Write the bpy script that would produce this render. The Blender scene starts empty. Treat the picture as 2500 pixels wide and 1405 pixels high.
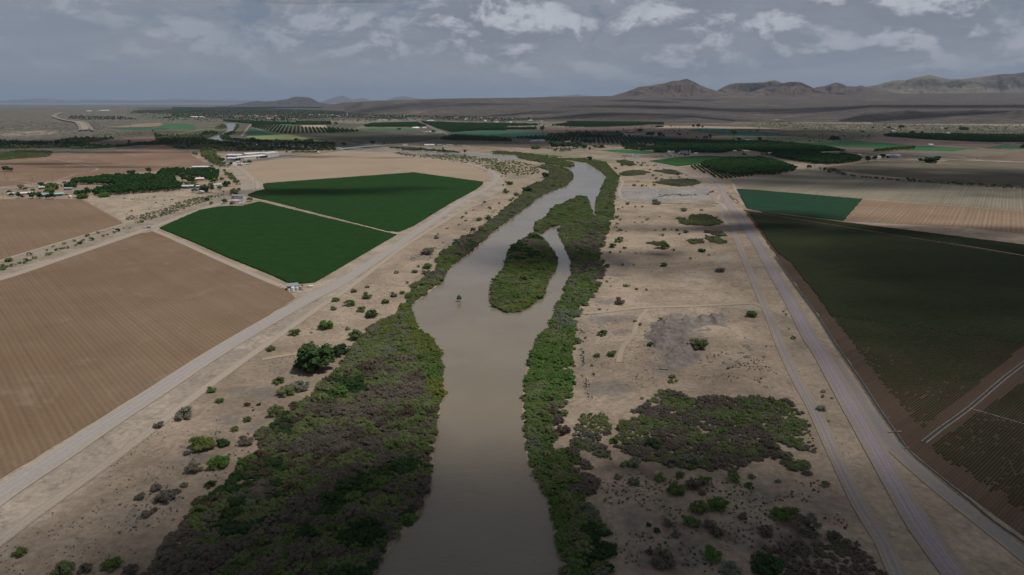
import bpy, bmesh, math, random
import numpy as np
from mathutils import Vector, Matrix
from mathutils.geometry import tessellate_polygon

random.seed(7); rng = np.random.default_rng(7)
SC = bpy.context.scene; COL = SC.collection
R = math.radians

# ------------------------------------------------------------------ camera
H = 120.0; F = 1667.0; HOR = 251.0
PITCH = math.atan((702.5-HOR)/F)
cam = bpy.data.cameras.new('camera'); co = bpy.data.objects.new('camera', cam); COL.objects.link(co)
cam.sensor_width = 36; cam.lens = 36*F/2500; cam.clip_start = 1; cam.clip_end = 200000
co.location = (0, 0, H); co.rotation_euler = (math.pi/2-PITCH, 0, 0); SC.camera = co

# ------------------------------------------------------------------ light
SUN_EL, SUN_AZ = R(66), R(100)       # azimuth clockwise from +y (view direction)
SV = Vector((math.sin(SUN_AZ)*math.cos(SUN_EL), math.cos(SUN_AZ)*math.cos(SUN_EL), math.sin(SUN_EL)))
sl = bpy.data.lights.new('sun', 'SUN'); sl.energy = 3.35; sl.angle = R(0.5); sl.color = (1, .955, .9)
so = bpy.data.objects.new('sun', sl); COL.objects.link(so)
so.rotation_euler = SV.to_track_quat('Z', 'Y').to_euler()
vs = SC.view_settings; vs.view_transform = 'Standard'; vs.look = 'None'; vs.gamma = 1; vs.use_curve_mapping = False
vs.exposure = -0.2

def N(nt, t, **k):
    n = nt.nodes.new(t)
    for a, b in k.items():
        if a.startswith('i_'):
            n.inputs[int(a[2:])].default_value = b
        else: setattr(n, a, b)
    return n
def mth(nt, op, a, b=None, c=None, clamp=False):
    n = nt.nodes.new('ShaderNodeMath'); n.operation = op; n.use_clamp = clamp
    for i, v in enumerate((a, b, c)):
        if v is None: continue
        if isinstance(v, (int, float)): n.inputs[i].default_value = v
        else: nt.links.new(v, n.inputs[i])
    return n.outputs[0]
def mixc(nt, f, a, b, bt='MIX'):
    n = nt.nodes.new('ShaderNodeMix'); n.data_type = 'RGBA'; n.blend_type = bt; n.clamp_factor = True
    for i, v in ((0, f), (6, a), (7, b)):
        if isinstance(v, (int, float)): n.inputs[i].default_value = v
        elif isinstance(v, (tuple, list)): n.inputs[i].default_value = tuple(v)[:3]+(1,)
        else: nt.links.new(v, n.inputs[i])
    return n.outputs[2]
def noise(nt, vec, scale, detail=4, rough=.55, dist=0.0, dim='3D'):
    n = nt.nodes.new('ShaderNodeTexNoise'); n.noise_dimensions = dim
    n.inputs['Scale'].default_value = scale; n.inputs['Detail'].default_value = detail
    n.inputs['Roughness'].default_value = rough; n.inputs['Distortion'].default_value = dist
    if vec is not None: nt.links.new(vec, n.inputs['Vector'])
    return n.outputs[0]
def ramp(nt, f, a, b, lo=0.0, hi=1.0):
    n = nt.nodes.new('ShaderNodeMapRange'); n.clamp = True; n.interpolation_type = 'SMOOTHSTEP'
    nt.links.new(f, n.inputs[0]); n.inputs[1].default_value = a; n.inputs[2].default_value = b
    n.inputs[3].default_value = lo; n.inputs[4].default_value = hi
    return n.outputs[0]

# ------------------------------------------------------------------ sky
W = bpy.data.worlds.new('World'); SC.world = W; W.use_nodes = True
nt = W.node_tree; nt.nodes.clear(); L = nt.links
out = N(nt, 'ShaderNodeOutputWorld'); bg = N(nt, 'ShaderNodeBackground'); bg.inputs[1].default_value = 1.0
sky = N(nt, 'ShaderNodeTexSky', sky_type='NISHITA', sun_disc=False, sun_elevation=SUN_EL, sun_rotation=SUN_AZ, dust_density=2.0)
skc = mixc(nt, 1.0, sky.outputs[0], (.055, .055, .055), 'MULTIPLY')
tc = N(nt, 'ShaderNodeTexCoord'); sx = N(nt, 'ShaderNodeSeparateXYZ'); L.new(tc.outputs['Generated'], sx.inputs[0])
az = mth(nt, 'ARCTAN2', sx.outputs[0], sx.outputs[1])
el = mth(nt, 'ARCSINE', sx.outputs[2])
eh = mth(nt, 'POWER', mth(nt, 'MAXIMUM', el, 0.0001), .8)      # cloud layers pile up towards the horizon
def cvec(ox, oy, sxx=1.0, syy=1.3):
    c = N(nt, 'ShaderNodeCombineXYZ')
    L.new(mth(nt, 'ADD', mth(nt, 'MULTIPLY', az, sxx), ox), c.inputs[0])
    L.new(mth(nt, 'ADD', mth(nt, 'MULTIPLY', eh, syy), oy), c.inputs[1])
    return c.outputs[0]
n1 = noise(nt, cvec(3.1, 1.7), 8.5, 12, .60, .25)
n2 = noise(nt, cvec(3.105, 1.727), 8.5, 12, .60, .25)
fine = noise(nt, cvec(5.3, 2.2, 1.0, 2.6), 26, 8, .62, .3)
big = noise(nt, cvec(.2, 7.0, 1.0, 1.3), 3.0, 3, .5)
wsp = noise(nt, cvec(8.2, 4.0, 1.0, 4.0), 4.0, 7, .58, .5)
side = ramp(nt, az, -.55, .15, .35, 1.0)                       # a grey veil of rain hangs over the left half
elf = ramp(nt, el, .015, .12)
base = mixc(nt, ramp(nt, wsp, .3, .72), (.250, .292, .365), (.325, .352, .412))
base = mixc(nt, mth(nt, 'MULTIPLY', ramp(nt, fine, .52, .70), .28), base, (.40, .425, .49))
cover = ramp(nt, mth(nt, 'ADD', n1, mth(nt, 'MULTIPLY', big, .5)), .52, .95)
rim = mth(nt, 'MULTIPLY', mth(nt, 'SUBTRACT', n1, n2), 5.5)
lit = ramp(nt, mth(nt, 'ADD', rim, mth(nt, 'ADD', mth(nt, 'MULTIPLY', n1, .9), mth(nt, 'MULTIPLY', fine, .25))), .45, 1.15)
cl = mixc(nt, lit, (.235, .255, .315), (.60, .63, .69))
blue = mixc(nt, .5, skc, (.16, .225, .35))
gap = mth(nt, 'MULTIPLY', mth(nt, 'MULTIPLY', ramp(nt, n1, .42, .34), elf), .6)
col = mixc(nt, gap, base, blue)
col = mixc(nt, mth(nt, 'MULTIPLY', mth(nt, 'MULTIPLY', cover, side), mth(nt, 'ADD', mth(nt, 'MULTIPLY', elf, .75), .15)), col, cl)
hz = ramp(nt, el, -.01, .05)
col = mixc(nt, hz, (.255, .298, .385), col)
col = mixc(nt, mth(nt, 'MULTIPLY', ramp(nt, el, .16, .7), .55), col, (.082, .082, .092))   # seen from below the clouds show their dark undersides
L.new(col, bg.inputs[0]); L.new(bg.outputs[0], out.inputs[0])

# ------------------------------------------------------------------ helpers: picture position -> place on the ground
cp, sp = math.cos(PITCH), math.sin(PITCH)
def G(x, y, z=0.0):
    rx, ry, rz = (x-1250), F*cp+(702.5-y)*sp, -F*sp+(702.5-y)*cp
    t = (z-H)/rz
    return (rx*t, ry*t)
def dist(y): return G(1250, y)[1]
def Z(t, pts):
    x0, y0, s = t
    return [(x0+a/s, y0+b/s) for a, b in pts]
Z1=(0,200,3.903); Z2=(600,200,3.903); Z3=(1200,200,3.903); Z4=(1860,200,3.903); Z5=(1860,480,3.903)
Z6=(1860,840,2.4875); Z7=(1300,700,3.513); Z8=(1300,1000,3.125); Z9=(300,700,3.1225); Z10=(0,950,3.0875); Z11=(950,360,3.194)
ZA=(0,360,7.806); ZB=(300,360,7.806); ZC=(640,660,15.61); ZD=(500,340,7.806)
A1=(0,240,5.952); A2=(400,240,5.952); A3=(800,240,5.952); A4=(1200,240,5.952); A5=(1600,240,5.556); A6=(2050,240,5.556); A8=(1480,360,6.944)
B1=(0,540,5.952); B2=(1460,480,4.39); B3=(340,1100,3.289); B4=(900,900,2.782); C8=(1500,360,9.615)
PX=(0,0,1)
def W2(pts): return np.array([G(x, y) for x, y in pts])

def inpoly(P, poly):
    x, y = P[:, 0], P[:, 1]; c = np.zeros(len(P), bool); n = len(poly)
    for i in range(n):
        x1, y1 = poly[i]; x2, y2 = poly[(i+1) % n]
        if y1 == y2: continue
        c ^= ((y1 > y) != (y2 > y)) & (x < (x2-x1)*(y-y1)/(y2-y1)+x1)
    return c
def edged(P, poly):
    d = np.full(len(P), 1e9); n = len(poly)
    for i in range(n):
        a = poly[i]; b = poly[(i+1) % n]; ab = b-a
        t = np.clip(((P-a)@ab)/(ab@ab+1e-9), 0, 1)
        d = np.minimum(d, np.hypot(*(P-(a+t[:, None]*ab)).T))
    return d
_T = rng.random((256, 256))
def vn(x, y):
    xi = np.floor(x).astype(int); yi = np.floor(y).astype(int); fx = x-xi; fy = y-yi
    fx = fx*fx*(3-2*fx); fy = fy*fy*(3-2*fy)
    a = _T[xi & 255, yi & 255]; b = _T[(xi+1) & 255, yi & 255]; c = _T[xi & 255, (yi+1) & 255]; d = _T[(xi+1) & 255, (yi+1) & 255]
    return (a*(1-fx)+b*fx)*(1-fy)+(c*(1-fx)+d*fx)*fy
def fbm(x, y, o=4):
    s = 0; a = .5; t = 0
    for i in range(o):
        s = s+a*vn(x+17.3*i, y+9.1*i); t += a; x = x*2.03; y = y*2.03; a *= .5
    return s/t
def ridged(x, y, o=4):
    s = 0; a = .5; t = 0
    for i in range(o):
        s = s+a*(1-np.abs(2*vn(x+31.7*i, y+3.3*i)-1)); t += a; x = x*2.1; y = y*2.1; a *= .5
    return s/t

# ------------------------------------------------------------------ materials
MATS = {}
def newmat(name):
    m = bpy.data.materials.new(name); m.use_nodes = True; t = m.node_tree
    p = t.nodes['Principled BSDF']; p.inputs['Roughness'].default_value = .9
    p.inputs['Specular IOR Level'].default_value = .15
    return m, t, p
def plain(name, c, rough=.8, metal=0, spec=.3, var=.12, scale=1.5):
    if name in MATS: return MATS[name]
    m, t, p = newmat(name)
    g = N(t, 'ShaderNodeNewGeometry')
    n = noise(t, g.outputs['Position'], scale, 5)
    a = tuple(v*(1-var) for v in c); b = tuple(min(1, v*(1+var)) for v in c)
    t.links.new(mixc(t, ramp(t, n, .3, .7), a, b), p.inputs['Base Color'])
    p.inputs['Roughness'].default_value = rough; p.inputs['Metallic'].default_value = metal; p.inputs['Specular IOR Level'].default_value = spec
    MATS[name] = m; return m
def soilmat(name, c1, c2, d=None, spacing=2.0, amp=.35, patch=.012, c3=None, fine=1.2, streak=0.0, blur=None):
    """bare or tilled ground: low-frequency patches, fine grain and furrow lines along direction d"""
    m, t, p = newmat(name)
    g = N(t, 'ShaderNodeNewGeometry'); P = g.outputs['Position']
    col = mixc(t, ramp(t, noise(t, P, patch, 5, .6), .32, .68), c1, c2)
    if c3: col = mixc(t, ramp(t, noise(t, P, patch*3.3, 5, .65, 1.), .55, .72), col, c3)
    gr = ramp(t, noise(t, P, fine, 3, .7), .25, .75, .86, 1.14)
    col = mixc(t, 1.0, col, gr, 'MULTIPLY')
    if d is not None:
        dv = Vector((d[0], d[1])).normalized(); pv = (-dv.y, dv.x, 0)
        def dot(v):
            n = t.nodes.new('ShaderNodeVectorMath'); n.operation = 'DOT_PRODUCT'; t.links.new(P, n.inputs[0]); n.inputs[1].default_value = v
            return n.outputs['Value']
        u = dot(pv); w = dot((dv.x, dv.y, 0))
        c = N(t, 'ShaderNodeCombineXYZ'); t.links.new(mth(t, 'MULTIPLY', u, .35), c.inputs[0]); t.links.new(mth(t, 'MULTIPLY', w, .004), c.inputs[1])
        sn = noise(t, c.outputs[0], .9, 5, .7)
        col = mixc(t, 1.0, col, ramp(t, sn, .25, .75, 1-amp*.7-streak, 1+amp*.6+streak), 'MULTIPLY')
        s = mth(t, 'SINE', mth(t, 'ADD', mth(t, 'MULTIPLY', u, 2*math.pi/spacing), mth(t, 'MULTIPLY', noise(t, P, .05, 2), 2.)))
        n = ramp(t, s, -1, 1, 1-amp*.5, 1+amp*.5)
        col = mixc(t, 1.0, col, n, 'MULTIPLY')
    t.links.new(col, p.inputs['Base Color'])
    b = N(t, 'ShaderNodeBump'); b.inputs['Strength'].default_value = .5; b.inputs['Distance'].default_value = .4
    t.links.new(noise(t, P, .8, 6, .7), b.inputs['Height']); t.links.new(b.outputs[0], p.inputs['Normal'])
    return m
def leafmat(name, c1, c2, c3=None, sc=.22):
    m, t, p = newmat(name)
    g = N(t, 'ShaderNodeNewGeometry'); P = g.outputs['Position']; oi = N(t, 'ShaderNodeObjectInfo')
    f = mth(t, 'ADD', mth(t, 'MULTIPLY', noise(t, P, sc, 3, .6), .75), mth(t, 'MULTIPLY', oi.outputs['Random'], .3))
    col = mixc(t, ramp(t, f, .3, .72), c1, c2)
    if c3: col = mixc(t, ramp(t, noise(t, P, sc*.35, 3, .6), .56, .7), col, c3)
    col = mixc(t, 1.0, col, ramp(t, noise(t, P, 2.5, 3, .7), .3, .7, .75, 1.3), 'MULTIPLY')
    t.links.new(col, p.inputs['Base Color']); p.inputs['Roughness'].default_value = .7; p.inputs['Specular IOR Level'].default_value = .1
    tr = N(t, 'ShaderNodeBsdfTranslucent'); t.links.new(col, tr.inputs[0]); mx = N(t, 'ShaderNodeMixShader'); mx.inputs[0].default_value = .35
    t.links.new(p.outputs[0], mx.inputs[1]); t.links.new(tr.outputs[0], mx.inputs[2])
    t.links.new(mx.outputs[0], t.nodes['Material Output'].inputs[0])
    return m

# ------------------------------------------------------------------ object helpers
def tag(o, label=None, cat=None, group=None, kind=None):
    if label: o['label'] = label
    if cat: o['category'] = cat
    if group: o['group'] = group
    if kind: o['kind'] = kind
    return o
def link(o, parent=None):
    COL.objects.link(o)
    if parent is not None: o.parent = parent
    return o
def meshobj(name, v, f, mats, parent=None, mi=None, smooth=False):
    me = bpy.data.meshes.new(name); me.from_pydata([tuple(map(float, a)) for a in v], [], f)
    for m in (mats if isinstance(mats, (list, tuple)) else [mats]): me.materials.append(m)
    if mi is not None: me.polygons.foreach_set('material_index', mi)
    if smooth: me.polygons.foreach_set('use_smooth', [True]*len(me.polygons))
    me.update()
    return link(bpy.data.objects.new(name, me), parent)
def npmesh(name, v, faces, mats, parent=None, smooth=False):
    """faces: (n,3) or (n,4) int array"""
    me = bpy.data.meshes.new(name); v = np.asarray(v, np.float32); faces = np.asarray(faces, np.int32); k = faces.shape[1]
    me.vertices.add(len(v)); me.vertices.foreach_set('co', v.ravel())
    me.loops.add(faces.size); me.loops.foreach_set('vertex_index', faces.ravel())
    me.polygons.add(len(faces)); me.polygons.foreach_set('loop_start', np.arange(len(faces), dtype=np.int32)*k)
    me.polygons.foreach_set('loop_total', np.full(len(faces), k, np.int32))
    if smooth: me.polygons.foreach_set('use_smooth', np.ones(len(faces), bool))
    me.update(calc_edges=True)
    for m in (mats if isinstance(mats, (list, tuple)) else [mats]): me.materials.append(m)
    o = bpy.data.objects.new(name, me)
    if parent is not False: link(o, parent)
    return o
def empty(name, loc, rz=0, label=None, cat=None, group=None):
    o = link(bpy.data.objects.new(name, None)); o.location = loc; o.rotation_euler[2] = rz; o.empty_display_size = .5
    return tag(o, label, cat, group)
class MB:
    def __init__(s): s.v = []; s.f = []; s.m = []
    def box(s, x0, x1, y0, y1, z0, z1, mi=0):
        b = len(s.v); s.v += [(x0,y0,z0),(x1,y0,z0),(x1,y1,z0),(x0,y1,z0),(x0,y0,z1),(x1,y0,z1),(x1,y1,z1),(x0,y1,z1)]
        s.f += [(b,b+3,b+2,b+1),(b+4,b+5,b+6,b+7),(b,b+1,b+5,b+4),(b+1,b+2,b+6,b+5),(b+2,b+3,b+7,b+6),(b+3,b,b+4,b+7)]; s.m += [mi]*6; return s
    def tube(s, p, q, r0, r1=None, n=8, mi=0, caps=True):
        p = Vector(p); q = Vector(q); r1 = r0 if r1 is None else r1; d = (q-p).normalized()
        a = d.orthogonal().normalized(); c = d.cross(a); b = len(s.v)
        for (o, r) in ((p, r0), (q, r1)):
            for i in range(n):
                t = 2*math.pi*i/n; s.v.append(tuple(o+(a*math.cos(t)+c*math.sin(t))*r))
        for i in range(n):
            j = (i+1) % n; s.f.append((b+i, b+j, b+n+j, b+n+i)); s.m.append(mi)
        if caps: s.f += [tuple(b+i for i in reversed(range(n))), tuple(b+n+i for i in range(n))]; s.m += [mi, mi]
        return s
    def lathe(s, prof, n=16, mi=0, c=(0,0,0)):
        b = len(s.v)
        for r, z in prof:
            for i in range(n):
                t = 2*math.pi*i/n; s.v.append((c[0]+r*math.cos(t), c[1]+r*math.sin(t), c[2]+z))
        for k in range(len(prof)-1):
            for i in range(n):
                j = (i+1) % n; s.f.append((b+k*n+i, b+k*n+j, b+k*n+n+j, b+k*n+n+i)); s.m.append(mi)
        s.f.append(tuple(b+(len(prof)-1)*n+i for i in range(n))); s.m.append(mi); return s
    def poly(s, pts, mi=0):
        b = len(s.v); s.v += [tuple(p) for p in pts]; s.f.append(tuple(range(b, b+len(pts)))); s.m.append(mi); return s
    def build(s, name, mats, parent=None, smooth=False):
        return meshobj(name, s.v, s.f, mats, parent, s.m, smooth)

def smoothline(P, step):
    P = [np.array(p, float) for p in P]; out = []
    Q = [2*P[0]-P[1]]+P+[2*P[-1]-P[-2]]
    for i in range(1, len(Q)-2):
        p0, p1, p2, p3 = Q[i-1:i+3]; L_ = np.hypot(*(p2-p1)[:2]); n = max(1, int(L_/step))
        for k in range(n):
            t = k/n; out.append(.5*((2*p1)+(-p0+p2)*t+(2*p0-5*p1+4*p2-p3)*t*t+(-p0+3*p1-3*p2+p3)*t**3))
    out.append(P[-1]); return np.array(out)
def sheet(name, poly, z, mat, jag=0.0, step=None):
    """flat polygon given in world xy"""
    P = np.array(poly)
    if jag:
        out = []
        for i in range(len(P)):
            a, b = P[i], P[(i+1) % len(P)]; n = max(1, int(np.hypot(*(b-a))/(step or 6))); nn = np.array([-(b-a)[1], (b-a)[0]])/max(1e-6, np.hypot(*(b-a)))
            for k in range(n):
                q = a+(b-a)*k/n; out.append(q+nn*(rng.random()-.5)*2*jag*(k > 0))
        P = np.array(out)
    v = [(a, b, z) for a, b in P]; tri = tessellate_polygon([[Vector(q) for q in v]])
    fs = []
    for t in tri:
        a, b, c = (Vector(v[i]) for i in t); fs.append(tuple(t) if (b-a).cross(c-a).z > 0 else tuple(reversed(t)))
    return meshobj(name, v, fs, mat)
def struct(o, label, cat=None):
    o['kind'] = 'structure'; o['label'] = label; return o

# ------------------------------------------------------------------ ground with painted soil types
SAND=(.335,.262,.190); PALE=(.350,.298,.242); GREY=(.195,.170,.150); LIT=(.115,.095,.078); DES=(.235,.198,.165); DUN=(.29,.225,.165)
OLIVE=(.15,.145,.095); FARM=(.135,.122,.088)
paints = []   # (poly world, colour, feather m, strength, noise scale m)
def paint(t, pts, c, feather=3, st=1.0, nz=8): paints.append((W2(Z(t, pts)), c, feather, st, nz))
# broad zones first
paint(PX, [(-900,345),(3400,345),(3400,262),(-900,262)], FARM, 60, .9, 80)
paint(PX, [(-1200,262),(-1200,350),(0,345),(230,328),(430,318),(640,292),(560,275),(420,268),(300,262)], DES, 60, .95, 60)
paint(PX, [(1780,284),(2700,288),(2700,316),(2100,318),(1700,302)], (.27,.235,.18), 60, .9, 60)
paint(PX, [(1760,285),(2060,287),(2140,296),(2700,306),(2700,312),(2100,303),(1760,295)], (.46,.39,.30), 40, .9, 60)
paint(PX, [(0,322),(140,318),(145,326),(60,334),(0,332)], (.42,.35,.27), 12, .9, 20)
paint(PX, [(800,293),(1080,295),(1060,299),(870,303),(800,300)], (.40,.34,.26), 20, .9, 40)
paint(PX, [(880,308),(990,311),(1000,314),(860,316)], (.40,.34,.26), 15, .9, 40)
paint(PX, [(1240,296),(1600,303),(1420,312),(1230,312)], (.33,.28,.22), 15, .9, 40)
paint(PX, [(1080,296),(1240,301),(1240,305),(1090,299)], (.40,.34,.26), 15, .9, 40)
paint(PX, [(500,295),(620,290),(760,300),(700,305),(540,303)], (.22,.23,.13), 30, .8, 40)
paint(PX, [(430,312),(560,305),(600,318),(480,330),(420,330)], (.19,.22,.10), 20, .9, 40)
paint(PX, [(-400,374),(0,372),(60,362),(75,372),(110,388),(30,392),(-400,392)], (.16,.18,.085), 10, .9, 20)
paint(PX, [(-400,345),(0,344),(420,340),(600,338),(900,352),(900,366),(560,366),(420,362),(150,372),(0,372),(-400,376)], (.09,.09,.065), 15, .9, 30)
paint(PX, [(930,380),(1260,388),(1345,420),(1270,470),(1200,500),(1190,430)], (.30,.24,.175), 6, .9, 15)
paint(PX, [(1180,372),(1350,374),(1530,394),(1480,396),(1360,384),(1240,384)], (.20,.20,.12), 8, .9, 15)
# left levee corridor, pale
paint(PX, [(-300,1400),(-300,1300),(0,1172),(363,948),(722,725),(965,577),(1180,452),(1200,440),(1190,415),(1080,388),(830,366),(1000,378),(1150,398),(1230,430),(1235,460),(1160,500),(1040,560),(900,650),(800,740),(600,880),(400,1040),(200,1190),(0,1345),(-200,1480)], PALE, 3, .9, 10)
paint(PX, [(0,672),(370,556),(600,470),(570,430),(540,392),(560,388),(660,440),(640,480),(390,562),(0,684)], PALE, 3, .9, 10)
paint(PX, [(-60,655),(0,642),(300,552),(560,462),(600,478),(300,574),(0,668),(-60,690)], (.285,.24,.19), 3, .9, 6)
paint(PX, [(205,487),(440,462),(500,470),(480,500),(310,545)], (.37,.30,.225), 4, .9, 12)
# right levee strip
paint(PX, [(1200,362),(1550,385),(1700,412),(1790,470),(1850,545),(1960,700),(2100,900),(2260,1130),(2480,1405),(2330,1500),(2060,1500),(2180,1405),(2000,1080),(1900,840),(1850,660),(1780,520),(1720,455),(1600,405),(1450,380)], (.325,.262,.195), 4, .8, 15)
paint(A8, [(150,560),(320,680),(700,690),(1500,680),(1650,620),(1800,700),(1850,850),(1600,900),(240,920),(150,800)], (.285,.265,.25), 5, .95, 6)
paint(B2, [(0,1250),(1700,1170),(1760,1190),(1100,1225),(400,1260),(0,1290)], PALE, 2, .9, 6)
# dark gravel and litter patches
for t, x, y, rx, ry, c, s in [(Z9,930,800,110,28,GREY,.9),(Z9,1190,625,70,30,GREY,.8),(Z9,1060,810,90,40,GREY,.8),(Z9,800,1020,90,40,GREY,.7),
        (Z9,560,1310,150,40,GREY,.9),(Z10,1040,970,150,50,GREY,.8),(Z10,1250,820,80,45,GREY,.8),(Z10,500,1150,200,30,GREY,.4),(Z10,1900,290,60,30,GREY,.8),
        (Z8,1730,640,120,45,GREY,.9),(Z8,1230,1110,140,70,GREY,.9),(Z8,1620,960,110,110,GREY,.8),(Z8,650,640,80,40,GREY,.6),(Z8,2250,720,90,60,GREY,.7),(Z8,770,900,70,90,GREY,.6),
        (Z8,780,450,100,40,GREY,.6),(Z8,1200,600,100,30,LIT,.8),(Z8,1150,880,140,30,LIT,.8),(Z8,1400,960,90,60,LIT,.8),(Z8,1000,1170,120,60,LIT,.8),(Z8,1950,1060,250,120,LIT,.9),
        (Z8,1050,450,500,60,LIT,.7),(Z7,640,880,230,60,GREY,.85),(Z7,740,390,110,25,GREY,.9),(Z7,620,280,180,35,GREY,.9),(Z7,640,125,90,20,GREY,.8),(Z7,1500,280,160,40,GREY,.8),(Z7,440,500,40,220,GREY,.6),
        (Z7,1250,440,260,190,GREY,.75),(Z7,1150,700,160,60,GREY,.7),(B2,250,720,110,40,GREY,.85),(B2,230,840,70,15,GREY,.8),(B2,30,1120,120,25,GREY,.9),(B2,250,1310,200,30,GREY,.9),(B2,320,230,60,8,GREY,.5),
        (B2,890,600,50,15,GREY,.8),(B2,1110,110,60,25,GREY,.8),(B2,1310,795,70,20,GREY,.8),(B2,1070,860,160,60,PALE,.5),(B2,940,950,60,60,PALE,.6),(B2,1380,640,80,50,PALE,.8),
        (Z11,480,740,80,35,GREY,.7),(Z11,250,860,130,30,GREY,.5),(Z11,1000,230,70,18,GREY,.6),(Z3,560,1160,30,10,GREY,.5),
        (Z7,1800,900,160,25,DUN,.8),(Z7,1450,740,200,30,DUN,.8),(B2,850,1020,160,50,DUN,.7),(B2,1380,930,110,140,DUN,.7),(Z9,1100,550,160,40,DUN,.6)]:
    cx, cy = Z(t, [(x, y)])[0]; sc = t[2]
    paints.append((W2([(cx+rx/sc*math.cos(a), cy+ry/sc*math.sin(a)) for a in np.linspace(0, 6.283, 17)[:-1]]), c, 4 if cy > 600 else 8, s, 3.5))
az_ = np.concatenate([np.linspace(-82, -40, 30)[:-1], np.arange(-40, 40.01, .2), np.linspace(40, 82, 30)[1:]])
rr = [55.0]
while rr[-1] < 52000: rr.append(rr[-1]*(1.0115 if rr[-1] < 3000 else 1.02))
rr = np.array(rr); AZ, RR = np.meshgrid(np.radians(az_), rr)
GX = RR*np.sin(AZ); GY = RR*np.cos(AZ)
P = np.stack([GX.ravel(), GY.ravel()], 1); c = np.tile(np.array(SAND), (len(P), 1))
rad = np.hypot(P[:, 0], P[:, 1])
# the shade of soil wanders slowly
w = fbm(P[:, 0]/60, P[:, 1]/60, 4)[:, None]; c = c*(1-.22*np.clip((w-.45)*4, 0, 1))+np.array([.0, .0, .004])
fd = np.clip((rad-9000)/9000, 0, 1)[:, None]; c = c*(1-fd)+np.array(DES)*.95*fd
for poly, colr, fe, st, nz in paints:
    lo = poly.min(0)-fe*3; hi = poly.max(0)+fe*3
    m = np.where((P[:, 0] > lo[0]) & (P[:, 0] < hi[0]) & (P[:, 1] > lo[1]) & (P[:, 1] < hi[1]))[0]
    if not len(m): continue
    q = P[m]; d = edged(q, poly); d = np.where(inpoly(q, poly), d, -d)
    d = d+(fbm(q[:, 0]/nz, q[:, 1]/nz, 3)-.5)*fe*3.0
    wgt = np.clip(d/fe*.5+.5, 0, 1)[:, None]*st
    c[m] = c[m]*(1-wgt)+np.array(colr)*wgt
# relief: flat valley floor, low dunes in the left desert
lf = np.clip((-P[:, 0]-P[:, 1]*.63)/1500, 0, 1)*np.clip((P[:, 1]-2100)/900, 0, 1)
zz = lf*(fbm(P[:, 0]/260, P[:, 1]/260, 4)-.35)*26
zz = np.maximum(zz, 0)-.02
v = np.column_stack([P, zz]); nr, na = GX.shape
idx = np.arange(nr*na).reshape(nr, na)
fc = np.stack([idx[:-1, :-1].ravel(), idx[:-1, 1:].ravel(), idx[1:, 1:].ravel(), idx[1:, :-1].ravel()], 1)[:, ::-1]
m, t, p = newmat('ground soil')
at = N(t, 'ShaderNodeVertexColor', layer_name='soil'); g = N(t, 'ShaderNodeNewGeometry'); Pn = g.outputs['Position']
def groundcol(t, base, Pn):
    col = mixc(t, 1.0, base, ramp(t, noise(t, Pn, .45, 5, .7), .3, .7, .80, 1.18), 'MULTIPLY')
    col = mixc(t, 1.0, col, ramp(t, noise(t, Pn, .035, 6, .68, .8), .35, .65, .80, 1.12), 'MULTIPLY')
    col = mixc(t, mth(t, 'MULTIPLY', ramp(t, noise(t, Pn, .16, 6, .72, .6), .53, .66), .55), col, (.155, .125, .085))     # dry grass and litter
    col = mixc(t, mth(t, 'MULTIPLY', ramp(t, noise(t, Pn, .9, 3, .6), .61, .68), .6), col, (.10, .085, .06))
    # scrub of the far desert, too small to tell apart
    cd = N(t, 'ShaderNodeVectorMath', operation='LENGTH'); t.links.new(Pn, cd.inputs[0])
    far = ramp(t, cd.outputs['Value'], 1500, 2600)
    sc = ramp(t, noise(t, Pn, .022, 8, .78), .47, .55)
    col = mixc(t, mth(t, 'MULTIPLY', mth(t, 'MULTIPLY', sc, far), .85), col, (.062, .064, .045))
    col = mixc(t, mth(t, 'MULTIPLY', mth(t, 'MULTIPLY', ramp(t, noise(t, Pn, .034, 2, .5, .4), .50, .58), far), .8), col, (.058, .060, .042))
    col = mixc(t, mth(t, 'MULTIPLY', mth(t, 'MULTIPLY', ramp(t, noise(t, Pn, .0028, 6, .7, .5), .45, .62), far), .45), col, (.09, .085, .062))
    return col
t.links.new(groundcol(t, at.outputs[0], Pn), p.inputs['Base Color'])
b = N(t, 'ShaderNodeBump'); b.inputs['Strength'].default_value = .6; b.inputs['Distance'].default_value = .5
t.links.new(noise(t, Pn, .7, 7, .7), b.inputs['Height']); t.links.new(b.outputs[0], p.inputs['Normal'])
ground = npmesh('ground', v, fc, m, None, True)
ca = ground.data.color_attributes.new('soil', 'FLOAT_COLOR', 'POINT')
ca.data.foreach_set('color', np.column_stack([c, np.ones(len(c))]).astype(np.float32).ravel())
struct(ground, 'sandy valley floor with patches of dark gravel and dry grass')

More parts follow.
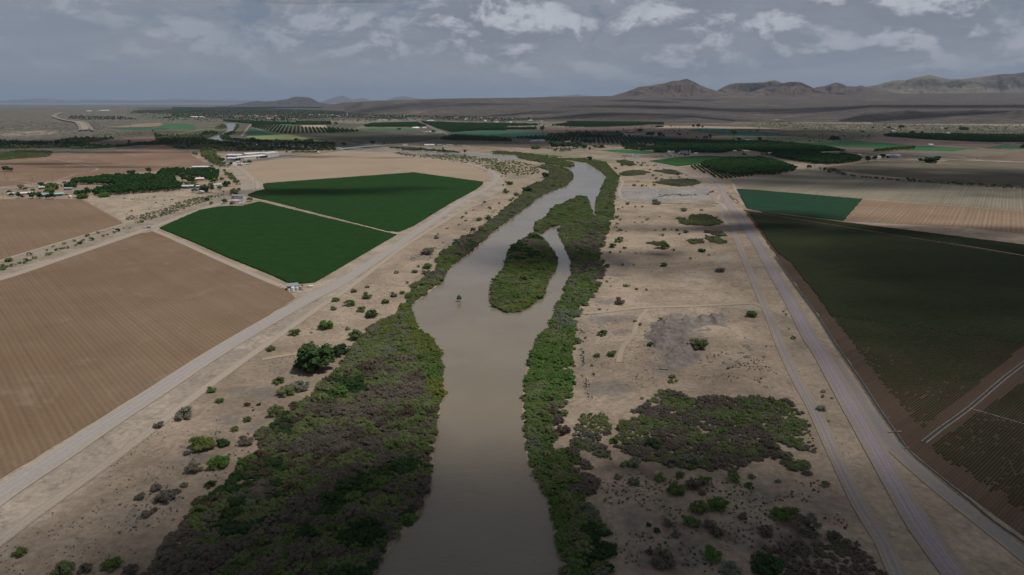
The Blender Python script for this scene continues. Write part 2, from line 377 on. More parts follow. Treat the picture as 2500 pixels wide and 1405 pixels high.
# ------------------------------------------------------------------ far slopes and mountains
def px2az(x): return math.atan((x-1250)/(F*cp+(702.5-260)*sp))
cols = [(780, [(9,0.),(20,0.)]), (840, [(8.2,0),(10,5),(14,'250.5'),(22,'251')]), (885, [(7.5,0),(8.6,'264'),(10.5,'248.5'),(22,'250')]),
  (1000, [(6.8,0),(7.6,'262'),(9.2,'243.5'),(22,'246')]), (1150, [(6.2,0),(6.9,'266'),(7.6,'256'),(9,'240.5'),(22,'243')]),
  (1300, [(5.4,0),(6.1,'272'),(7.6,'255'),(10,'238.5'),(20,'241')]), (1450, [(4.8,0),(5.3,'278'),(6.6,'262'),(8,'250'),(11,'235.5'),(18,'237')]),
  (1550, [(4.5,0),(4.75,'287'),(6,'270'),(8,'250'),(12,'234'),(18,'236')]), (1700, [(4.25,0),(4.55,'288'),(5.4,'280'),(7,'262'),(12,'235'),(18,'236')]),
  (1800, [(4.9,0),(5.1,'289'),(6.2,'276'),(8,'256'),(12,'233'),(18,'234')]),
  (1900, [(5.3,0),(6.2,'277'),(8,'256'),(12,'232'),(18,'234')]), (2050, [(4.9,0),(5.5,'279'),(6.3,'268'),(8,'254'),(12,'231'),(18,'233')]),
  (2130, [(4.5,0),(4.85,'274'),(5.6,'268'),(8,'252'),(12,'230'),(18,'232')]),
  (2500, [(4.1,0),(4.4,'273'),(5.5,'267'),(8,'250'),(12,'226'),(18,'228')]), (3000, [(4.1,0),(4.4,'273'),(5.5,'267'),(8,'250'),(12,'226'),(18,'228')])]
def hgt(d, y):
    if isinstance(y, str):
        gy = float(y); return max(0, H+d*1000*((-F*sp+(702.5-gy)*cp)/(F*cp+(702.5-gy)*sp)))
    return y
ds = np.concatenate([np.arange(3.9, 6.5, .03), np.arange(6.5, 12, .08), np.arange(12, 20, .4)])
colp = np.array([[np.interp(d, [q[0] for q in pr], [hgt(*q) for q in pr]) for d in ds] for _, pr in cols])
xs = np.arange(780, 2990, 3.0); cx_ = [q[0] for q in cols]
HH = np.array([[0]*len(ds)]*len(xs), float)
for j in range(len(ds)): HH[:, j] = np.interp(xs, cx_, colp[:, j])
azs = np.array([px2az(x) for x in xs])
SXX = np.tan(azs)[:, None]*ds[None]*1000; SYY = np.ones(len(xs))[:, None]*ds[None]*1000
rg = ridged(SXX/420, SYY/900, 5); rg2 = ridged(SXX/150, SYY/260, 4)
stp = np.clip(HH/60, 0, 1)
slope = np.abs(np.gradient(HH, axis=1)/np.gradient(ds*1000)[None])
HH = HH + (rg-.62)*np.clip(slope*330, 7, 60)*stp + (rg2-.6)*np.clip(slope*170, 5, 26)*stp
HH = np.where(HH < .5, -6, HH)
idx = np.arange(HH.size).reshape(HH.shape)
fc = np.stack([idx[:-1, :-1].ravel(), idx[1:, :-1].ravel(), idx[1:, 1:].ravel(), idx[:-1, 1:].ravel()], 1)
def hillmat(name, c1, c2, c3, sc, red=None):
    m, t, p = newmat(name); g = N(t, 'ShaderNodeNewGeometry'); Pn = g.outputs['Position']
    col = mixc(t, ramp(t, noise(t, Pn, sc, 6, .65), .35, .65), c1, c2)
    col = mixc(t, ramp(t, noise(t, Pn, sc*.35, 5, .6, .8), .58, .68), col, c3)
    col = mixc(t, mth(t, 'MULTIPLY', ramp(t, noise(t, Pn, sc*5, 7, .78), .46, .56), .6), col, (.055, .052, .042))
    if red: col = mixc(t, mth(t, 'MULTIPLY', ramp(t, noise(t, Pn, sc*.8, 5, .6), .62, .7), .8), col, red)
    sn_ = N(t, 'ShaderNodeSeparateXYZ'); t.links.new(g.outputs['Normal'], sn_.inputs[0])
    col = mixc(t, ramp(t, mth(t, 'ADD', sn_.outputs[2], mth(t, 'MULTIPLY', noise(t, Pn, sc*3, 4), .15)), 1.04, .90), col, tuple(q*.62 for q in c1))   # steep faces darkened as rock, painting in relief the high sun flattens
    t.links.new(col, p.inputs['Base Color'])
    b = N(t, 'ShaderNodeBump'); b.inputs['Strength'].default_value = 1; b.inputs['Distance'].default_value = 26
    t.links.new(noise(t, Pn, .012, 8, .7), b.inputs['Height']); t.links.new(b.outputs[0], p.inputs['Normal'])
    return m
slopes = npmesh('foothill_slopes', np.stack([SXX.ravel(), SYY.ravel(), HH.ravel()], 1), fc,
    hillmat('foothill soil', (.088,.075,.068), (.128,.107,.095), (.205,.165,.135), .004, (.14,.085,.07)), None, True)
struct(slopes, 'eroded desert slopes and bluffs rising from the valley to the mountains')

def mountain(name, sky, dk, halfw, base_y, label, mats, seed=0, dens=4.0, kind='structure'):
    xs = np.arange(sky[0][0], sky[-1][0]+.1, dens); ys = np.interp(xs, [a for a, _ in sky], [b for _, b in sky])
    crest = np.array([hgt(dk, str(y)) for y in ys])+1; bz = np.interp(xs, [xs[0], xs[-1]], [hgt(dk-halfw, str(base_y[0])), hgt(dk-halfw, str(base_y[1]))])
    s = np.linspace(-1, 1, 91); azs = np.array([px2az(x) for x in xs])
    lat = np.tan(azs)*dk*1000; S, LAT = np.meshgrid(s, lat)
    a = np.abs(S)**1.0; k = halfw*1000
    wob = (ridged(LAT/(k*.30)+seed+S*.4, S*1.1+seed, 5)-.55)+.45*(ridged(LAT/(k*.10)+seed*2+S*.6, S*2.5+seed, 4)-.6)
    prof = (1-a)**1.35+.10*a*(1-a)
    cr = crest[:, None]; hb = bz[:, None]-25
    h = hb+(cr-hb)*np.clip(prof+wob*1.35*a*(1-a)*2.2, -.2, .985-(a*.2))
    h = np.where(a < .02, cr, h)
    X = np.tan(azs)[:, None]*(dk+S*halfw)*1000; Y = (dk+S*halfw)*1000+0*X
    idx = np.arange(h.size).reshape(h.shape)
    fc = np.stack([idx[:-1, :-1].ravel(), idx[1:, :-1].ravel(), idx[1:, 1:].ravel(), idx[:-1, 1:].ravel()], 1)
    o = npmesh(name, np.stack([X.ravel(), Y.ravel(), h.ravel()], 1), fc, mats, None, True)
    return struct(o, label)
mm = hillmat('mountain rock', (.105,.080,.070), (.16,.125,.105), (.20,.16,.13), .0022, (.15,.095,.075))
mg = hillmat('grassy mountain', (.165,.14,.105), (.225,.195,.14), (.12,.10,.085), .0022)
mf = hillmat('far mountain', (.13,.12,.12), (.16,.14,.14), (.2,.17,.15), .002)
mountain('mountain', [(1490,236),(1510,230),(1530,224),(1560,212),(1580,211),(1600,207),(1620,204),(1640,198),(1655,197),(1672,192.5),(1690,200),(1705,208),(1722,215),(1740,220),(1765,228),(1800,236)], 12.6, 1.5, (234,234), 'lone brown peak standing left of the other mountains', mm, 1, 3)
mountain('mountain', [(1730,236),(1752,219),(1765,212),(1778,206),(1795,203),(1830,203),(1860,201),(1875,198),(1885,196.5),(1896,200),(1915,208),(1950,222),(1990,234)], 14.3, 1.6, (232,232), 'dark flat-topped mountain with a small knob on its right end', mm, 5, 3)
mountain('mountain', [(1800,236),(1840,222),(1862,214),(1885,207),(1900,205),(1920,201),(1935,200.5),(1950,202),(1962,207),(1985,217),(2010,224),(2050,233)], 12.4, 1.5, (233,233), 'rounded brown mountain in front of the flat-topped one', mm, 9, 3)
mountain('mountain', [(1940,236),(1975,218),(1990,213),(2010,210),(2025,205),(2035,201.5),(2048,205),(2062,211),(2085,212),(2095,209),(2110,213),(2150,222),(2230,233)], 13.4, 1.5, (232,231), 'small cone-shaped mountain peak right of the rounded mountain', mm, 13, 3)
mountain('mountain_range', [(2040,234),(2085,216),(2110,212),(2135,208),(2150,203),(2175,197),(2200,196),(2230,189),(2260,183.5),(2285,190),(2310,194),(2340,193.5),(2370,190),(2400,186),(2430,181.5),(2460,181),(2480,178),(2510,174),(2600,170),(2750,180),(2950,176),(3100,190)], 17, 3.4, (228,226), 'long grassy mountain range running out of the picture at the right', mg, 21, 3)
mountain('mesa_hill', [(560,257),(590,254),(612,249),(630,246.5),(645,249),(670,247),(690,244),(702,243),(712,239),(722,236.5),(735,236.5),(755,238),(765,242),(775,248),(790,252),(830,256)], 19, 2.2, (259,258), 'hazy flat-topped hill on the left horizon', mf, 31, 3)
mountain('distant_ridge', [(-900,248),(-500,244),(-200,247),(0,246),(60,243),(110,241),(160,245),(230,244),(330,246),(430,243),(520,245),(600,246),(700,247),(780,250)], 60, 5, (252,252), 'faint blue mountain ridge on the far left horizon', mf, 41, 8)
mountain('distant_ridge', [(780,252),(800,244),(825,236),(840,234),(852,239),(862,244),(885,240),(905,245),(940,246),(965,238),(990,235),(1015,241),(1050,243),(1110,246),(1200,250)], 55, 5, (252,252), 'faint blue jagged peaks right of the flat-topped hill', mf, 51, 4)
mountain('distant_ridge', [(1320,238),(1345,234.5),(1370,235),(1395,232),(1410,231),(1430,234),(1460,236)], 52, 4, (240,240), 'faint blue peaks just left of the lone brown peak', mf, 61, 4)

# ------------------------------------------------------------------ water
m, t, p = newmat('muddy water'); g = N(t, 'ShaderNodeNewGeometry'); Pn = g.outputs['Position']
col = mixc(t, ramp(t, noise(t, Pn, .02, 3), .35, .65), (.195, .160, .112), (.220, .183, .130)); t.links.new(col, p.inputs['Base Color'])
p.inputs['Roughness'].default_value = .13; p.inputs['Specular IOR Level'].default_value = .5; p.inputs['IOR'].default_value = 1.5
mp = N(t, 'ShaderNodeMapping'); mp.inputs['Scale'].default_value = (.35, 1, 1); t.links.new(Pn, mp.inputs[0])
b = N(t, 'ShaderNodeBump'); b.inputs['Strength'].default_value = .7; b.inputs['Distance'].default_value = .16
rp = mth(t, 'MULTIPLY', noise(t, mp.outputs[0], 1.1, 4, .6, .5), ramp(t, noise(t, Pn, .03, 2), .35, .65, .25, 1.))
t.links.new(rp, b.inputs['Height'])
b2 = N(t, 'ShaderNodeBump'); b2.inputs['Strength'].default_value = .5; b2.inputs['Distance'].default_value = .35; t.links.new(b.outputs[0], b2.inputs['Normal'])
t.links.new(mth(t, 'MULTIPLY', noise(t, mp.outputs[0], .30, 4, .62, .8), ramp(t, noise(t, Pn, .018, 3), .38, .62, .15, 1.)), b2.inputs['Height']); t.links.new(b2.outputs[0], p.inputs['Normal']); MW = m
LB = Z(PX, [(830,1520),(915,1405),(960,1330),(1010,1270),(1040,1210),(1059,1148),(1062,1084),(1078,988),(1085,943),(1078,866),(1052,830),(1022,798),(1011,767),(1009,745),(1028,729),(1078,689),(1100,654),(1150,617),(1210,563),(1269,520),(1323,479),(1382,454),(1399,438),(1398,425),(1384,413),(1350,405),(1297,394),(1240,390),(1189,385),(1138,382.5),(1036,375.5),(984,370.5),(920,368),(850,364),(700,361),(620,356),(589,351),(559,348),(523,342),(499,338.5),(533,332),(543,327),(555,318),(553,308),(549,302)])
RB = Z(PX, [(574,301),(579,310),(566,320),(545,330),(535,336),(545,341),(592,348),(650,354),(760,358),(860,361),(920,364),(1000,366),(1036,369),(1138,376),(1205,379),(1240,381),(1265,384),(1300,389),(1350,396),(1385,402),(1404,405),(1406,401),(1402,396),(1430,397.5),(1456,412),(1471,423),(1480,433),(1475,446),(1468,459),(1466,471),(1456,487),(1453,507),(1450,535),(1385,552),(1363,558),(1366,579),(1376,601),(1388,626),(1395,645),(1393,676),(1380,698),(1376,720),(1357,751),(1341,792),(1305,840),(1290,880),(1280,930),(1275,1000),(1280,1060),(1286,1120),(1302,1160),(1332,1210),(1345,1270),(1357,1330),(1372,1405),(1390,1520)])
RIV = smoothline(W2(LB), 6); RIV2 = smoothline(W2(RB), 6)
river = sheet('river_water', np.vstack([RIV, RIV2]), .05, MW); struct(river, 'muddy brown river winding up the valley')
pond = sheet('pond_water', W2([(258,288.5),(262,287),(273,287),(282,292.5),(283,294),(268,293)]), .4, MW); struct(pond, 'small pale glint of water left of the radio mast')
RIVW = np.vstack([RIV, RIV2])
mud = soilmat('river mud', (.17,.13,.09), (.12,.10,.07))
ISL1 = [(1416,479),(1435,484),(1443,505),(1449,529),(1420,545),(1373,549),(1345,556),(1322,574),(1303,563),(1306,545),(1330,534),(1341,516),(1357,503),(1382,494),(1404,485)]
ISL2 = [(1306,566),(1290,577),(1263,592),(1241,612),(1233,636),(1228,660),(1210,678),(1196,698),(1192,726),(1202,750),(1232,764),(1263,766),(1294,752),(1332,722),(1335,698),(1351,673),(1360,654),(1362,635),(1352,614),(1330,585),(1315,577)]
for n_, pl, lb in (('island_ground', ISL1, 'narrow upper river island under dense willows'), ('island_ground', ISL2, 'teardrop shaped lower river island under dense shrubs')):
    struct(sheet(n_, smoothline(W2(pl+[pl[0]]), 4)[:-1], .12, mud), lb)

# ------------------------------------------------------------------ fields
def dirw(a, b):
    A, B = np.array(G(*a)), np.array(G(*b)); return (B-A)/np.hypot(*(B-A))
def field(t, pts, c1, c2, label, d=None, z=.1, spacing=2.0, amp=.25, name='field', jag=.5, **k):
    pl = W2(Z(t, pts)); far = np.median(pl[:, 1])
    if far > 1500: z += .12
    if far > 2500: z += .2
    o = sheet(name, pl, z, soilmat(label[:40], c1, c2, d, spacing, amp, **k), jag, 6 if far < 1200 else 40)
    return struct(o, label)
dL = dirw((385,570), (716,722)); dUL = dirw((200,487), (300,545))
field(PX, [(-500,810),(0,683),(345,570),(372,566),(400,578),(540,640),(700,708),(722,728),(640,781),(363,948),(0,1171),(-400,1390)], (.170,.110,.068), (.205,.142,.092), 'large bare brown tilled field between the two left dirt roads', dL, .1, 2.4, .15, patch=.009, c3=(.215,.160,.110))
field(PX, [(-500,500),(0,487),(200,487),(250,515),(302,545),(150,592),(0,637),(-400,760)], (.190,.124,.078), (.220,.152,.100), 'bare brown field below the farmstead', dUL, .1, 2.4, .15, patch=.008)
field(PX, [(575,408),(690,385),(760,376),(830,370),(890,371),(960,374),(1035,382),(1110,395),(1165,411),(1190,428),(1192,436),(1180,443),(1012,420),(642,447),(628,440),(600,425)], (.315,.238,.168), (.34,.262,.19), 'pale tan fallow field above the green fields', dirw((640,446),(1010,420)), .1, 3, .12, patch=.01)
for q, l in (([(755,383),(980,410),(983,411),(942,413.5),(1010,421)], 'pale track crossing the tan fallow field'),):
    pass
field(Z1, [(280,705),(900,680),(1300,640),(1560,603),(1700,650),(1800,655),(1830,700),(1950,775),(1990,800),(1430,850),(1000,890),(500,950),(0,1000),(-300,1000),(-300,760),(0,750)], (.185,.118,.078), (.235,.155,.108), 'wide brown fallow field above the farmstead', dirw((0,385),(470,381)), .1, 4, .15, patch=.006, c3=(.31,.235,.175))
field(A1, [(1250,655),(1500,620),(1900,575),(2240,552),(2290,630),(2000,660),(1600,672),(1270,672)], (.15,.095,.075), (.18,.115,.09), 'narrow dark brown field between two belts of trees')
field(A1, [(1520,425),(1800,405),(2000,375),(2330,360),(2400,400),(2150,418),(1900,425)], (.25,.17,.13), (.28,.20,.15), 'reddish brown field left of the far river bend')
field(A1, [(1540,430),(2100,420),(2500,440),(2420,458),(1950,468),(1700,450)], (.035,.10,.05), (.04,.12,.06), 'long dark green field near the radio mast')
field(A2, [(-100,420),(0,380),(250,368),(430,385),(470,430),(440,450),(150,448),(0,435)], (.04,.12,.045), (.05,.14,.05), 'green field left of the far river bend', z=.2)
field(A1, [(1830,298),(2320,258),(2500,262),(2500,290),(2200,300)], (.07,.12,.06), (.09,.14,.07), 'thin pale green field far up the left side of the valley')
field(A2, [(0,275),(400,285),(420,300),(200,310),(0,312)], (.11,.15,.08), (.13,.17,.09), 'light green pasture far beyond the river bend')
field(A2, [(1240,440),(1500,470),(1700,520),(1600,535),(1200,548),(1190,540)], (.02,.085,.045), (.025,.095,.05), 'dark teal green field beside the far levee road')
field(A2, [(1190,555),(1400,545),(1700,528),(1850,535),(2060,575),(2400,645),(2300,650),(1900,615),(1350,600),(1220,575)], (.19,.22,.09), (.22,.25,.10), 'pale yellow green field below the dark teal field', c3=(.15,.18,.075))
field(A2, [(1560,365),(1880,368),(1850,395),(1620,398)], (.05,.15,.08), (.06,.17,.09), 'small bright green field behind the far orchard')
field(A2, [(1990,395),(2350,395),(2370,430),(2000,425)], (.36,.30,.22), (.40,.33,.25), 'pale bare lot beside the far orchard')
field(A3, [(-560,520),(0,495),(480,480),(1300,525),(1700,545),(1650,590),(1300,640),(850,672),(400,660),(150,640),(-150,600)], (.055,.07,.04), (.10,.075,.05), 'wide dark field across the river from the bridge', dirw((800,333),(1060,342)), amp=.2, c3=(.045,.075,.045))
field(A3, [(400,440),(700,425),(1300,438),(1200,455),(560,452)], (.05,.16,.055), (.06,.18,.06), 'bright green strip of field in the middle distance')
field(A3, [(1280,460),(1500,455),(1560,480),(1400,500),(1300,480)], (.12,.09,.065), (.14,.105,.08), 'small brown field beside the valley road')
field(A3, [(1840,490),(2300,470),(2500,470),(2500,560),(2200,545),(1900,515)], (.03,.10,.06), (.035,.11,.065), 'dark green field right of the valley road')
field(A4, [(-20,470),(400,485),(800,515),(1050,518),(780,555),(320,575),(0,560)], (.03,.10,.06), (.035,.115,.065), 'dark green field above the striped orchard', z=.22)
field(A3, [(1250,690),(1550,625),(2500,632),(2500,705),(2200,700),(1900,680),(1550,705)], (.10,.09,.06), (.13,.11,.075), 'olive brown field behind the parked trucks')
field(A4, [(-10,640),(300,635),(560,650),(840,670),(850,735),(500,720),(0,705)], (.10,.085,.06), (.13,.10,.075), 'olive brown field above the levee road bend', z=.2)
field(A4, [(640,450),(1300,440),(2500,400),(2500,420),(1900,470),(1300,520),(860,505),(700,470)], (.15,.095,.08), (.18,.115,.095), 'long dark brown field below the far orchard rows')
field(A5, [(0,375),(500,378),(1300,395),(2000,430),(1600,440),(700,408),(0,410)], (.30,.22,.165), (.34,.26,.20), 'long pale brown field behind the three dark trees')
field(A5, [(-100,420),(440,432),(880,470),(700,515),(200,530),(0,520),(-200,470)], (.13,.10,.07), (.15,.12,.085), 'dark olive field left of the teal field')
field(A5, [(440,440),(600,410),(1050,420),(1480,470),(1880,512),(1200,515),(860,475)], (.018,.085,.065), (.022,.095,.07), 'dark teal green field around the big lone tree')
field(A5, [(760,520),(1050,512),(1900,520),(2400,570),(1900,610),(1500,590),(1100,560),(760,555)], (.15,.16,.085), (.19,.19,.11), 'pale olive meadow in front of the teal field')
field(A5, [(1050,415),(2050,440),(2500,460),(2500,520),(1900,510),(1500,460)], (.12,.095,.065), (.15,.115,.08), 'dull brown field right of the big lone tree')
field(A5, [(1900,625),(2500,578),(2500,655),(2000,630)], (.035,.13,.045), (.045,.15,.05), 'bright green field at the end of the big orchard', z=.2)
field(A6, [(0,578),(500,605),(1000,645),(1800,685),(1500,728),(1000,705),(500,680),(0,655)], (.035,.13,.045), (.045,.15,.05), 'long bright green field behind the dairy')
field(A6, [(0,660),(470,680),(470,740),(0,735)], (.13,.10,.075), (.15,.115,.085), 'brown strip of field beside the row of trees')
field(A6, [(150,560),(600,530),(1250,560),(2000,605),(2250,640),(1900,680),(1500,668),(1000,640),(400,595)], (.24,.175,.145), (.20,.14,.115), 'pinkish brown field with a white pavilion', c3=(.28,.21,.17))
field(A6, [(2000,670),(2200,640),(2700,655),(2700,700),(2500,692),(2100,680)], (.045,.15,.055), (.055,.17,.06), 'bright green field at the right edge below the long orchard')
field(A6, [(1540,728),(1850,688),(2550,712),(2200,760),(1900,810),(1000,780),(700,755),(1000,712)], (.16,.135,.10), (.19,.16,.12), 'olive tan stubble field right of the dairy', dirw((2230,385),(2450,372)), amp=.15)
field(A6, [(1320,880),(1500,840),(2600,880),(2600,950),(2000,930)], (.13,.11,.08), (.15,.13,.09), 'olive strip of field right of the dark clump of trees', z=.2)
field(A6, [(1960,800),(2560,720),(2600,860),(1900,835)], (.15,.115,.09), (.17,.13,.10), 'plain brown field with a red truck beside it', z=.24)
field(Z4, [(560,822),(1060,755),(1600,775),(2498,828),(3300,880),(3300,1080),(2498,1002),(1900,975),(1200,900),(640,838)], (.105,.09,.062), (.135,.115,.08), 'dark olive field above the line of hedge shrubs', dirw((2003,410),(2500,450)), spacing=4, amp=.15)
dP = dirw((2106,486), (2176,441))
field(Z4, [(-310,905),(-100,900),(400,847),(520,858),(850,900),(1230,937),(1900,987),(2498,1027),(3400,1090),(3400,1310),(2498,1230),(960,1112),(0,1030),(-150,1020),(-260,990)], (.190,.168,.122), (.240,.212,.155), 'pale striped stubble field right of the levee road', dP, spacing=3.5, amp=.22, streak=.03, patch=.008)
field(Z4, [(965,1120),(2498,1243),(3400,1320),(3400,1560),(2498,1448),(1900,1385),(778,1330)], (.215,.145,.095), (.262,.182,.125), 'reddish tan field with pale streaks at the right edge', dP, spacing=4, amp=.18, streak=.03, patch=.008)
# crops: rows of real plants
def rows(poly, d, spacing, width, height, seg, mat, label, name='crop_rows', jit=.12, gap=0.0, dens=None, endj=1.5, z0=.1, maxd=None, kind='stuff', clip=None):
    d = np.array(d)/np.hypot(*d); n = np.array([-d[1], d[0]]); S = poly@n; V = []; Fc = []; cnt = 0
    for s in np.arange(S.min()+spacing*.5, S.max(), spacing):
        ts = []
        for i in range(len(poly)):
            a, b = poly[i], poly[(i+1) % len(poly)]; sa, sb = a@n-s, b@n-s
            if (sa > 0) != (sb > 0): ts.append((a+(b-a)*sa/(sa-sb))@d)
        ts.sort()
        for t0, t1 in zip(ts[::2], ts[1::2]):
            t0 += rng.random()*endj; t1 -= rng.random()*endj
            if t1-t0 < seg: continue
            k = max(2, int((t1-t0)/seg)+1); tt = np.linspace(t0, t1, k)
            c = d[None]*tt[:, None]+n[None]*(s+(rng.random(k)-.5)[:, None]*jit)
            hh = height*(.75+.5*rng.random(k)); ww = width*.5*(.8+.4*rng.random(k))
            keep = np.ones(k, bool)
            if dens is not None:
                q = dens(c); hh *= np.clip(q*1.4, .25, 1.1); ww *= np.clip(q*1.4, .3, 1.1); keep &= rng.random(k) < np.clip(q*1.6, .2, 1)
            if clip is not None: keep &= clip(c)
            b0 = cnt
            pts = np.empty((k, 4, 3)); 
            for j, (o_, z_) in enumerate(((-1, 0), (-.55, 1), (.55, 1), (1, 0))):
                pts[:, j, :2] = c+n*(ww*o_)[:, None]; pts[:, j, 2] = z0+hh*z_
            V.append(pts.reshape(-1, 3)); cnt += 4*k
            ii = np.where(keep[:-1] & keep[1:])[0]*4+b0
            for j in range(3): Fc.append(np.stack([ii+j, ii+j+4, ii+j+5, ii+j+1], 1)[:, ::-1])
    o = npmesh(name, np.vstack(V), np.vstack(Fc), mat)
    o['kind'] = kind; o['label'] = label; o['category'] = 'crop'
    return o
crop = leafmat('crop leaves', (.018,.061,.012), (.026,.078,.017), sc=.09)
cropd = leafmat('young crop leaves', (.036,.050,.017), (.048,.060,.024), (.052,.052,.027), sc=.05)
dG = dirw((640,672), (850,612))
g1 = W2([(388,558),(440,535),(490,513),(543,505),(590,504),(635,493),(652,497),(700,509),(968,574),(900,614),(768,691),(735,694),(700,691),(660,672),(560,632),(470,592)])
g2 = W2([(642,449),(1010,422),(1180,445),(1178,451),(1161,464),(1100,497),(1010,552),(975,567),(945,566),(700,503),(608,480),(603,477),(625,468),(647,463),(643,456)])
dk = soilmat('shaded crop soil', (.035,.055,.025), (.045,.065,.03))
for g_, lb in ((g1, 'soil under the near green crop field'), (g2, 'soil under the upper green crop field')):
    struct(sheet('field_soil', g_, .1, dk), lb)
rows(g1, dG, 2.0, 1.5, .75, 4, crop, 'dense dark green crop rows of the field by the water tanks')
rows(g2, dG, 2.2, 1.75, .75, 6, crop, 'dense dark green crop rows of the field behind, under a cloud shadow')
dT = dirw((1797,461), (2104,487))
g3 = W2(Z(Z4, [(-245,1020),(0,1037),(960,1118),(775,1328),(0,1240),(-140,1212)]))
teal = leafmat('teal crop leaves', (.020,.070,.034), (.028,.085,.042), sc=.05)
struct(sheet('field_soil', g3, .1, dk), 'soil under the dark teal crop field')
rows(g3, dP, 2.5, 2.2, .6, 10, teal, 'dark teal green crop field beside the levee road junction', z0=.1)
g4 = W2(Z(A8, [(720,235),(1100,185),(1500,150),(1750,145),(2300,170),(2050,205),(1650,240),(1560,290),(1210,325)]))
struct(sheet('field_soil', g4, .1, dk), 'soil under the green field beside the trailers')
rows(g4, dirw((1590,393),(1650,405)), 3, 2.6, .7, 12, leafmat('bright crop', (.035,.12,.028), (.05,.15,.035), sc=.05), 'bright green field between the trailers and the round orchard')
g5 = W2(Z(A4, [(1560,755),(1900,748),(2400,775),(2480,790),(2250,812),(1800,790)]))
struct(sheet('field', g5, .12, soilmat('green strip', (.03,.11,.035), (.04,.13,.04))), 'narrow green field above the parked tanker')
# the big dark field on the right
dR = dirw((2254,1081), (2499,888))
soilR = soilmat('dark field soil', (.100,.066,.045), (.080,.056,.038), dR, 1.0, .25, patch=.01)
FR = [(1826,516),(1860,521),(2100,559),(2500,625.5),(3300,760),(3300,300+0*1) ,][:4]+[(3400,775),(3100,560+0),]
big_ = W2([(1826,517),(1860,522),(2500,627),(3500,795),(3500,400+700),(2499,842),(2246,1053),(2235,1040),(2205,995),(2170,955),(2133,912),(2078,839),(2024,767),(1998,731),(1973,698),(1939,657),(1932,644),(1906,625),(1891,613),(1862,570)][:4]+[(3500,800),(2560,800),(2499,846),(2246,1053),(2214,1008),(2170,958),(2133,912),(2078,839),(2024,767),(1998,731),(1973,698),(1939,657),(1932,644),(1906,625),(1891,613),(1862,570)])
strip_ = W2(Z(Z5, [(0,152),(2498,462),(4000,640),(4000,760),(2498,560),(0,158)]))
near_ = W2([(2262,1097),(2300,1070),(2499,932),(2700,800),(3300,1000),(3300,1500),(2800,1450),(2499,1254),(2400,1190)])
margin = W2([(1815,512),(1860,516),(2500,622),(3600,800),(3600,1600),(2900,1600),(2499,1310),(2362,1210),(2262,1133),(2218,1096),(2194,1060),(2157,1010),(2105,930),(2041,838),(2002,777),(1966,728),(1928,675),(1895,627),(1860,575)])
struct(sheet('field', margin, .08, soilR, 1, 8), 'dark brown soil of the big row crop field on the right')
farr = soilmat('far crop rows', (.045,.056,.028), (.062,.062,.034), dR, 2.0, .5, patch=.012, c3=(.085,.066,.042))
dens = lambda c: np.clip(.58+1.5*(fbm(c[:, 0]/55+3, c[:, 1]/55, 4)-.38)+.5*np.clip((c[:, 1]-330)/200, -.3, .8), .12, 1)
rows(big_, dR, 1.0, .56, .38, 1.6, cropd, 'dark rows of low crop plants beside the concrete ditch', jit=.15, dens=lambda c: np.maximum(dens(c), .60), endj=3.5, z0=.08, clip=lambda c: (np.hypot(c[:, 0], c[:, 1]) < 426) & (c[:, 0] < c[:, 1]*.92))
far_clip = big_.copy()
rows(big_, dR, 1.5, 1.15, .4, 6, cropd, 'far part of the dark row crop field on the right', jit=.15, dens=lambda c: dens(c)*1.15+.1, endj=3, z0=.08, clip=lambda c: (np.hypot(c[:, 0], c[:, 1]) >= 420) & (c[:, 0] < c[:, 1]*.92))
rows(strip_, dT, 1.5, 1.2, .5, 10, cropd, 'narrow dark green strip of crop between two pale tracks', clip=lambda c: (c[:, 0] < c[:, 1]*.92))
rows(near_, dR, 1.0, .5, .4, 1.2, cropd, 'separate rows of young plants beyond the second ditch at the right edge', jit=.12, dens=lambda c: np.clip(dens(c)+.15, .58, .8), endj=5, z0=.08, clip=lambda c: c[:, 0] < c[:, 1]*1.0)

# ------------------------------------------------------------------ roads
def roadmat(name, cmid, cedge, tracks=(.35,), ctrack=None, aw=.1):
    m, t, p = newmat(name); uv = N(t, 'ShaderNodeUVMap', uv_map='UVMap'); s = N(t, 'ShaderNodeSeparateXYZ'); t.links.new(uv.outputs[0], s.inputs[0])
    g = N(t, 'ShaderNodeNewGeometry'); Pn = g.outputs['Position']
    a = mth(t, 'ABSOLUTE', s.outputs[0])
    e = mth(t, 'ADD', a, mth(t, 'MULTIPLY', mth(t, 'SUBTRACT', noise(t, Pn, .12, 5, .65), .5), 1.5))
    col = mixc(t, ramp(t, e, .35, .98), cmid, cedge)
    c = N(t, 'ShaderNodeCombineXYZ'); t.links.new(mth(t, 'MULTIPLY', s.outputs[0], 5), c.inputs[0]); t.links.new(mth(t, 'MULTIPLY', s.outputs[1], .02), c.inputs[1])
    col = mixc(t, 1.0, col, ramp(t, noise(t, c.outputs[0], 1.1, 4, .6), .3, .7, .94, 1.05), 'MULTIPLY')
    if ctrack:
        for k in tracks:
            w = ramp(t, mth(t, 'ABSOLUTE', mth(t, 'SUBTRACT', s.outputs[0], k)), aw, aw*.3)
            col = mixc(t, mth(t, 'MULTIPLY', w, .6), col, ctrack)
    col = mixc(t, 1.0, col, ramp(t, noise(t, Pn, .9, 4, .7), .3, .7, .92, 1.08), 'MULTIPLY')
    t.links.new(col, p.inputs['Base Color']); return m
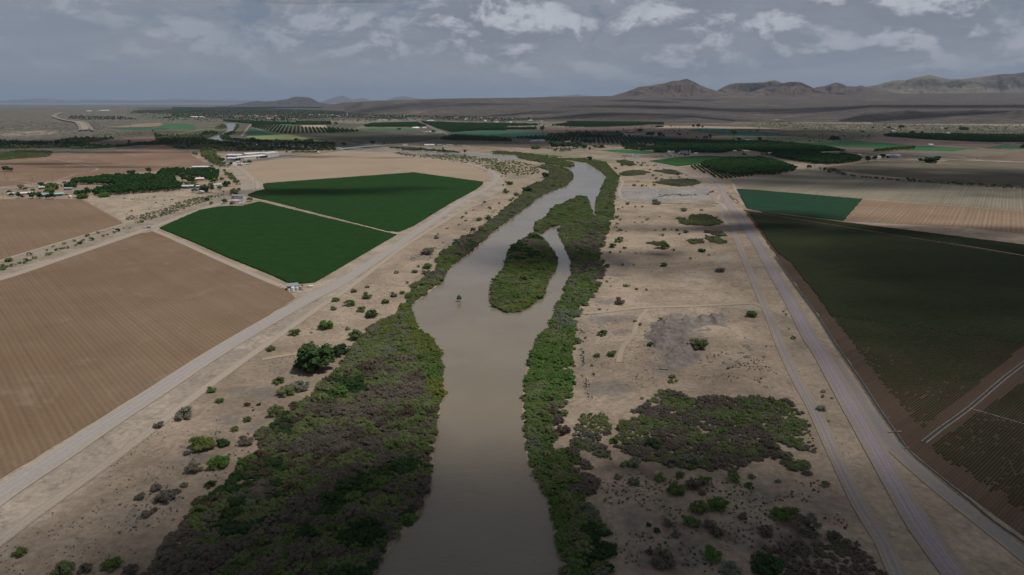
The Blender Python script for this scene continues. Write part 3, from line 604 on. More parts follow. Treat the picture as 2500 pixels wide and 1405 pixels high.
def road(name, pts, hw, mat, label, z=.2, t=PX, step=8, hw2=None, world=False, kind='structure'):
    Pw = W2(Z(t, pts)); n = len(Pw); ws = np.interp(np.arange(n), [0, n-1], [hw, hw2 or hw]) if not isinstance(hw, (list, tuple)) else np.array(hw, float)
    Q = smoothline(np.column_stack([Pw, ws]), step); c = Q[:, :2]; w = Q[:, 2]
    tg = np.gradient(c, axis=0); tg /= np.hypot(*tg.T)[:, None]+1e-9; nn = np.column_stack([-tg[:, 1], tg[:, 0]])
    us = (-1, -.5, 0, .5, 1); V = np.concatenate([np.column_stack([c+nn*(w*u)[:, None], np.full(len(c), z)])[:, None] for u in us], 1).reshape(-1, 3)
    k = len(us); i = (np.arange(len(c)-1)[:, None]*k+np.arange(k-1)[None]).ravel(); f = np.stack([i, i+k, i+k+1, i+1], 1)
    o = npmesh(name, V, f, mat); ly = o.data.uv_layers.new(name='UVMap'); ln = np.concatenate([[0], np.cumsum(np.hypot(*np.diff(c, axis=0).T))])
    uvv = np.column_stack([np.tile(us, len(c)), np.repeat(ln, k)]); ly.data.foreach_set('uv', uvv[f.ravel()].astype(np.float32).ravel())
    return struct(o, label)
gravel = roadmat('grey levee gravel', (.315,.282,.262), PALE, (-.2,.25), (.37,.335,.31))
purp = roadmat('purple grey gravel', (.255,.212,.222), (.27,.225,.185), (-.3,.1,.35), (.32,.28,.28))
track = roadmat('two track dirt', (.335,.285,.232), SAND, (-.35,.35), (.39,.345,.30), .16)
ftrack = roadmat('faint wheel track', (.335,.272,.205), SAND, (-.35,.35), (.35,.29,.22), .16)
gtrack = roadmat('grey two track', (.26,.222,.205), (.31,.25,.19), (-.35,.35), (.33,.29,.27), .16)
asph = roadmat('asphalt', (.13,.125,.13), (.17,.15,.135), (0,), (.16,.155,.155), .1)
pale_t = plain('pale track dirt', (.40,.325,.25), .9, 0, .1)
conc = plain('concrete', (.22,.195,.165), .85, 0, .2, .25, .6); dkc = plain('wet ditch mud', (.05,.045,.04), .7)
road('levee_road', [(-400,1480),(-150,1320),(0,1208),(130,1123),(259,1036),(400,945),(492,884),(620,806),(748,734),(830,692),(900,647),(985,590),(1065,535),(1130,492),(1180,465),(1207,445),(1212,430),(1195,416),(1150,403),(1090,393),(1000,383),(920,377),(850,371),(835,368)], [5.4]*10+[4.6]*13+[3.5], gravel, 'broad grey gravel levee road left of the river')
road('dirt_track', [(-300,1560),(0,1322),(130,1226),(259,1134),(389,1036),(500,950),(588,886),(652,841),(716,796),(780,751),(844,710),(910,660),(990,600),(1070,550),(1140,510),(1215,480)], 2.4, track, 'two-track dirt road on the river side of the left levee', z=.17)
road('farm_road', [(-300,765),(0,682),(150,632),(345,565),(450,527),(520,503),(590,482),(628,458),(618,440),(597,420),(572,402),(552,390),(545,385)], [4.5,4.5,4.5,5,5,5,5.5,6,5,5,5,5,5], track, 'curved farm road from the left edge to the warehouse', z=.18)
road('farm_track', [(-300,745),(0,638),(150,592),(300,548),(330,536)], 2.2, track, 'narrow dirt track along the upper brown field', z=.16)
road('farm_track', [(372,562),(420,582),(540,636),(640,680),(700,704),(740,716)], 2.6, track, 'dirt track between the brown field and the green field', z=.16)
road('farm_track', [(608,487),(655,492),(740,512),(860,543),(970,571),(1000,570)], 3.0, track, 'straight dirt track between the two green fields', z=.17)
road('farm_track', [(610,383),(755,384),(860,394),(980,410),(985,411.5),(942,413.5),(1012,421)], .9, pale_t, 'pale zigzag track on the tan fallow field', z=.3)
road('country_road', [(-300,470),(0,464),(90,457),(150,450)], 3.2, asph, 'asphalt road left of the farmstead', z=.17)
road('country_road', [(430,407),(510,400),(560,396),(640,392),(700,387),(760,378),(830,368),(832,366)], 3.5, asph, 'asphalt road passing the warehouses towards the bridge', z=.24)
road('valley_road', [(938,355.5),(1000,352),(1080,345),(1100,335),(1085,325),(1060,315),(1040,306),(1010,296),(995,288)], [6,6,6,6,7,8,10,12,12], roadmat('valley road', (.19,.17,.16), (.24,.20,.17)), 'asphalt road leading from the bridge to the far town', z=.5)
road('levee_road', [(940,357),(1200,363),(1302,367.5),(1430,377),(1533,388),(1584,400),(1661,418),(1700,436),(1725,450),(1742,480),(1755,500),(1775,525),(1795,575),(1825,650),(1855,720),(1885,790),(1905,840),(1945,925),(1987,1000),(2043,1120),(2103,1240),(2160,1330),(2192,1405),(2230,1490)], [4,4,4.5,4.5,4.5,4,4,4,3.5,3,3,3]+[2.6]*12, gtrack, 'inner grey dirt road along the right levee', z=.2)
road('levee_road', [(1540,388),(1635,405),(1687,418),(1738,436),(1758,456),(1769,480),(1783,505),(1812,540),(1850,598),(1885,660),(1930,735),(1975,820),(2005,865),(2045,935),(2082,1000),(2150,1120),(2205,1215),(2256,1300),(2335,1405),(2400,1490)], [4,4.2,4.2,4.2,4.2,4.5,5,4.6,4.4,4.3,4.2,4.2,4.2,4.2,4.2,4,4,4,4,4], purp, 'broad purple grey gravel road on top of the right levee', z=.24)
road('levee_road', [(2035,880),(2090,960),(2150,1050),(2195,1105),(2260,1165),(2342,1232),(2430,1300),(2520,1372),(2640,1470)], [3,3.2,3.4,3.4,3,3,3,3,3], roadmat('ditch road', (.225,.20,.19), (.27,.225,.175)), 'grey service road following the concrete ditch', z=.17)
road('farm_track', [(1822,513),(1860,519),(2059,550),(2500,625),(3300,762)], .9, pale_t, 'thin pale track below the narrow crop strip', z=.24)
road('farm_track', [(1780,500),(1830,512),(1860,517),(2059,542),(2500,598),(3300,700)], .9, plain('reddish track', (.30,.215,.165), .9, 0, .1), 'thin reddish track above the narrow crop strip', z=.22)
road('farm_track', [(1787,455),(1860,465),(2106,487),(2500,517),(3200,575)], 1.6, plain('tan track', (.32,.25,.185), .9, 0, .1), 'tan track along the foot of the striped stubble field', z=.22)
road('farm_track', [(1700,436),(1779,440),(1860,426),(1955,414),(2000,418),(2080,430),(2175,441),(2347,454),(2500,464),(2900,490)], 2.0, plain('tan track'), 'tan track curving above the striped stubble field', z=.26) if False else road('farm_track', [(1745,443),(1779,439),(1860,426),(1955,414),(2000,418),(2080,430),(2175,440),(2347,452),(2500,463),(2900,490)], 2.0, MATS['tan track'], 'tan track curving above the striped stubble field', z=.26)
road('farm_track', [(1990,412),(2050,404),(2135,390),(2300,399),(2500,412),(2900,440)], 2.2, plain('dull track', (.25,.19,.15), .9, 0, .1), 'track from the white container past the dairy', z=.3)
road('farm_track', [(2200,380),(2350,389),(2500,393),(2800,402)], 1.8, MATS['dull track'], 'track leading past the red truck', z=.4)
road('farm_track', [(1940,351),(2050,345),(2155,334),(2170,330)], 3, plain('far track', (.30,.25,.20), .9, 0, .1), 'pale track below the long orchard', z=.5)
road('farm_track', [(1840,500),(1800,470),(1790,450)], 2.2, track, 'dirt track left of the teal field', z=.2)
road('dirt_track', [(1497,430),(1520,445),(1512,465),(1520,485),(1560,494),(1650,496),(1735,499),(1760,510),(1765,530),(1775,550)], 2.2, track, 'looping dirt track around the gravel lot', z=.16)
road('dirt_track', [(1765,470),(1750,490),(1765,500),(1772,515),(1762,530),(1775,545)], 2.4, track, 'short dirt link beside the tractor', z=.18)
road('dirt_track', [(1400,768),(1480,762),(1560,752),(1700,748),(1845,742),(1880,760)], 2.0, ftrack, 'faint dirt track crossing the sand above the gravel mounds', z=.16)
road('dirt_track', [(1580,755),(1555,790),(1548,815),(1520,850),(1510,885)], 1.3, ftrack, 'faint wheel track bending down beside the gravel mounds', z=.16)
road('dirt_track', [(640,878),(700,868),(740,862)], 1.6, ftrack, 'wheel track leading to the big round tree', z=.16)
road('highway', [(-300,345),(0,336),(60,333),(140,328),(190,322),(222,317)], 6, roadmat('highway', (.25,.23,.22), (.30,.26,.21)), 'highway running along the left desert', z=1.5)
road('highway', [(190,322),(197,320),(196,312),(190,304),(182,300),(165,297),(140,290),(133,284),(150,276)], [7,7,8,9,9,12,14,18,20], roadmat('highway lane', (.19,.18,.18), (.33,.28,.22)), 'left carriageway of the distant divided highway', z=6)
road('highway_median', [(205,320),(209,315),(204,308),(197,302),(186,299),(170,297)], [14,14,14,14,14,10], plain('median grass', (.30,.26,.19), .9, 0, .1), 'pale grass median of the divided highway', z=5)
road('highway', [(226,322),(222,316),(215,308),(209,302),(196,298)], [6,7,8,9,9], MATS['median grass'] if False else bpy.data.materials['highway lane'], 'right carriageway of the distant divided highway', z=6)
road('far_levee_road', [(590,333),(598,322),(607,310),(613,303)], 5, roadmat('far levee', (.22,.195,.18), (.28,.23,.18)), 'straight levee road beside the far river bend', z=.5)
road('farm_track', [(400,336),(440,327),(500,316),(560,312)], 4, plain('far pale track', (.34,.29,.23), .9, 0, .1), 'pale dirt road left of the far river bend', z=.5)
road('farm_track', [(603,312),(625,315),(660,325),(700,329),(790,340),(870,352)], 4, MATS['dull track'], 'track between the far orchard and the pale field', z=.6)
road('farm_track', [(75,385),(120,372),(200,367),(260,364),(380,355),(440,360)], 3.5, MATS['far track'], 'pale dirt track along the dark belt of trees', z=.4)
road('farm_track', [(0,440),(60,445),(110,450),(190,425),(225,420),(232,410),(150,393),(80,382)], 2, MATS['far track'], 'pale track winding over the wide fallow field', z=.4)
def ditch(pts, t, label, s=1.0):
    Pw = smoothline(W2(Z(t, pts)), 5); tg = np.gradient(Pw, axis=0); tg /= np.hypot(*tg.T)[:, None]; nn = np.column_stack([-tg[:, 1], tg[:, 0]])
    root = empty('irrigation_ditch', (Pw[0][0], Pw[0][1], 0), 0, label, 'ditch')
    def strip(prof, name, mat):
        V = np.concatenate([np.column_stack([Pw-Pw[0]+nn*(u*s), np.full(len(Pw), zz)])[:, None] for u, zz in prof], 1).reshape(-1, 3); k = len(prof)
        i = (np.arange(len(Pw)-1)[:, None]*k+np.arange(k-1)[None]).ravel(); npmesh(name, V, np.stack([i, i+k, i+k+1, i+1], 1)[:, ::-1], mat, root)
    strip([(-1.05,.06),(-.80,.42),(-.68,.42),(-.55,.12)], 'ditch_wall', conc); strip([(.55,.12),(.68,.42),(.80,.42),(1.05,.06)], 'ditch_wall', conc)
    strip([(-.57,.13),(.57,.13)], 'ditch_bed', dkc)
    return root, Pw, nn
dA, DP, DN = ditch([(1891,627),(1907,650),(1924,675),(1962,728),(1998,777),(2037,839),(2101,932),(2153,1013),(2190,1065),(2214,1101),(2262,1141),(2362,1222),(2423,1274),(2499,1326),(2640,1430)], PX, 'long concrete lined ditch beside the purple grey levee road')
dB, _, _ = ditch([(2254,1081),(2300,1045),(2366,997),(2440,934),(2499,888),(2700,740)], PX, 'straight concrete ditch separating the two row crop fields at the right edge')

# ------------------------------------------------------------------ foliage
BARK = plain('bark', (.10,.075,.055), .9)
GREENS = {
 'mesq': leafmat('mesquite leaves', (.118,.168,.052), (.155,.212,.070), (.160,.178,.085)),
 'dark': leafmat('dark leaves', (.042,.084,.030), (.066,.112,.040)),
 'bright': leafmat('bright leaves', (.100,.182,.045), (.138,.225,.060)),
 'dry': leafmat('dry tamarisk twigs', (0.153,0.130,0.104), (0.208,0.179,0.140), (0.150,0.159,0.101)),
 'red': leafmat('reddish dry twigs', (.115,.085,.060), (.150,.112,.080), (.12,.115,.07)),
 'olive': leafmat('olive leaves', (.165,.198,.082), (.215,.248,.108), (.19,.175,.11)),
 'yel': leafmat('yellow green leaves', (.150,.182,.045), (.200,.225,.062)),
 'sage': leafmat('sage grey leaves', (0.178,0.201,0.138), (0.230,0.241,0.172), (0.196,0.172,0.138)),
 'pecan': leafmat('pecan leaves', (.026,.070,.018), (.042,.105,.026), sc=.08),
}
def addcores(V, Fc, MI, cores, n, r):
    for bx, by, bz, br in cores:
        k, q = 7, 4; b = n
        for j in range(q+1):
            for i in range(k):
                th = math.pi*j/q; a = 6.283*i/k+j*.4; rr_ = br*(.82+.36*r.random()); V.append((bx+rr_*math.sin(th)*math.cos(a), by+rr_*math.sin(th)*math.sin(a), max(-.02, bz+rr_*.85*math.cos(th)))); n += 1
        for j in range(q):
            for i in range(k): Fc.append((b+j*k+i, b+(j+1)*k+i, b+(j+1)*k+(i+1) % k, b+j*k+(i+1) % k)); MI.append(0)
    return n
def crown(name, mat, nb, nl, rz=.75, leaf=.13, seed=0, stems=True, spiky=0.0):
    """unit-size crown: radius about 1, base at z=0; clusters of small leaf sprays on crooked stems"""
    r = np.random.default_rng(seed); V = []; Fc = []; MI = []; n = 0; cores = []
    bl = []
    for i in range(nb):
        a = r.random()*6.283; q = r.random()**.5*.68; z = .14+(1-q*q*.8)*rz*(.08+.95*r.random())
        bl.append((q*math.cos(a), q*math.sin(a), z, .15+.22*r.random()))
    for (bx, by, bz, br) in bl:
        k = nl//nb; d = r.normal(size=(k, 3)); d /= np.linalg.norm(d, axis=1)[:, None]; d[:, 2] = np.where(d[:, 2] < -.4, -d[:, 2]*.5, d[:, 2])
        c = np.array([bx, by, bz])+d*(br*(.55+.5*r.random(k)))[:, None]*np.array([1, 1, .85])
        c[:, 2] = np.maximum(c[:, 2], .03)
        cores.append((bx, by, bz, br*.66))
        nr = d+np.array([.1, 0, 1.1])+r.normal(size=(k, 3))*.55; nr /= np.linalg.norm(nr, axis=1)[:, None]
        u = r.normal(size=(k, 3))
        if spiky: u = u*(1-spiky)+np.array([bx*.8, by*.8, .9])*spiky*1.6
        u -= (u*nr).sum(1)[:, None]*nr; u /= np.linalg.norm(u, axis=1)[:, None]+1e-6
        w = np.cross(u, nr); w /= np.linalg.norm(w, axis=1)[:, None]+1e-6
        s = leaf*(.6+.9*r.random(k))[:, None]; asp = (1+spiky*2.0)
        V.append(np.stack([c-u*s*.7*asp-w*s*.35/asp**.5, c+w*s*.9/asp, c+u*s*asp, c-w*s*.8/asp], 1).reshape(-1, 3))
        ii = n+np.arange(k)*4; Fc += [tuple(q) for q in np.stack([ii, ii+1, ii+2, ii+3], 1)]; MI += [0]*k; n += 4*k
    V = list(map(tuple, np.vstack(V))); n = addcores(V, Fc, MI, cores, n, r)
    if stems:
        mb = MB()
        for (bx, by, bz, br) in bl[:7]:
            mb.tube((0, 0, -.03), (bx*.45, by*.45, bz*.5), .045, .03, 4, caps=False); mb.tube((bx*.45, by*.45, bz*.5), (bx, by, bz), .03, .012, 4, caps=False)
        Fc += [tuple(i+n for i in f) for f in mb.f]; MI += [1]*len(mb.f); V += mb.v
    me = bpy.data.meshes.new(name); me.from_pydata([tuple(map(float, a)) for a in V], [], Fc); me.materials.append(mat); me.materials.append(BARK)
    me.polygons.foreach_set('material_index', MI); me.update(); return me
def treemesh(name, mat, seed, nl=260, nb=11, th=.32, leaf=.16, rz=.8, wide=1.0):
    """unit-height tree: trunk, limbs, crown; returns mesh with two slots"""
    r = np.random.default_rng(seed); V = []; Fc = []; MI = []; n = 0; bl = []
    for i in range(nb):
        a = r.random()*6.283; q = r.random()**.5*.30*wide; zc = th+.05+(1-th-.18)*r.random()*(1-q*.5)
        bl.append((q*math.cos(a), q*math.sin(a), zc, (.13+.10*r.random())))
    bl.append((0, 0, .82, .15))
    for (bx, by, bz, br) in bl:
        k = nl//nb; d = r.normal(size=(k, 3)); d /= np.linalg.norm(d, axis=1)[:, None]
        c = np.array([bx, by, bz])+d*(br*(.55+.55*r.random(k)))[:, None]
        u = r.normal(size=(k, 3)); u -= (u*d).sum(1)[:, None]*d*.6; u /= np.linalg.norm(u, axis=1)[:, None]
        w = np.cross(u, d); w /= np.linalg.norm(w, axis=1)[:, None]+1e-6; s = leaf*.5*(.6+.9*r.random(k))[:, None]
        V.append(np.stack([c-u*s*.7-w*s*.35, c+w*s*.9, c+u*s, c-w*s*.8], 1).reshape(-1, 3))
        ii = n+np.arange(k)*4; Fc += [tuple(q) for q in np.stack([ii, ii+1, ii+2, ii+3], 1)]; MI += [0]*k; n += 4*k
    V = list(map(tuple, np.vstack(V))); n = addcores(V, Fc, MI, [(a, b_, c_, d_*.88) for a, b_, c_, d_ in bl], n, r); mb = MB(); mb.tube((0, 0, -.02), (.01, 0, th), .03, .022, 6, caps=False)
    for (bx, by, bz, br) in bl[:6]: mb.tube((.01, 0, th*.9), (bx, by, bz), .016, .006, 4, caps=False)
    Fc += [tuple(i+n for i in f) for f in mb.f]; MI += [1]*len(mb.f); V += mb.v
    me = bpy.data.meshes.new(name); me.from_pydata([tuple(map(float, a)) for a in V], [], Fc); me.materials.append(mat); me.materials.append(BARK)
    me.polygons.foreach_set('material_index', MI); me.update(); return me
SH = {k: [crown('shrub_'+k+str(s), GREENS[k], 17, 1150, seed=s+11, leaf=.072, spiky=.6 if k in ('dry', 'red', 'olive', 'sage') else .45) for s in range(4)] for k in ('mesq', 'dark', 'bright', 'dry', 'red', 'olive', 'yel', 'sage')}
SM = {k: [crown('low_'+k+str(s), GREENS[k], 8, 190, seed=s+51, leaf=.15, stems=False, rz=.6) for s in range(2)] for k in ('mesq', 'dark', 'bright', 'dry', 'olive', 'yel', 'sage')}
TR = {k: [treemesh('tree_'+k+str(s), GREENS[k], s+71) for s in range(3)] for k in ('dark', 'mesq', 'bright', 'pecan', 'olive')}
TL = {k: [treemesh('treelow_'+k+str(s), GREENS[k], s+91, nl=70, nb=7, leaf=.30, th=.2) for s in range(2)] for k in ('dark', 'mesq', 'pecan', 'olive')}

# instanced masses (geometry nodes)
def scatter(name, pts, scales, picks, protos, label, cat, sz=None):
    """pts (n,3); scales (n,) ; picks index into protos (list of meshes)"""
    coll = bpy.data.collections.new(name+'_kinds')
    for i, me in enumerate(protos):
        coll.objects.link(bpy.data.objects.new('kind_%02d' % i, me))
    me = bpy.data.meshes.new(name); me.vertices.add(len(pts)); me.vertices.foreach_set('co', np.asarray(pts, np.float32).ravel())
    n = len(pts); sc = np.asarray(scales, np.float32); sv = np.column_stack([sc, sc, sc if sz is None else np.asarray(sz, np.float32)]).astype(np.float32)
    a = me.attributes.new('sc', 'FLOAT_VECTOR', 'POINT'); a.data.foreach_set('vector', sv.ravel())
    a = me.attributes.new('pick', 'INT', 'POINT'); a.data.foreach_set('value', np.asarray(picks, np.int32))
    a = me.attributes.new('rot', 'FLOAT_VECTOR', 'POINT'); rt = np.zeros((n, 3), np.float32); rt[:, 2] = rng.random(n)*6.283; rt[:, :2] = (rng.random((n, 2))-.5)*.25; a.data.foreach_set('vector', rt.ravel())
    o = link(bpy.data.objects.new(name, me)); ng = bpy.data.node_groups.new(name, 'GeometryNodeTree')
    ng.interface.new_socket('Geometry', in_out='INPUT', socket_type='NodeSocketGeometry'); ng.interface.new_socket('Geometry', in_out='OUTPUT', socket_type='NodeSocketGeometry')
    gi = ng.nodes.new('NodeGroupInput'); go = ng.nodes.new('NodeGroupOutput'); ip = ng.nodes.new('GeometryNodeInstanceOnPoints'); ci = ng.nodes.new('GeometryNodeCollectionInfo')
    ci.inputs[0].default_value = coll; ci.inputs['Separate Children'].default_value = True; ci.inputs['Reset Children'].default_value = True
    def na(nm, ty):
        q = ng.nodes.new('GeometryNodeInputNamedAttribute'); q.data_type = ty; q.inputs[0].default_value = nm; return q.outputs[0]
    ng.links.new(gi.outputs[0], ip.inputs['Points']); ng.links.new(ci.outputs[0], ip.inputs['Instance']); ip.inputs['Pick Instance'].default_value = True
    ng.links.new(na('pick', 'INT'), ip.inputs['Instance Index']); ng.links.new(na('sc', 'FLOAT_VECTOR'), ip.inputs['Scale'])
    er = ng.nodes.new('FunctionNodeEulerToRotation'); ng.links.new(na('rot', 'FLOAT_VECTOR'), er.inputs[0]); ng.links.new(er.outputs[0], ip.inputs['Rotation'])
    ng.links.new(ip.outputs[0], go.inputs[0]); md = o.modifiers.new('scatter', 'NODES'); md.node_group = ng
    return tag(o, label, cat, kind='stuff')
def fill(poly, sp, jit=.45):
    lo, hi = poly.min(0), poly.max(0); xs = np.arange(lo[0], hi[0], sp); ys = np.arange(lo[1], hi[1], sp)
    X, Y = np.meshgrid(xs, ys); X = X+(np.arange(len(ys)) % 2)[:, None]*sp*.5
    P = np.column_stack([X.ravel(), Y.ravel()]); P += (rng.random(P.shape)-.5)*2*jit*sp
    return P[inpoly(P, poly)]
def choose(P, kinds, zones=(), scale=18., seed=0.):
    """kinds: [(name, weight)]; picks by slow noise so that species grow in patches; zones: (poly world, kinds)"""
    names = []
    def pickk(P, kinds):
        w = np.cumsum([b for _, b in kinds]); w = w/w[-1]
        f = fbm(P[:, 0]/scale+seed, P[:, 1]/scale+seed*2, 3); f = np.argsort(np.argsort(f))/max(1, len(f)) if len(f) else f
        f = np.clip(f+(rng.random(len(P))-.5)*.35, 0, .999); return np.searchsorted(w, f, side='right')
    res = np.array([k for k, _ in kinds])[np.clip(pickk(P, kinds), 0, len(kinds)-1)].astype(object)
    for poly, kk in zones:
        m = inpoly(P, poly)
        if m.any(): res[m] = np.array([k for k, _ in kk])[np.clip(pickk(P[m], kk), 0, len(kk)-1)]
    return res
def thicket(name, pts, sp, size, kinds, label, cat='thicket', t=PX, zones=(), lib=None, scale=18., hr=.85, seed=0., edge=0.0, water=False, zb=0.0, thin=0.0, rag=1.6):
    lib = lib or SH; poly = W2(Z(t, pts)); P = fill(poly, sp); rag = {'riverside_thicket': 2.6, 'island_thicket': .3, 'hedge_line': 0, 'woodland': .5}.get(name, rag)
    if rag:
        d = edged(P, poly); q_ = d > (fbm(P[:, 0]/(sp*3), P[:, 1]/(sp*3), 3)-.42)*sp*rag*3.5; P = P[q_ | ((edged(P, RIVW) < 6.5) if water else False)]
    if thin: P = P[fbm(P[:, 0]/(sp*2.2)+5, P[:, 1]/(sp*2.2), 3) > thin]
    if edge: 
        d = edged(P, poly); P = P[d > edge]
    if water: P = P[~inpoly(P, RIVW) & (edged(P, RIVW) > .9)]
    kn = choose(P, kinds, [(W2(Z(a, b)), c) for a, b, c in zones], scale, seed)
    allk = sorted(set(kn)); protos = []; off = {}
    for k in allk: off[k] = len(protos); protos += lib[k]
    pk = np.array([off[k]+rng.integers(len(lib[k])) for k in kn])
    s = size*(.55+.6*rng.random(len(P))+.5*(rng.random(len(P)) < .12))*(.8+.5*fbm(P[:, 0]/9, P[:, 1]/9, 2))
    return scatter(name, np.column_stack([P, np.full(len(P), zb)]), s, pk, protos, label, cat, sz=s*hr*(.7+.4*rng.random(len(P)))*(.55+.95*fbm(P[:, 0]/7+9, P[:, 1]/7, 2)))

# ------------------------------------------------------------------ riverside thickets
MIXD = [('dry', 3), ('olive', 2), ('mesq', 2), ('red', 1), ('sage', 1)]
MIXG = [('mesq', 3), ('bright', 2), ('olive', 2)]
thicket('riverside_thicket', [(280,1520),(345,1410),(402,1335),(430,1285),(492,1222),(552,1185),(600,1130),(612,1085),(648,1040),(700,1000),(745,975),(780,940),(825,905),(845,870),(862,835),(900,800),(935,782),(965,757),(1000,735),(1009,748),(1022,798),(1052,832),(1078,868),(1085,943),(1078,988),(1062,1084),(1059,1148),(1040,1210),(1010,1270),(960,1330),(915,1405),(830,1520)],
    1.75, 2.0, [('dry', 4), ('olive', 2.2), ('mesq', 2), ('red', 1), ('dark', 2.5)], 'wide dark tangle of willow and dry tamarisk on the left river bank', t=PX,
    zones=[(PX, [(820,905),(870,835),(960,757),(1000,735),(1022,798),(1060,850),(1040,900),(900,900)], [('olive', 4), ('sage', 2), ('yel', 2), ('mesq', 1)]),
           (PX, [(1000,740),(1022,798),(1052,832),(1078,868),(1085,943),(1078,988),(1040,970),(1030,870),(990,800)], [('yel', 4), ('bright', 2), ('mesq', 1)]),
           (PX, [(870,890),(1020,870),(1030,930),(900,960)], [('red', 1), ('dry', 2), ('olive', 2)]),
           (PX, [(720,1010),(900,960),(960,1080),(800,1180),(690,1130)], [('dry', 5), ('red', 1.5), ('olive', 2)]),
           (PX, [(840,1180),(1000,1120),(1060,1150),(1000,1280),(880,1400),(700,1420),(700,1330)], [('dark', 2), ('mesq', 1.3), ('dry', 2), ('olive', 1)]),
           (PX, [(520,1260),(640,1170),(720,1230),(600,1320),(500,1330)], [('olive', 2), ('dark', 2), ('dry', 2)])], scale=14., water=True)
thicket('riverside_thicket', [(1000,738),(985,722),(1010,695),(1040,668),(1065,640),(1085,612),(1115,590),(1160,567),(1200,536),(1235,508),(1268,480),(1290,455),(1330,440),(1330,428),(1345,420),(1310,408),(1330,402),(1384,412),(1398,425),(1399,438),(1382,454),(1323,479),(1269,520),(1210,563),(1150,617),(1100,654),(1078,689),(1028,729),(1009,746)],
    1.9, 2.0, [('olive', 3), ('mesq', 3), ('sage', 2), ('dry', 1)], 'long belt of willows on the left bank up to the river bend',
    zones=[(PX, [(1060,660),(1100,585),(1180,560),(1210,575),(1100,660)], [('mesq', 2), ('dry', 2), ('dark', 1)]), (PX, [(1270,440),(1345,418),(1400,430),(1380,456),(1300,470)], [('olive', 2), ('dry', 2), ('mesq', 1)])], water=True)
thicket('riverside_thicket', [(1264,386),(1262,381),(1300,380),(1360,386),(1400,398),(1404,407),(1384,410),(1340,401),(1300,393)], 3.2, 2.8, [('olive', 2), ('mesq', 2)], 'narrow spit of willows between two arms of the upper river')
thicket('riverside_thicket', [(1364,388),(1430,388),(1480,397),(1495,416),(1512,432),(1507,456),(1502,480),(1500,520),(1490,545),(1480,580),(1470,620),(1478,650),(1466,690),(1455,722),(1428,752),(1405,778),(1410,820),(1412,862),(1402,905),(1404,940),(1390,985),(1374,1040),(1382,1085),(1430,1115),(1455,1165),(1452,1230),(1485,1300),(1505,1345),(1510,1405),(1525,1510),(1388,1510),(1372,1405),(1357,1330),(1345,1270),(1332,1210),(1302,1160),(1286,1120),(1280,1060),(1275,1000),(1280,930),(1290,880),(1305,840),(1341,792),(1357,751),(1376,720),(1380,698),(1393,676),(1395,645),(1388,626),(1376,601),(1366,579),(1363,560),(1385,553),(1450,536),(1453,507),(1456,487),(1466,471),(1468,459),(1475,446),(1480,433),(1471,423),(1456,412),(1430,397),(1402,394)],
    1.8, 2.0, [('mesq', 3), ('olive', 3), ('bright', 1.2), ('sage', 1.5)], 'green belt of willows and reeds along the right river bank',
    zones=[(PX, [(1380,600),(1470,560),(1490,650),(1470,700),(1400,690)], [('dry', 3), ('olive', 2), ('mesq', 1)]), (PX, [(1290,830),(1420,800),(1420,900),(1400,980),(1280,1000)], [('bright', 4), ('mesq', 2), ('olive', 1)]),
           (PX, [(1340,985),(1400,990),(1400,1070),(1350,1080)], [('red', 2), ('dry', 1), ('olive', 1)]), (PX, [(1370,1080),(1480,1120),(1470,1240),(1400,1230)], [('dry', 3), ('mesq', 2)]), (PX, [(1420,1270),(1520,1290),(1530,1400),(1430,1400)], [('dark', 3), ('mesq', 1)]),
           (PX, [(1280,1120),(1360,1180),(1390,1400),(1340,1400)], [('mesq', 2), ('bright', 2), ('olive', 2)])], scale=12., water=True)
thicket('riverside_thicket', [(1366,559),(1372,547),(1400,543),(1440,524),(1462,530),(1468,548),(1410,572),(1376,580)], 1.9, 2.0, [('mesq', 3), ('olive', 2)], 'willows joining the upper island to the right bank belt')
thicket('island_thicket', ISL1, 1.9, 2.1, [('mesq', 3), ('olive', 2), ('bright', 1)], 'willows covering the narrow upper river island', zb=.1, edge=1.2)
thicket('island_thicket', ISL2, 1.8, 2.1, [('mesq', 3), ('olive', 3), ('yel', 2), ('bright', 1)], 'dense shrubs covering the teardrop shaped lower island', edge=1.4, zones=[(PX, [(1230,640),(1360,640),(1340,580),(1260,580)], [('dark', 2), ('olive', 2), ('dry', 1)])], zb=.1)
thicket('dry_scrub', [(1490,1085),(1500,1052),(1532,1012),(1582,978),(1605,955),(1650,950),(1700,962),(1750,970),(1850,970),(1905,975),(1945,985),(1965,1020),(1988,1068),(2003,1112),(1985,1118),(1960,1105),(1915,1085),(1905,1092),(1950,1115),(1995,1160),(1975,1165),(1930,1150),(1870,1125),(1840,1148),(1770,1160),(1700,1150),(1640,1155),(1580,1140),(1520,1110)],
    1.3, 1.15, [('dry', 5.5), ('olive', 4), ('sage', 1), ('mesq', .7)], 'broad patch of low brown and olive scrub right of the river', scale=10., rag=3.5, thin=.27)
thicket('dry_scrub', [(1385,1100),(1400,1040),(1430,1010),(1480,1015),(1500,1045),(1480,1090),(1500,1120),(1560,1130),(1540,1150),(1470,1120)], 1.6, 1.2, [('olive', 3), ('sage', 2), ('dry', 1)], 'loose olive scrub between the river belt and the broad brown scrub patch')
thicket('dry_scrub', [(1840,1345),(1900,1320),(1990,1330),(2030,1300),(2090,1310),(2130,1350),(2165,1400),(2220,1510),(1820,1510),(1830,1400)], 1.9, 1.3, [('dry', 4), ('olive', 1), ('dark', 1)], 'dark dry brush in the lower right foreground')
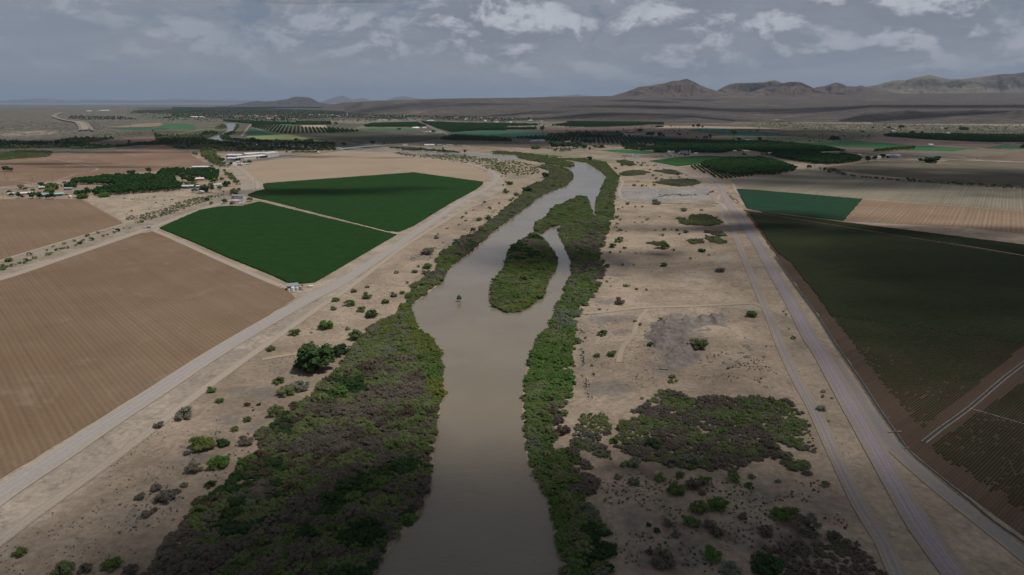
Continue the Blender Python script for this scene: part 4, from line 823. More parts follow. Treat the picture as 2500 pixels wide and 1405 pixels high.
for pl, lb, kk in (([(862,290),(875,245),(975,250),(985,205),(1130,190),(1270,228),(1345,290),(1240,322),(950,310)], 'largest dark olive shrub mat on the sand near the levee fork', [('olive', 4), ('dry', 1)]),
        ([(830,242),(860,228),(950,235),(940,250),(860,250)], 'thin dark shrub mat left of the largest mat', [('dry', 1), ('olive', 1)]),
        ([(930,475),(1020,455),(1140,468),(1130,500),(1045,525),(985,505)], 'pointed olive shrub mat, left one of the pair below the largest mat', [('olive', 3), ('dry', 1)]),
        ([(1140,425),(1290,432),(1400,500),(1310,510),(1200,495),(1150,450)], 'long olive shrub mat just left of the inner levee road', [('olive', 3), ('sage', 1)]),
        ([(1115,385),(1150,370),(1215,375),(1330,380),(1390,432),(1290,430),(1215,410)], 'grey brown shrub mat above the long olive one', [('dry', 2), ('olive', 1)]),
        ([(500,505),(590,485),(720,490),(765,530),(640,540)], 'grey dry shrub mat in the middle of the sand flat', [('dry', 3), ('sage', 1)])):
    thicket('shrub_mat', pl, 1.6, 1.35, kk, lb, 'shrub mat', t=B2, scale=8.)
for pl, lb in (([(210,440),(380,395),(640,395),(760,430),(640,470),(350,490),(230,480)], 'long low grey olive scrub patch nearest the river bend'),
        ([(780,400),(1000,375),(1180,395),(1310,450),(1230,470),(1000,450)], 'low grey olive scrub patch above the middle of the lot'),
        ([(780,600),(1000,545),(1300,540),(1500,545),(1610,600),(1530,650),(1250,670),(950,640)], 'broad olive scrub patch just above the gravel lot')):
    thicket('shrub_mat', pl, 2.3, 1.5, [('olive', 2), ('sage', 2), ('dry', 1)], lb, 'shrub mat', t=A8)
thicket('shrub_mat', [(160,230),(320,215),(480,270),(520,310),(380,320),(230,290)], 3.2, 2.2, [('mesq', 2), ('olive', 1)], 'bright green shrub clump beside the bend of the inner levee road', 'shrub mat', t=A8)
thicket('ditch_scrub', [(0,1400),(0,1330),(400,1260),(750,1180),(1150,1010),(1600,940),(1950,880),(1900,940),(1500,1070),(1200,1170),(900,1290),(600,1390)], 3.4, 1.5, [('olive', 3), ('sage', 2), ('yel', 1)], 'scrub growing in the dry wash below the farmstead', t=ZB, lib=SM)
thicket('ditch_scrub', [(370,640),(470,640),(600,720),(650,800),(735,940),(700,945),(560,835),(430,720)], 3.6, 2.4, [('mesq', 2), ('olive', 2), ('bright', 1)], 'green shrubs lining the curve of the farm road', t=ZD)
thicket('riverside_thicket', Z(Z3, [(0,655),(120,660),(400,690),(640,710),(700,722),(420,705),(180,700),(0,690)]), 4.5, 2.2, [('mesq', 2), ('olive', 2)], 'low green bushes between the upper river arm and the levee road')
thicket('riverside_thicket', Z(A3, [(830,700),(1100,715),(1340,725),(1480,745),(1700,750),(1930,790),(1900,800),(1600,785),(1380,765),(1300,765),(1000,745),(850,725)]), 5.5, 3.2, [('dark', 2), ('olive', 1)], 'dark willows along the far bank right of the bridge', lib=SM)
thicket('riverside_thicket', Z(A3, [(880,790),(1200,800),(1320,815),(2000,830),(2500,905),(2500,950),(1900,880),(1300,850),(900,800)]), 7, 2.4, [('mesq', 2), ('olive', 2)], 'scattered bushes on the near bank right of the bridge', lib=SM)
# woodland belts in the distance
def belt(pts, t, sp, size, kinds, label, lib=TL, name='woodland', cat='woodland', **k): thicket(name, pts, sp, size, kinds, label, cat, t=t, lib=lib, scale=60., **k)
belt([(-500,640),(0,632),(500,640),(760,650),(1000,590),(1300,580),(1690,590),(1500,615),(1250,650),(1280,680),(1500,685),(1820,690),(1850,670),(2000,660),(2280,640),(2240,545),(2300,540),(2500,560),(2500,720),(2380,680),(2000,690),(1780,715),(1500,735),(1300,742),(1050,745),(950,720),(500,730),(0,745),(-500,760)], A1, 8.5, 6.5, [('dark', 3), ('olive', 1)], 'dark belt of trees across the left of the valley')
belt([(-10,560),(200,545),(500,550),(560,530),(600,500),(780,490),(790,520),(700,560),(590,590),(760,625),(900,640),(1130,665),(1400,660),(1900,690),(2500,700),(2500,765),(1700,768),(1500,770),(900,778),(760,765),(740,740),(500,740),(300,750),(200,740),(0,650)], A2, 8.5, 6.5, [('dark', 3), ('olive', 2)], 'dark riparian woodland around the far river bend', water=True)
belt([(800,545),(1000,490),(1060,500),(920,560),(1000,600),(1150,600),(1500,620),(2000,640),(2150,600),(2200,650),(2480,660),(2500,690),(1900,670),(1100,640),(850,600)], A2, 9, 6, [('dark', 3), ('olive', 1)], 'woodland on the right bank of the far river bend', water=True)
belt([(540,770),(640,745),(740,760),(770,833),(900,1000),(880,1010),(700,960),(520,830)], A2, 8, 8, [('olive', 4), ('mesq', 1)], 'pale olive cottonwoods beside the warehouses', lib=TR)
belt([(380,780),(460,800),(500,830),(440,828)], A2, 5, 4, [('olive', 1)], 'narrow strip of grey olive trees at the corner of the fallow field')
belt([(760,425),(850,370),(920,400),(930,430),(830,460),(740,450)], A2, 12, 5, [('olive', 2), ('mesq', 1)], 'olive shrubs on the left bank above the far river bend')
belt([(1040,390),(1100,380),(1100,430),(1040,480),(1000,490),(1020,440)], A2, 10, 5, [('olive', 2), ('mesq', 1)], 'olive shrubs on the right bank above the far river bend')
belt([(-400,375),(0,376),(60,366),(130,372),(120,384),(0,392),(-400,400)], PX, 6, 3.2, [('mesq', 2), ('olive', 1)], 'bright green brush at the left edge below the dark belt', lib=SM)
# desert shrubs between the highway and the green fields
belt([(1250,350),(1420,340),(1500,400),(1560,470),(2000,480),(2400,465),(2450,500),(2100,545),(1700,580),(1300,560),(1350,500)], A1, 22, 3.0, [('olive', 2), ('mesq', 1)], 'desert bushes between the highway and the dark belt of trees', lib=SM, name='desert_brush', cat='brush', thin=.42)
belt([(-300,340),(700,350),(1090,360),(1130,490),(900,540),(820,500),(0,460),(-300,460)], A1, 26, 3.0, [('olive', 2), ('sage', 1)], 'desert bushes left of the divided highway', lib=SM, name='desert_brush', cat='brush', thin=.42)
belt([(1700,300),(2050,345),(2500,360),(2500,470),(2100,440),(1500,385),(1130,370)], A5, 26, 4.0, [('olive', 2), ('mesq', 1), ('sage', 1)], 'desert bushes on the pale plain below the right bluffs', lib=SM, name='desert_brush', cat='brush', thin=.42)
belt([(0,340),(1000,360),(1700,370),(2600,380),(2600,490),(1700,480),(1000,470),(0,450)], A6, 26, 4.0, [('olive', 2), ('sage', 1)], 'desert bushes above the long orchard at the right edge', lib=SM, name='desert_brush', cat='brush', thin=.42)
belt([(330,264),(900,266),(1250,286),(1100,296),(760,300),(400,300),(300,280)], PX, 62, 8, [('dark', 2), ('mesq', 1)], 'scattered trees all over the far left end of the valley', thin=.47, name='scattered_trees', cat='trees')
belt([(1250,300),(1500,308),(2500,320),(2500,345),(1900,350),(1400,335),(1200,320)], PX, 60, 6, [('dark', 2), ('olive', 1)], 'scattered trees along the field edges of the right valley', thin=.58, name='scattered_trees', cat='trees')
# orchards
def grid(pts, t, d, sr, st, jit=.08):
    poly = W2(Z(t, pts)); d = np.array(d)/np.hypot(*d); n = np.array([-d[1], d[0]]); a, b = poly@d, poly@n
    A_, B_ = np.meshgrid(np.arange(a.min(), a.max(), st), np.arange(b.min(), b.max(), sr)); P = A_.ravel()[:, None]*d+B_.ravel()[:, None]*n
    P = P+(rng.random(P.shape)-.5)*2*jit*st; return P[inpoly(P, poly)]
near_orch = []
dO = dirw((180,452), (380,430))
og = [grid([(690,955),(1000,915),(1240,905),(1480,905),(1640,930),(1730,1010),(1700,1040),(1300,1068),(900,1098),(870,1065),(1130,1010),(1000,985),(720,985)], Z1, dO, 9, 9),
      grid([(1480,900),(1560,850),(2060,845),(2110,905),(2050,960),(1900,925),(1700,905)], Z1, dO, 10, 10)]
PR = grid([(590,905),(1000,830),(1400,822),(1600,860),(1925,965),(1880,990),(1650,1040),(1350,1050),(1100,1055),(900,1030),(750,980)], A5, dirw((1700,402),(1950,412)), 7.5, 7.5)
og.append(PR); allp = np.vstack(og); srcn = np.concatenate([np.full(len(q), i) for i, q in enumerate(og)])
order = np.argsort(np.hypot(*allp.T)); near = order[:290]
rest = order[290:]
def put(me, name, x, y, s, sz, label, cat, group=None, rz=None, z=0):
    o = link(bpy.data.objects.new(name, me)); o.location = (x, y, z); o.scale = (s, s, sz); o.rotation_euler[2] = random.random()*6.28 if rz is None else rz
    return tag(o, label, cat, group)
olab = ['orchard tree in the close rows left of the farm houses', 'orchard tree in the grove behind the farm houses', 'orchard tree at the front of the dark round orchard beside the levee']
for i in near:
    s = 8.2*(.85+.3*random.random()); w_ = s*1.35
    put(TR['pecan'][random.randrange(3)], 'orchard_tree', allp[i, 0], allp[i, 1], w_, s, ('tall ' if s > 8.9 else 'small ' if s < 7.5 else 'middling ')+'dark green '+olab[srcn[i]], 'tree', ('trees of the orchard left of the farm houses', 'trees of the grove behind the farm houses', 'front trees of the round orchard')[srcn[i]])
if len(rest):
    q = allp[rest]; scatter('orchard_block', np.column_stack([q, np.zeros(len(q))]), np.full(len(q), 9.6)*(.85+.3*rng.random(len(q))), rng.integers(3, size=len(q)), TR['pecan'], 'dark green round orchard right of the levee road, seen as one block of crowns', 'orchard', sz=np.full(len(q), 7.)*(.85+.3*rng.random(len(q))))
def orchard(pts, t, d, sr, st, s, label, lib='pecan', w=1.3, full=False):
    q = grid(pts, t, d, sr, st); 
    if not len(q): return
    pr = (TR if full else TL)[lib]; scatter('orchard_block', np.column_stack([q, np.zeros(len(q))]), s*w*(.85+.3*rng.random(len(q))), rng.integers(len(pr), size=len(q)), pr, label, 'orchard', sz=s*(.85+.3*rng.random(len(q))))
YP = grid([(1370,335),(1580,310),(1700,350),(2000,450),(2300,485),(2500,480),(2500,500),(2050,540),(1900,540),(1600,420)], A8, dirw((1718,405),(1760,432)), 8, 8, .05)
struct(sheet('field', W2(Z(A8, [(1250,335),(1560,295),(1700,340),(2500,440),(2500,485),(1900,542),(1830,530),(1700,470)])), .11, soilmat('orchard soil', (.21,.15,.11), (.24,.175,.13))), 'brown soil under the young orchard trees')
for x, y in YP[:290]:
    s = 3.6*(.8+.4*random.random()); put(TL['pecan'][random.randrange(2)], 'young_orchard_tree', x, y, s*1.1, s, 'small young orchard tree in the rows between the levee road and the round orchard', 'tree', 'young trees in front of the round orchard')
orchard([(1280,375),(1600,378),(1720,408),(1830,420),(2500,445),(2500,500),(2100,505),(1750,520),(1560,480),(1290,425)], A2, dirw((700,320),(704,311)), 17, 8, 7, 'striped orchard with wide pale lanes beside the far levee road', w=1.2)
orchard([(0,440),(200,452),(490,482),(300,500),(0,505)], A3, dirw((700,320),(704,311)), 17, 8, 7, 'right end of the striped orchard beside the far levee road', w=1.2)
orchard([(1100,365),(1300,372),(2000,375),(2300,385),(2100,402),(1600,422),(1200,425),(850,400)], A4, dirw((1420,309),(1400,303)), 18, 9, 7, 'far striped orchard with pale lanes under the dark hills', w=1.1)
orchard([(1080,345),(1500,350),(2500,362),(2500,388),(2000,378),(1200,365)], A4, (1, 0), 14, 10, 8, 'dark hedge of trees behind the far striped orchard')
orchard([(320,580),(680,555),(1100,560),(1500,572),(2000,560),(2500,600),(2500,670),(1950,665),(1500,660),(1000,640),(600,600)], A4, dirw((1405,338),(1402,346)), 14, 7.5, 6, 'striped orchard in the middle of the valley', w=1.15)
orchard([(0,560),(500,570),(1000,590),(1500,605),(1300,640),(800,640),(0,610)], A5, dirw((1405,338),(1402,346)), 11, 8, 5.5, 'right end of the striped orchard in the middle of the valley', w=1.15)
orchard([(0,615),(800,650),(1100,610),(1500,600),(1880,640),(2380,690),(2500,720),(2480,735),(2000,735),(1750,745),(1500,745),(1200,700),(900,750),(300,740),(0,740)], A5, (1, .1), 9, 9, 8, 'large dark orchard across the right middle distance')
orchard([(1560,790),(1750,760),(2100,770),(2500,800),(2500,905),(2150,900),(1900,860),(1600,800)], A5, (1, .1), 8.5, 8.5, 8.5, 'dark orchard block in front of the dairy', full=True)
orchard([(0,780),(120,790),(250,820),(310,850),(0,900)], A6, (1, .1), 8.5, 8.5, 8.5, 'end of the dark orchard block nearest the dairy', full=True)
orchard([(600,515),(700,495),(1500,500),(2000,510),(2800,515),(2800,600),(2000,598),(1300,570),(1000,550)], A6, (1, .05), 10, 10, 8, 'long dark green orchard at the right edge')
orchard([(1370,350),(1900,370),(2600,385),(2600,470),(2200,470),(1800,500),(1600,440)], A3, (1, .1), 11, 11, 9, 'dark orchard right of the valley road')
orchard([(0,375),(640,385),(680,395),(250,405),(0,465)], A4, (1, .1), 11, 11, 8, 'tapering orchard right of the valley road')
orchard([(170,445),(640,440),(650,458),(180,458)], A4, (1, .1), 11, 11, 8, 'thin dark row of orchard trees beside the pale strip')
orchard([(1655,595),(1850,550),(2500,590),(2500,625),(1700,612)], A3, (1, .05), 10, 10, 8, 'low dark orchard above the parked trucks')
orchard([(0,575),(290,612),(280,632),(0,625)], A4, (1, .05), 10, 10, 8, 'right tip of the low dark orchard')
orchard([(530,400),(650,375),(1300,358),(1440,415),(1200,420),(560,420)], A3, (1, .05), 11, 11, 8, 'orchard left of the valley road')
orchard([(860,320),(1300,345),(1900,365),(2200,345),(2300,350),(1900,385),(1300,380),(900,345)], A2, (1, .05), 13, 13, 8, 'dark trees behind the far striped orchard')
orchard([(1860,385),(1950,350),(2420,350),(2430,385),(1960,390)], A2, (1, .05), 14, 14, 9, 'grove at the right end of the far orchard', lib='dark')
belt([(1860,680),(1960,665),(2200,700),(2500,735),(2500,760),(2200,770),(1950,745)], A4, 9, 8, [('dark', 1)], 'dark trees in front of the striped middle orchard')
belt([(0,660),(400,680),(560,705),(300,735),(0,730)], A5, 9, 8, [('dark', 1)], 'dark trees behind the cluttered farmyard')
belt([(780,540),(1050,525),(1500,505),(1900,530),(1900,560),(1500,570),(1000,565)], A4, 10, 9, [('dark', 2), ('mesq', 1)], 'long dark tree line behind the striped middle orchard')
belt([(530,825),(700,835),(800,880),(960,905),(1200,925),(1560,950),(1900,965),(2498,1015),(2498,1030),(1900,985),(1500,960),(900,910),(640,865)], Z4, 8.5, 3.6, [('dark', 2), ('olive', 1), ('mesq', 1)], 'line of hedge shrubs along the curved track on the right', lib=SM, name='hedge_line', cat='hedge')
# town trees
for pl, lb in (([(420,262),(600,264),(820,272),(900,276),(1000,275),(1150,282),(1260,290),(1180,292),(1060,286),(1000,288),(980,292),(830,288),(780,290),(640,300),(560,292),(480,290),(420,288)], 'trees standing among the houses of the far town'),
               ([(330,271),(480,267),(520,273),(400,279),(320,276)], 'dark far woodland at the upper left of the valley'),
               ([(1030,290),(1100,285),(1230,290),(1280,286),(1320,292),(1240,298),(1120,296)], 'trees among the houses on the right side of the far town'),
               ([(520,261),(660,262),(680,265),(540,266)], 'blue green orchards near the left horizon'),
               ([(170,284),(300,286),(340,293),(200,294),(160,290)], 'dark riverside woods beyond the divided highway')):
    belt(pl, PX, 40, 9, [('dark', 2), ('mesq', 1), ('pecan', 1)], lb)

# ------------------------------------------------------------------ single shrubs and trees
ORD = ['leftmost', 'second from the left', 'third from the left', 'fourth from the left', 'fifth from the left', 'sixth from the left', 'seventh from the left', 'eighth from the left', 'ninth from the left', 'tenth from the left', 'eleventh from the left', 'twelfth from the left', 'thirteenth from the left', 'fourteenth from the left', 'fifteenth from the left', 'sixteenth from the left', 'seventeenth from the left', 'eighteenth from the left', 'nineteenth from the left', 'twentieth from the left']
CN = {'mesq': 'green', 'bright': 'bright green', 'dark': 'dark green', 'dry': 'dry brown', 'sage': 'grey green', 'olive': 'olive', 'yel': 'yellow green', 'red': 'reddish'}
def wdt(x, y, wpx): 
    X, Y = G(x, y); return wpx*math.sqrt(X*X+Y*Y+H*H)/F*.98
def shrubs(t, lst, place, group, hf=.42):
    items = []
    for q in lst:
        x, y = Z(t, [(q[0], q[1])])[0]; items.append((x, y, q[2]/t[2], q[3] if len(q) > 3 else 'mesq'))
    by = {}
    for it in items: by.setdefault(it[3], []).append(it)
    for k, ls in by.items():
        ls.sort()
        for i, (x, y, w_, kk) in enumerate(ls):
            W_ = wdt(x, y, w_); s = W_/2/.95; X, Y = G(x, y-w_*.12); lib = SH if w_ > 16 else (SM if k in SM else SH)
            lb = ('%s %s shrub %s' % ('single' if len(ls) == 1 else 'leftmost', CN[k], place)) if i == 0 else '%s %s shrub from the left %s' % (ORD[i].split()[0], CN[k], place) 
            put(lib[k][i % len(lib[k])], 'shrub', X, Y, s, s*(.75+.25*random.random()), lb, 'shrub', group)
shrubs(Z9, [(1860,100,100),(1730,155,100),(1605,185,60,'olive'),(1620,120,70,'bright'),(1310,380,95),(1545,335,130,'bright'),(1125,500,95),(1820,200,90),(1900,245,115,'dark'),(2000,135,70),(2065,85,60,'sage'),(2130,60,50),(1435,360,25,'bright'),(1715,335,50,'sage'),(1860,15,45,'dark'),(1760,50,55,'olive')], 'on the sand above the big round tree', 'shrubs above the big round tree')
shrubs(Z9, [(675,810,90),(740,890,70),(945,915,60,'red'),(1040,910,45,'dark'),(1000,950,30,'dark'),(950,1035,75),(480,1015,155,'sage'),(855,1105,65),(1195,750,105),(600,1255,215,'yel'),(760,1225,115,'dark'),(720,1398,200,'bright'),(1440,672,125,'dark'),(935,1212,140,'dry'),(1160,1000,160,'olive'),(1250,840,150,'olive'),(1355,800,150,'sage')], 'on the sand below the big round tree', 'shrubs below the big round tree')
shrubs(Z10, [(150,1268,105),(850,1362,135),(990,1400,110,'dry'),(1592,747,95,'dark'),(485,1420,170,'olive'),(1390,740,60,'dry'),(1060,835,80,'dry'),(1180,770,80,'dry'),(1250,860,150,'dry'),(1330,790,70,'dry'),(1160,930,60,'dry'),(1110,970,80,'dry'),(650,1390,110,'dry'),(1460,640,130,'dry'),(1410,500,60,'dry'),(1200,300,80,'dry')], 'on the open sand in the lower left', 'shrubs in the lower left')
shrubs(Z11, [(940,300,65),(910,365,72),(990,385,60),(945,425,42),(970,410,40),(748,438,38),(862,445,35),(724,458,18,'dark'),(785,488,50,'sage'),(770,572,70,'bright'),(703,578,55),(572,557,45),(600,580,35,'sage'),(540,612,30,'sage'),(660,498,30,'sage'),(600,525,40,'olive'),(455,640,30,'sage'),(385,685,30,'sage'),(370,718,60,'sage')], 'inside the levee road curve', 'shrubs inside the levee curve')
shrubs(Z11, [(230,940,42,'sage'),(300,957,90),(275,992,60),(200,985,60,'sage'),(55,990,50,'bright'),(135,1070,50),(35,1170,70,'sage'),(100,1150,50),(520,767,60,'dark'),(340,800,40,'sage'),(430,830,70,'dark'),(300,850,120,'sage')], 'beside the narrow part of the left bank willows', 'shrubs beside the narrow willows')
shrubs(B2, [(920,168,78,'sage'),(1105,162,50,'bright'),(445,224,28,'olive'),(538,265,60),(655,228,32,'dark'),(393,288,28,'dark'),(475,290,42,'olive'),(220,155,55),(270,130,38),(315,98,70,'olive'),(400,120,32,'red'),(475,122,42,'olive'),(620,100,130,'sage'),(200,240,70),(240,262,50),(165,255,40),(200,312,62),(185,345,55),(235,378,60,'dry'),(210,376,30),(303,384,28)], 'on the sand just below the gravel lot', 'shrubs below the gravel lot')
shrubs(B2, [(615,372,32),(715,372,62),(787,365,25,'dark'),(838,380,60,'dark'),(872,415,48,'dark'),(937,400,75,'dry'),(685,430,66),(232,505,128),(158,557,90,'dark'),(288,570,60,'dark'),(232,608,42,'dark'),(135,615,60,'dark'),(405,617,30),(460,612,22),(690,575,165),(808,588,60),(1112,606,92,'dark'),(1187,638,42),(990,677,46),(705,762,92),(380,745,36,'dark'),(265,745,50),(1310,822,112,'dry'),(100,770,80,'dark')], 'in the middle of the right sand flat', 'shrubs on the right sand flat')
shrubs(B2, [(145,970,35,'olive'),(290,975,70),(335,975,60),(413,1007,56,'dark'),(520,1013,46),(130,888,30),(90,927,50,'dark'),(65,857,46,'dark'),(1640,1302,128),(680,1342,84,'olive'),(230,1168,145,'dry'),(400,1350,55,'yel'),(460,1388,70,'dry'),(20,1222,50),(100,1225,30,'olive')], 'above the grey gravel mounds', 'shrubs above the gravel mounds')
shrubs(Z7, [(605,432,106,'bright'),(1010,516,66,'dark'),(1425,548,180,'olive'),(685,607,98),(555,610,66),(510,687,36,'dark'),(518,767,46,'dark'),(965,390,22),(455,450,40),(1200,790,70,'yel'),(1190,830,70,'yel'),(1235,820,50,'yel'),(1690,715,50,'bright'),(935,970,40,'olive')], 'around the grey gravel mounds', 'shrubs around the gravel mounds')
shrubs(Z8, [(1090,657,150),(1315,580,112),(975,548,112),(1535,555,110),(650,532,78,'sage'),(770,578,100,'sage'),(1650,600,75),(1672,528,60,'olive'),(1875,562,50),(2235,592,66,'sage'),(1295,658,60,'dry'),(1450,190,90,'bright'),(625,268,92,'bright'),(920,300,150,'dark'),(1120,520,90,'olive'),(780,440,120,'sage'),(1060,440,120,'dry'),(1240,430,120,'sage'),(1230,610,130,'dry')], 'below the broad brown scrub patch', 'shrubs below the brown scrub patch')
shrubs(Z8, [(1270,792,150),(1412,778,165,'bright'),(1202,892,150),(1930,872,215),(2085,962,235,'dry'),(1095,972,92,'sage'),(1368,1153,172,'bright'),(1600,838,72,'dry'),(1400,972,125,'dry'),(1775,962,125,'dry'),(1795,1266,240,'dark'),(1530,1192,62,'olive'),(1510,1266,155,'sage'),(2285,1002,125,'dry'),(950,940,62,'dark'),(885,892,52,'dark'),(1000,1200,200,'dry'),(900,1110,80,'dry'),(1350,910,100,'dry'),(1030,890,80,'dry')], 'in the lower right foreground sand', 'shrubs in the lower right foreground')
shrubs(B1, [(135,602,100),(185,674,90,'olive'),(60,692,120),(45,722,90,'olive'),(285,627,60),(415,512,92),(365,622,78,'bright'),(385,587,80,'dark'),(435,587,55),(500,557,82,'olive'),(680,512,92,'olive'),(740,492,70),(850,442,92,'dark'),(910,417,60),(975,407,72,'olive'),(685,437,50),(785,387,50),(930,347,60,'olive')], 'in the dry ditch strip at the left edge', 'shrubs in the left ditch strip')
shrubs(B1, [(1085,307,60),(1100,367,50,'olive'),(1155,347,82,'dark'),(1220,322,92),(1340,292,92),(1280,237,82,'bright'),(1415,192,76),(1565,210,50,'dark'),(1500,230,60),(1720,162,92,'dark'),(1650,192,70),(1800,117,36),(1895,110,42,'olive'),(1605,122,30),(1645,120,30),(2065,35,80),(1990,40,60)], 'near the upper end of the ditch strip', 'shrubs in the left ditch strip')
shrubs(ZB, [(500,1195,42,'olive'),(600,965,55,'olive'),(475,985,40,'olive'),(165,1010,45,'olive'),(215,998,35,'olive'),(30,985,50,'olive'),(170,1230,65,'olive'),(630,1070,50,'olive'),(765,1105,40,'olive'),(945,1015,50,'olive'),(790,1030,50,'olive'),(1080,1050,40,'olive')], 'on the pale lot below the orchard', 'shrubs on the pale lot')
shrubs(Z5, [(205,1105,28),(225,1130,34),(230,1145,20),(255,1272,30),(295,1362,56)], 'between the two right levee roads', 'weeds between the right levee roads')
shrubs(Z6, [(370,298,32,'sage'),(375,328,34,'sage'),(425,337,24,'sage'),(360,410,60,'sage'),(403,475,22,'sage'),(100,845,40,'sage'),(385,865,55,'sage')], 'beside the lower inner levee road', 'weeds between the right levee roads')
shrubs(A8, [(1080,412,75),(970,368,30,'dark'),(880,362,30,'dark'),(930,490,50),(850,555,90),(790,500,80),(1080,535,60,'sage'),(1200,480,110),(1235,525,60),(945,565,80,'sage'),(1360,490,40,'olive'),(530,600,60),(470,672,90),(610,672,90),(680,670,50),(800,672,110),(1130,668,50),(1145,620,45),(1440,672,50)], 'in the scrub above the gravel lot', 'shrubs above the gravel lot')
shrubs(A8, [(160,380,90,'dark'),(270,330,80),(440,270,80),(590,330,90),(640,300,90),(430,330,100),(840,335,90,'olive'),(740,400,70),(520,285,80),(700,330,50,'olive')], 'near the right bank where the river turns', 'shrubs near the river turn')
# scattered shrubs inside the upper river loop: alike
Pz = fill(W2(Z(Z2, [(1420,680),(1700,700),(2100,720),(2498,760),(2498,1020),(2420,880),(2200,790),(1800,740),(1500,710)])), 11, .5)
Pz2 = fill(W2(Z(Z3, [(0,730),(250,760),(420,800),(480,850),(440,880),(200,900),(100,880),(0,830)])), 9, .5)
Pq = np.vstack([Pz, Pz2]); Pq = Pq[fbm(Pq[:, 0]/30, Pq[:, 1]/30, 3) > .40]; kk = ['mesq', 'olive', 'bright', 'mesq']
scatter('loop_shrubs', np.column_stack([Pq, np.zeros(len(Pq))]), 1.5+2.4*rng.random(len(Pq)), rng.integers(4, size=len(Pq)), [SM[k][0] for k in kk], 'green shrubs scattered over the sand inside the upper river loop', 'shrubs', sz=1.2+1.6*rng.random(len(Pq)))
# tiny tufts
def tufts(t, pts, sp, size, kinds, label, keep=1.0):
    P = fill(W2(Z(t, pts)), sp, .6); P = P[fbm(P[:, 0]/7, P[:, 1]/7, 3) > 1-keep*.62]; kn = rng.integers(len(kinds), size=len(P)); pr = [SM[k][0] for k in kinds]
    s = size*(.4+rng.random(len(P))*.9); scatter('weed_tufts', np.column_stack([P, np.zeros(len(P))]), s, kn, pr, label, 'weeds')
tufts(Z8, [(450,520),(900,480),(1500,560),(2200,540),(2330,740),(2450,900),(1500,1266),(700,1266),(560,800)], 1.7, .5, ['dry', 'sage', 'dark', 'olive'], 'small dark tufts sprinkled over the lower right sand', .75)
tufts(Z7, [(1400,640),(1800,480),(2100,520),(2200,780),(2050,880),(1400,700)], 1.5, .42, ['dark', 'bright'], 'small dark green weeds on the pale flat right of the mounds', .6)
tufts(Z7, [(2230,960),(2300,1000),(2450,1400),(2380,1400),(2290,1120)], 1.5, .6, ['dark'], 'row of dark weeds along the right edge of the brown scrub', .9)
tufts(Z7, [(400,240),(480,230),(440,420),(440,620),(520,960),(470,1000),(400,700)], 1.3, .5, ['sage', 'dark', 'dry'], 'grey tufts along the edge of the right river belt', .8)
tufts(A8, [(800,850),(950,790),(1300,800),(1550,790),(1540,820),(1250,830),(900,850)], 2.2, .9, ['dark', 'bright'], 'dark green weeds in the middle of the gravel lot', .8)
tufts(A8, [(240,720),(700,690),(1400,700),(1300,760),(500,790),(260,770)], 4.5, .55, ['dark'], 'tiny dark weeds dotted over the gravel lot', .7)
tufts(A8, [(430,935),(1000,945),(1900,955),(1880,972),(1000,962),(440,945)], 2.6, .8, ['olive', 'yel'], 'line of weeds along the lower rim of the gravel lot', .9)
tufts(A8, [(2040,750),(2120,800),(2290,960),(2270,990),(2150,940),(2060,800)], 2.6, .9, ['olive', 'mesq'], 'weeds between the levee road and the teal field track', .9)
tufts(Z10, [(1000,760),(1300,700),(1650,300),(1900,250),(1900,480),(1600,800),(1350,1000),(900,1100),(800,950)], 2.2, .5, ['dry', 'sage'], 'dry grey tufts near the lower left thicket', .7)
tufts(Z11, [(100,880),(500,700),(620,600),(700,520),(900,440),(700,640),(400,860),(200,960)], 3.2, .7, ['sage', 'dry'], 'grey tufts on the sand beside the left bank willows', .7)
tufts(B2, [(100,100),(1000,60),(1400,500),(1600,1000),(1400,1150),(200,1100),(100,700)], 5.5, .42, ['olive', 'dry', 'sage'], 'tiny dry tufts dotted over the right sand flat', .6)
tufts(ZB, [(0,900),(1100,830),(1500,950),(1000,1150),(400,1250),(0,1320)], 5, .7, ['olive', 'sage'], 'small dry tufts on the pale lot below the orchard', .6)
tufts(Z10, [(0,1400),(0,1230),(700,650),(1500,60),(1720,250),(1300,950),(1000,1400)], 2.0, .30, ['dry', 'olive', 'sage'], 'fine dry grass tufts over the lower left sand', .85)
tufts(Z9, [(900,800),(1500,200),(2000,0),(2100,100),(1700,330),(1250,620),(1300,700),(1000,1000)], 2.6, .34, ['dry', 'olive'], 'fine dry grass tufts around the big round tree', .8)
tufts(Z7, [(450,250),(1700,150),(1850,400),(1900,800),(1000,900),(500,1000)], 2.6, .34, ['dry', 'olive', 'sage'], 'fine dry tufts around the gravel mounds', .7)
tufts(Z6, [(120,100),(260,100),(480,560),(900,1400),(720,1400),(420,700)], 2.4, .26, ['dry', 'olive'], 'fine dry tufts between the two right levee roads', .7)
# spoil mounds
def mounds(t, pts, amp, mat, label, res=.7):
    poly = W2(Z(t, pts)); lo, hi = poly.min(0), poly.max(0); xs = np.arange(lo[0], hi[0]+res, res); ys = np.arange(lo[1], hi[1]+res, res)
    X, Y = np.meshgrid(xs, ys); P = np.column_stack([X.ravel(), Y.ravel()]); d = np.where(inpoly(P, poly), edged(P, poly), 0)
    d = d-(fbm(P[:, 0]/6, P[:, 1]/6, 3)-.3)*9; z = np.clip(d/3, 0, 1)*(amp*(ridged(P[:, 0]/7, P[:, 1]/5, 4)**3*1.3)+.25*fbm(P[:, 0]/1.5, P[:, 1]/1.5, 3)); z = np.where(d > 0, z, -.3)
    idx = np.arange(len(P)).reshape(X.shape); f = np.stack([idx[:-1, :-1].ravel(), idx[:-1, 1:].ravel(), idx[1:, 1:].ravel(), idx[1:, :-1].ravel()], 1)
    f = f[(z[f] > -.25).any(1)]; o = npmesh('gravel_mound', np.column_stack([P, z]), f, mat, None, True); return struct(o, label)
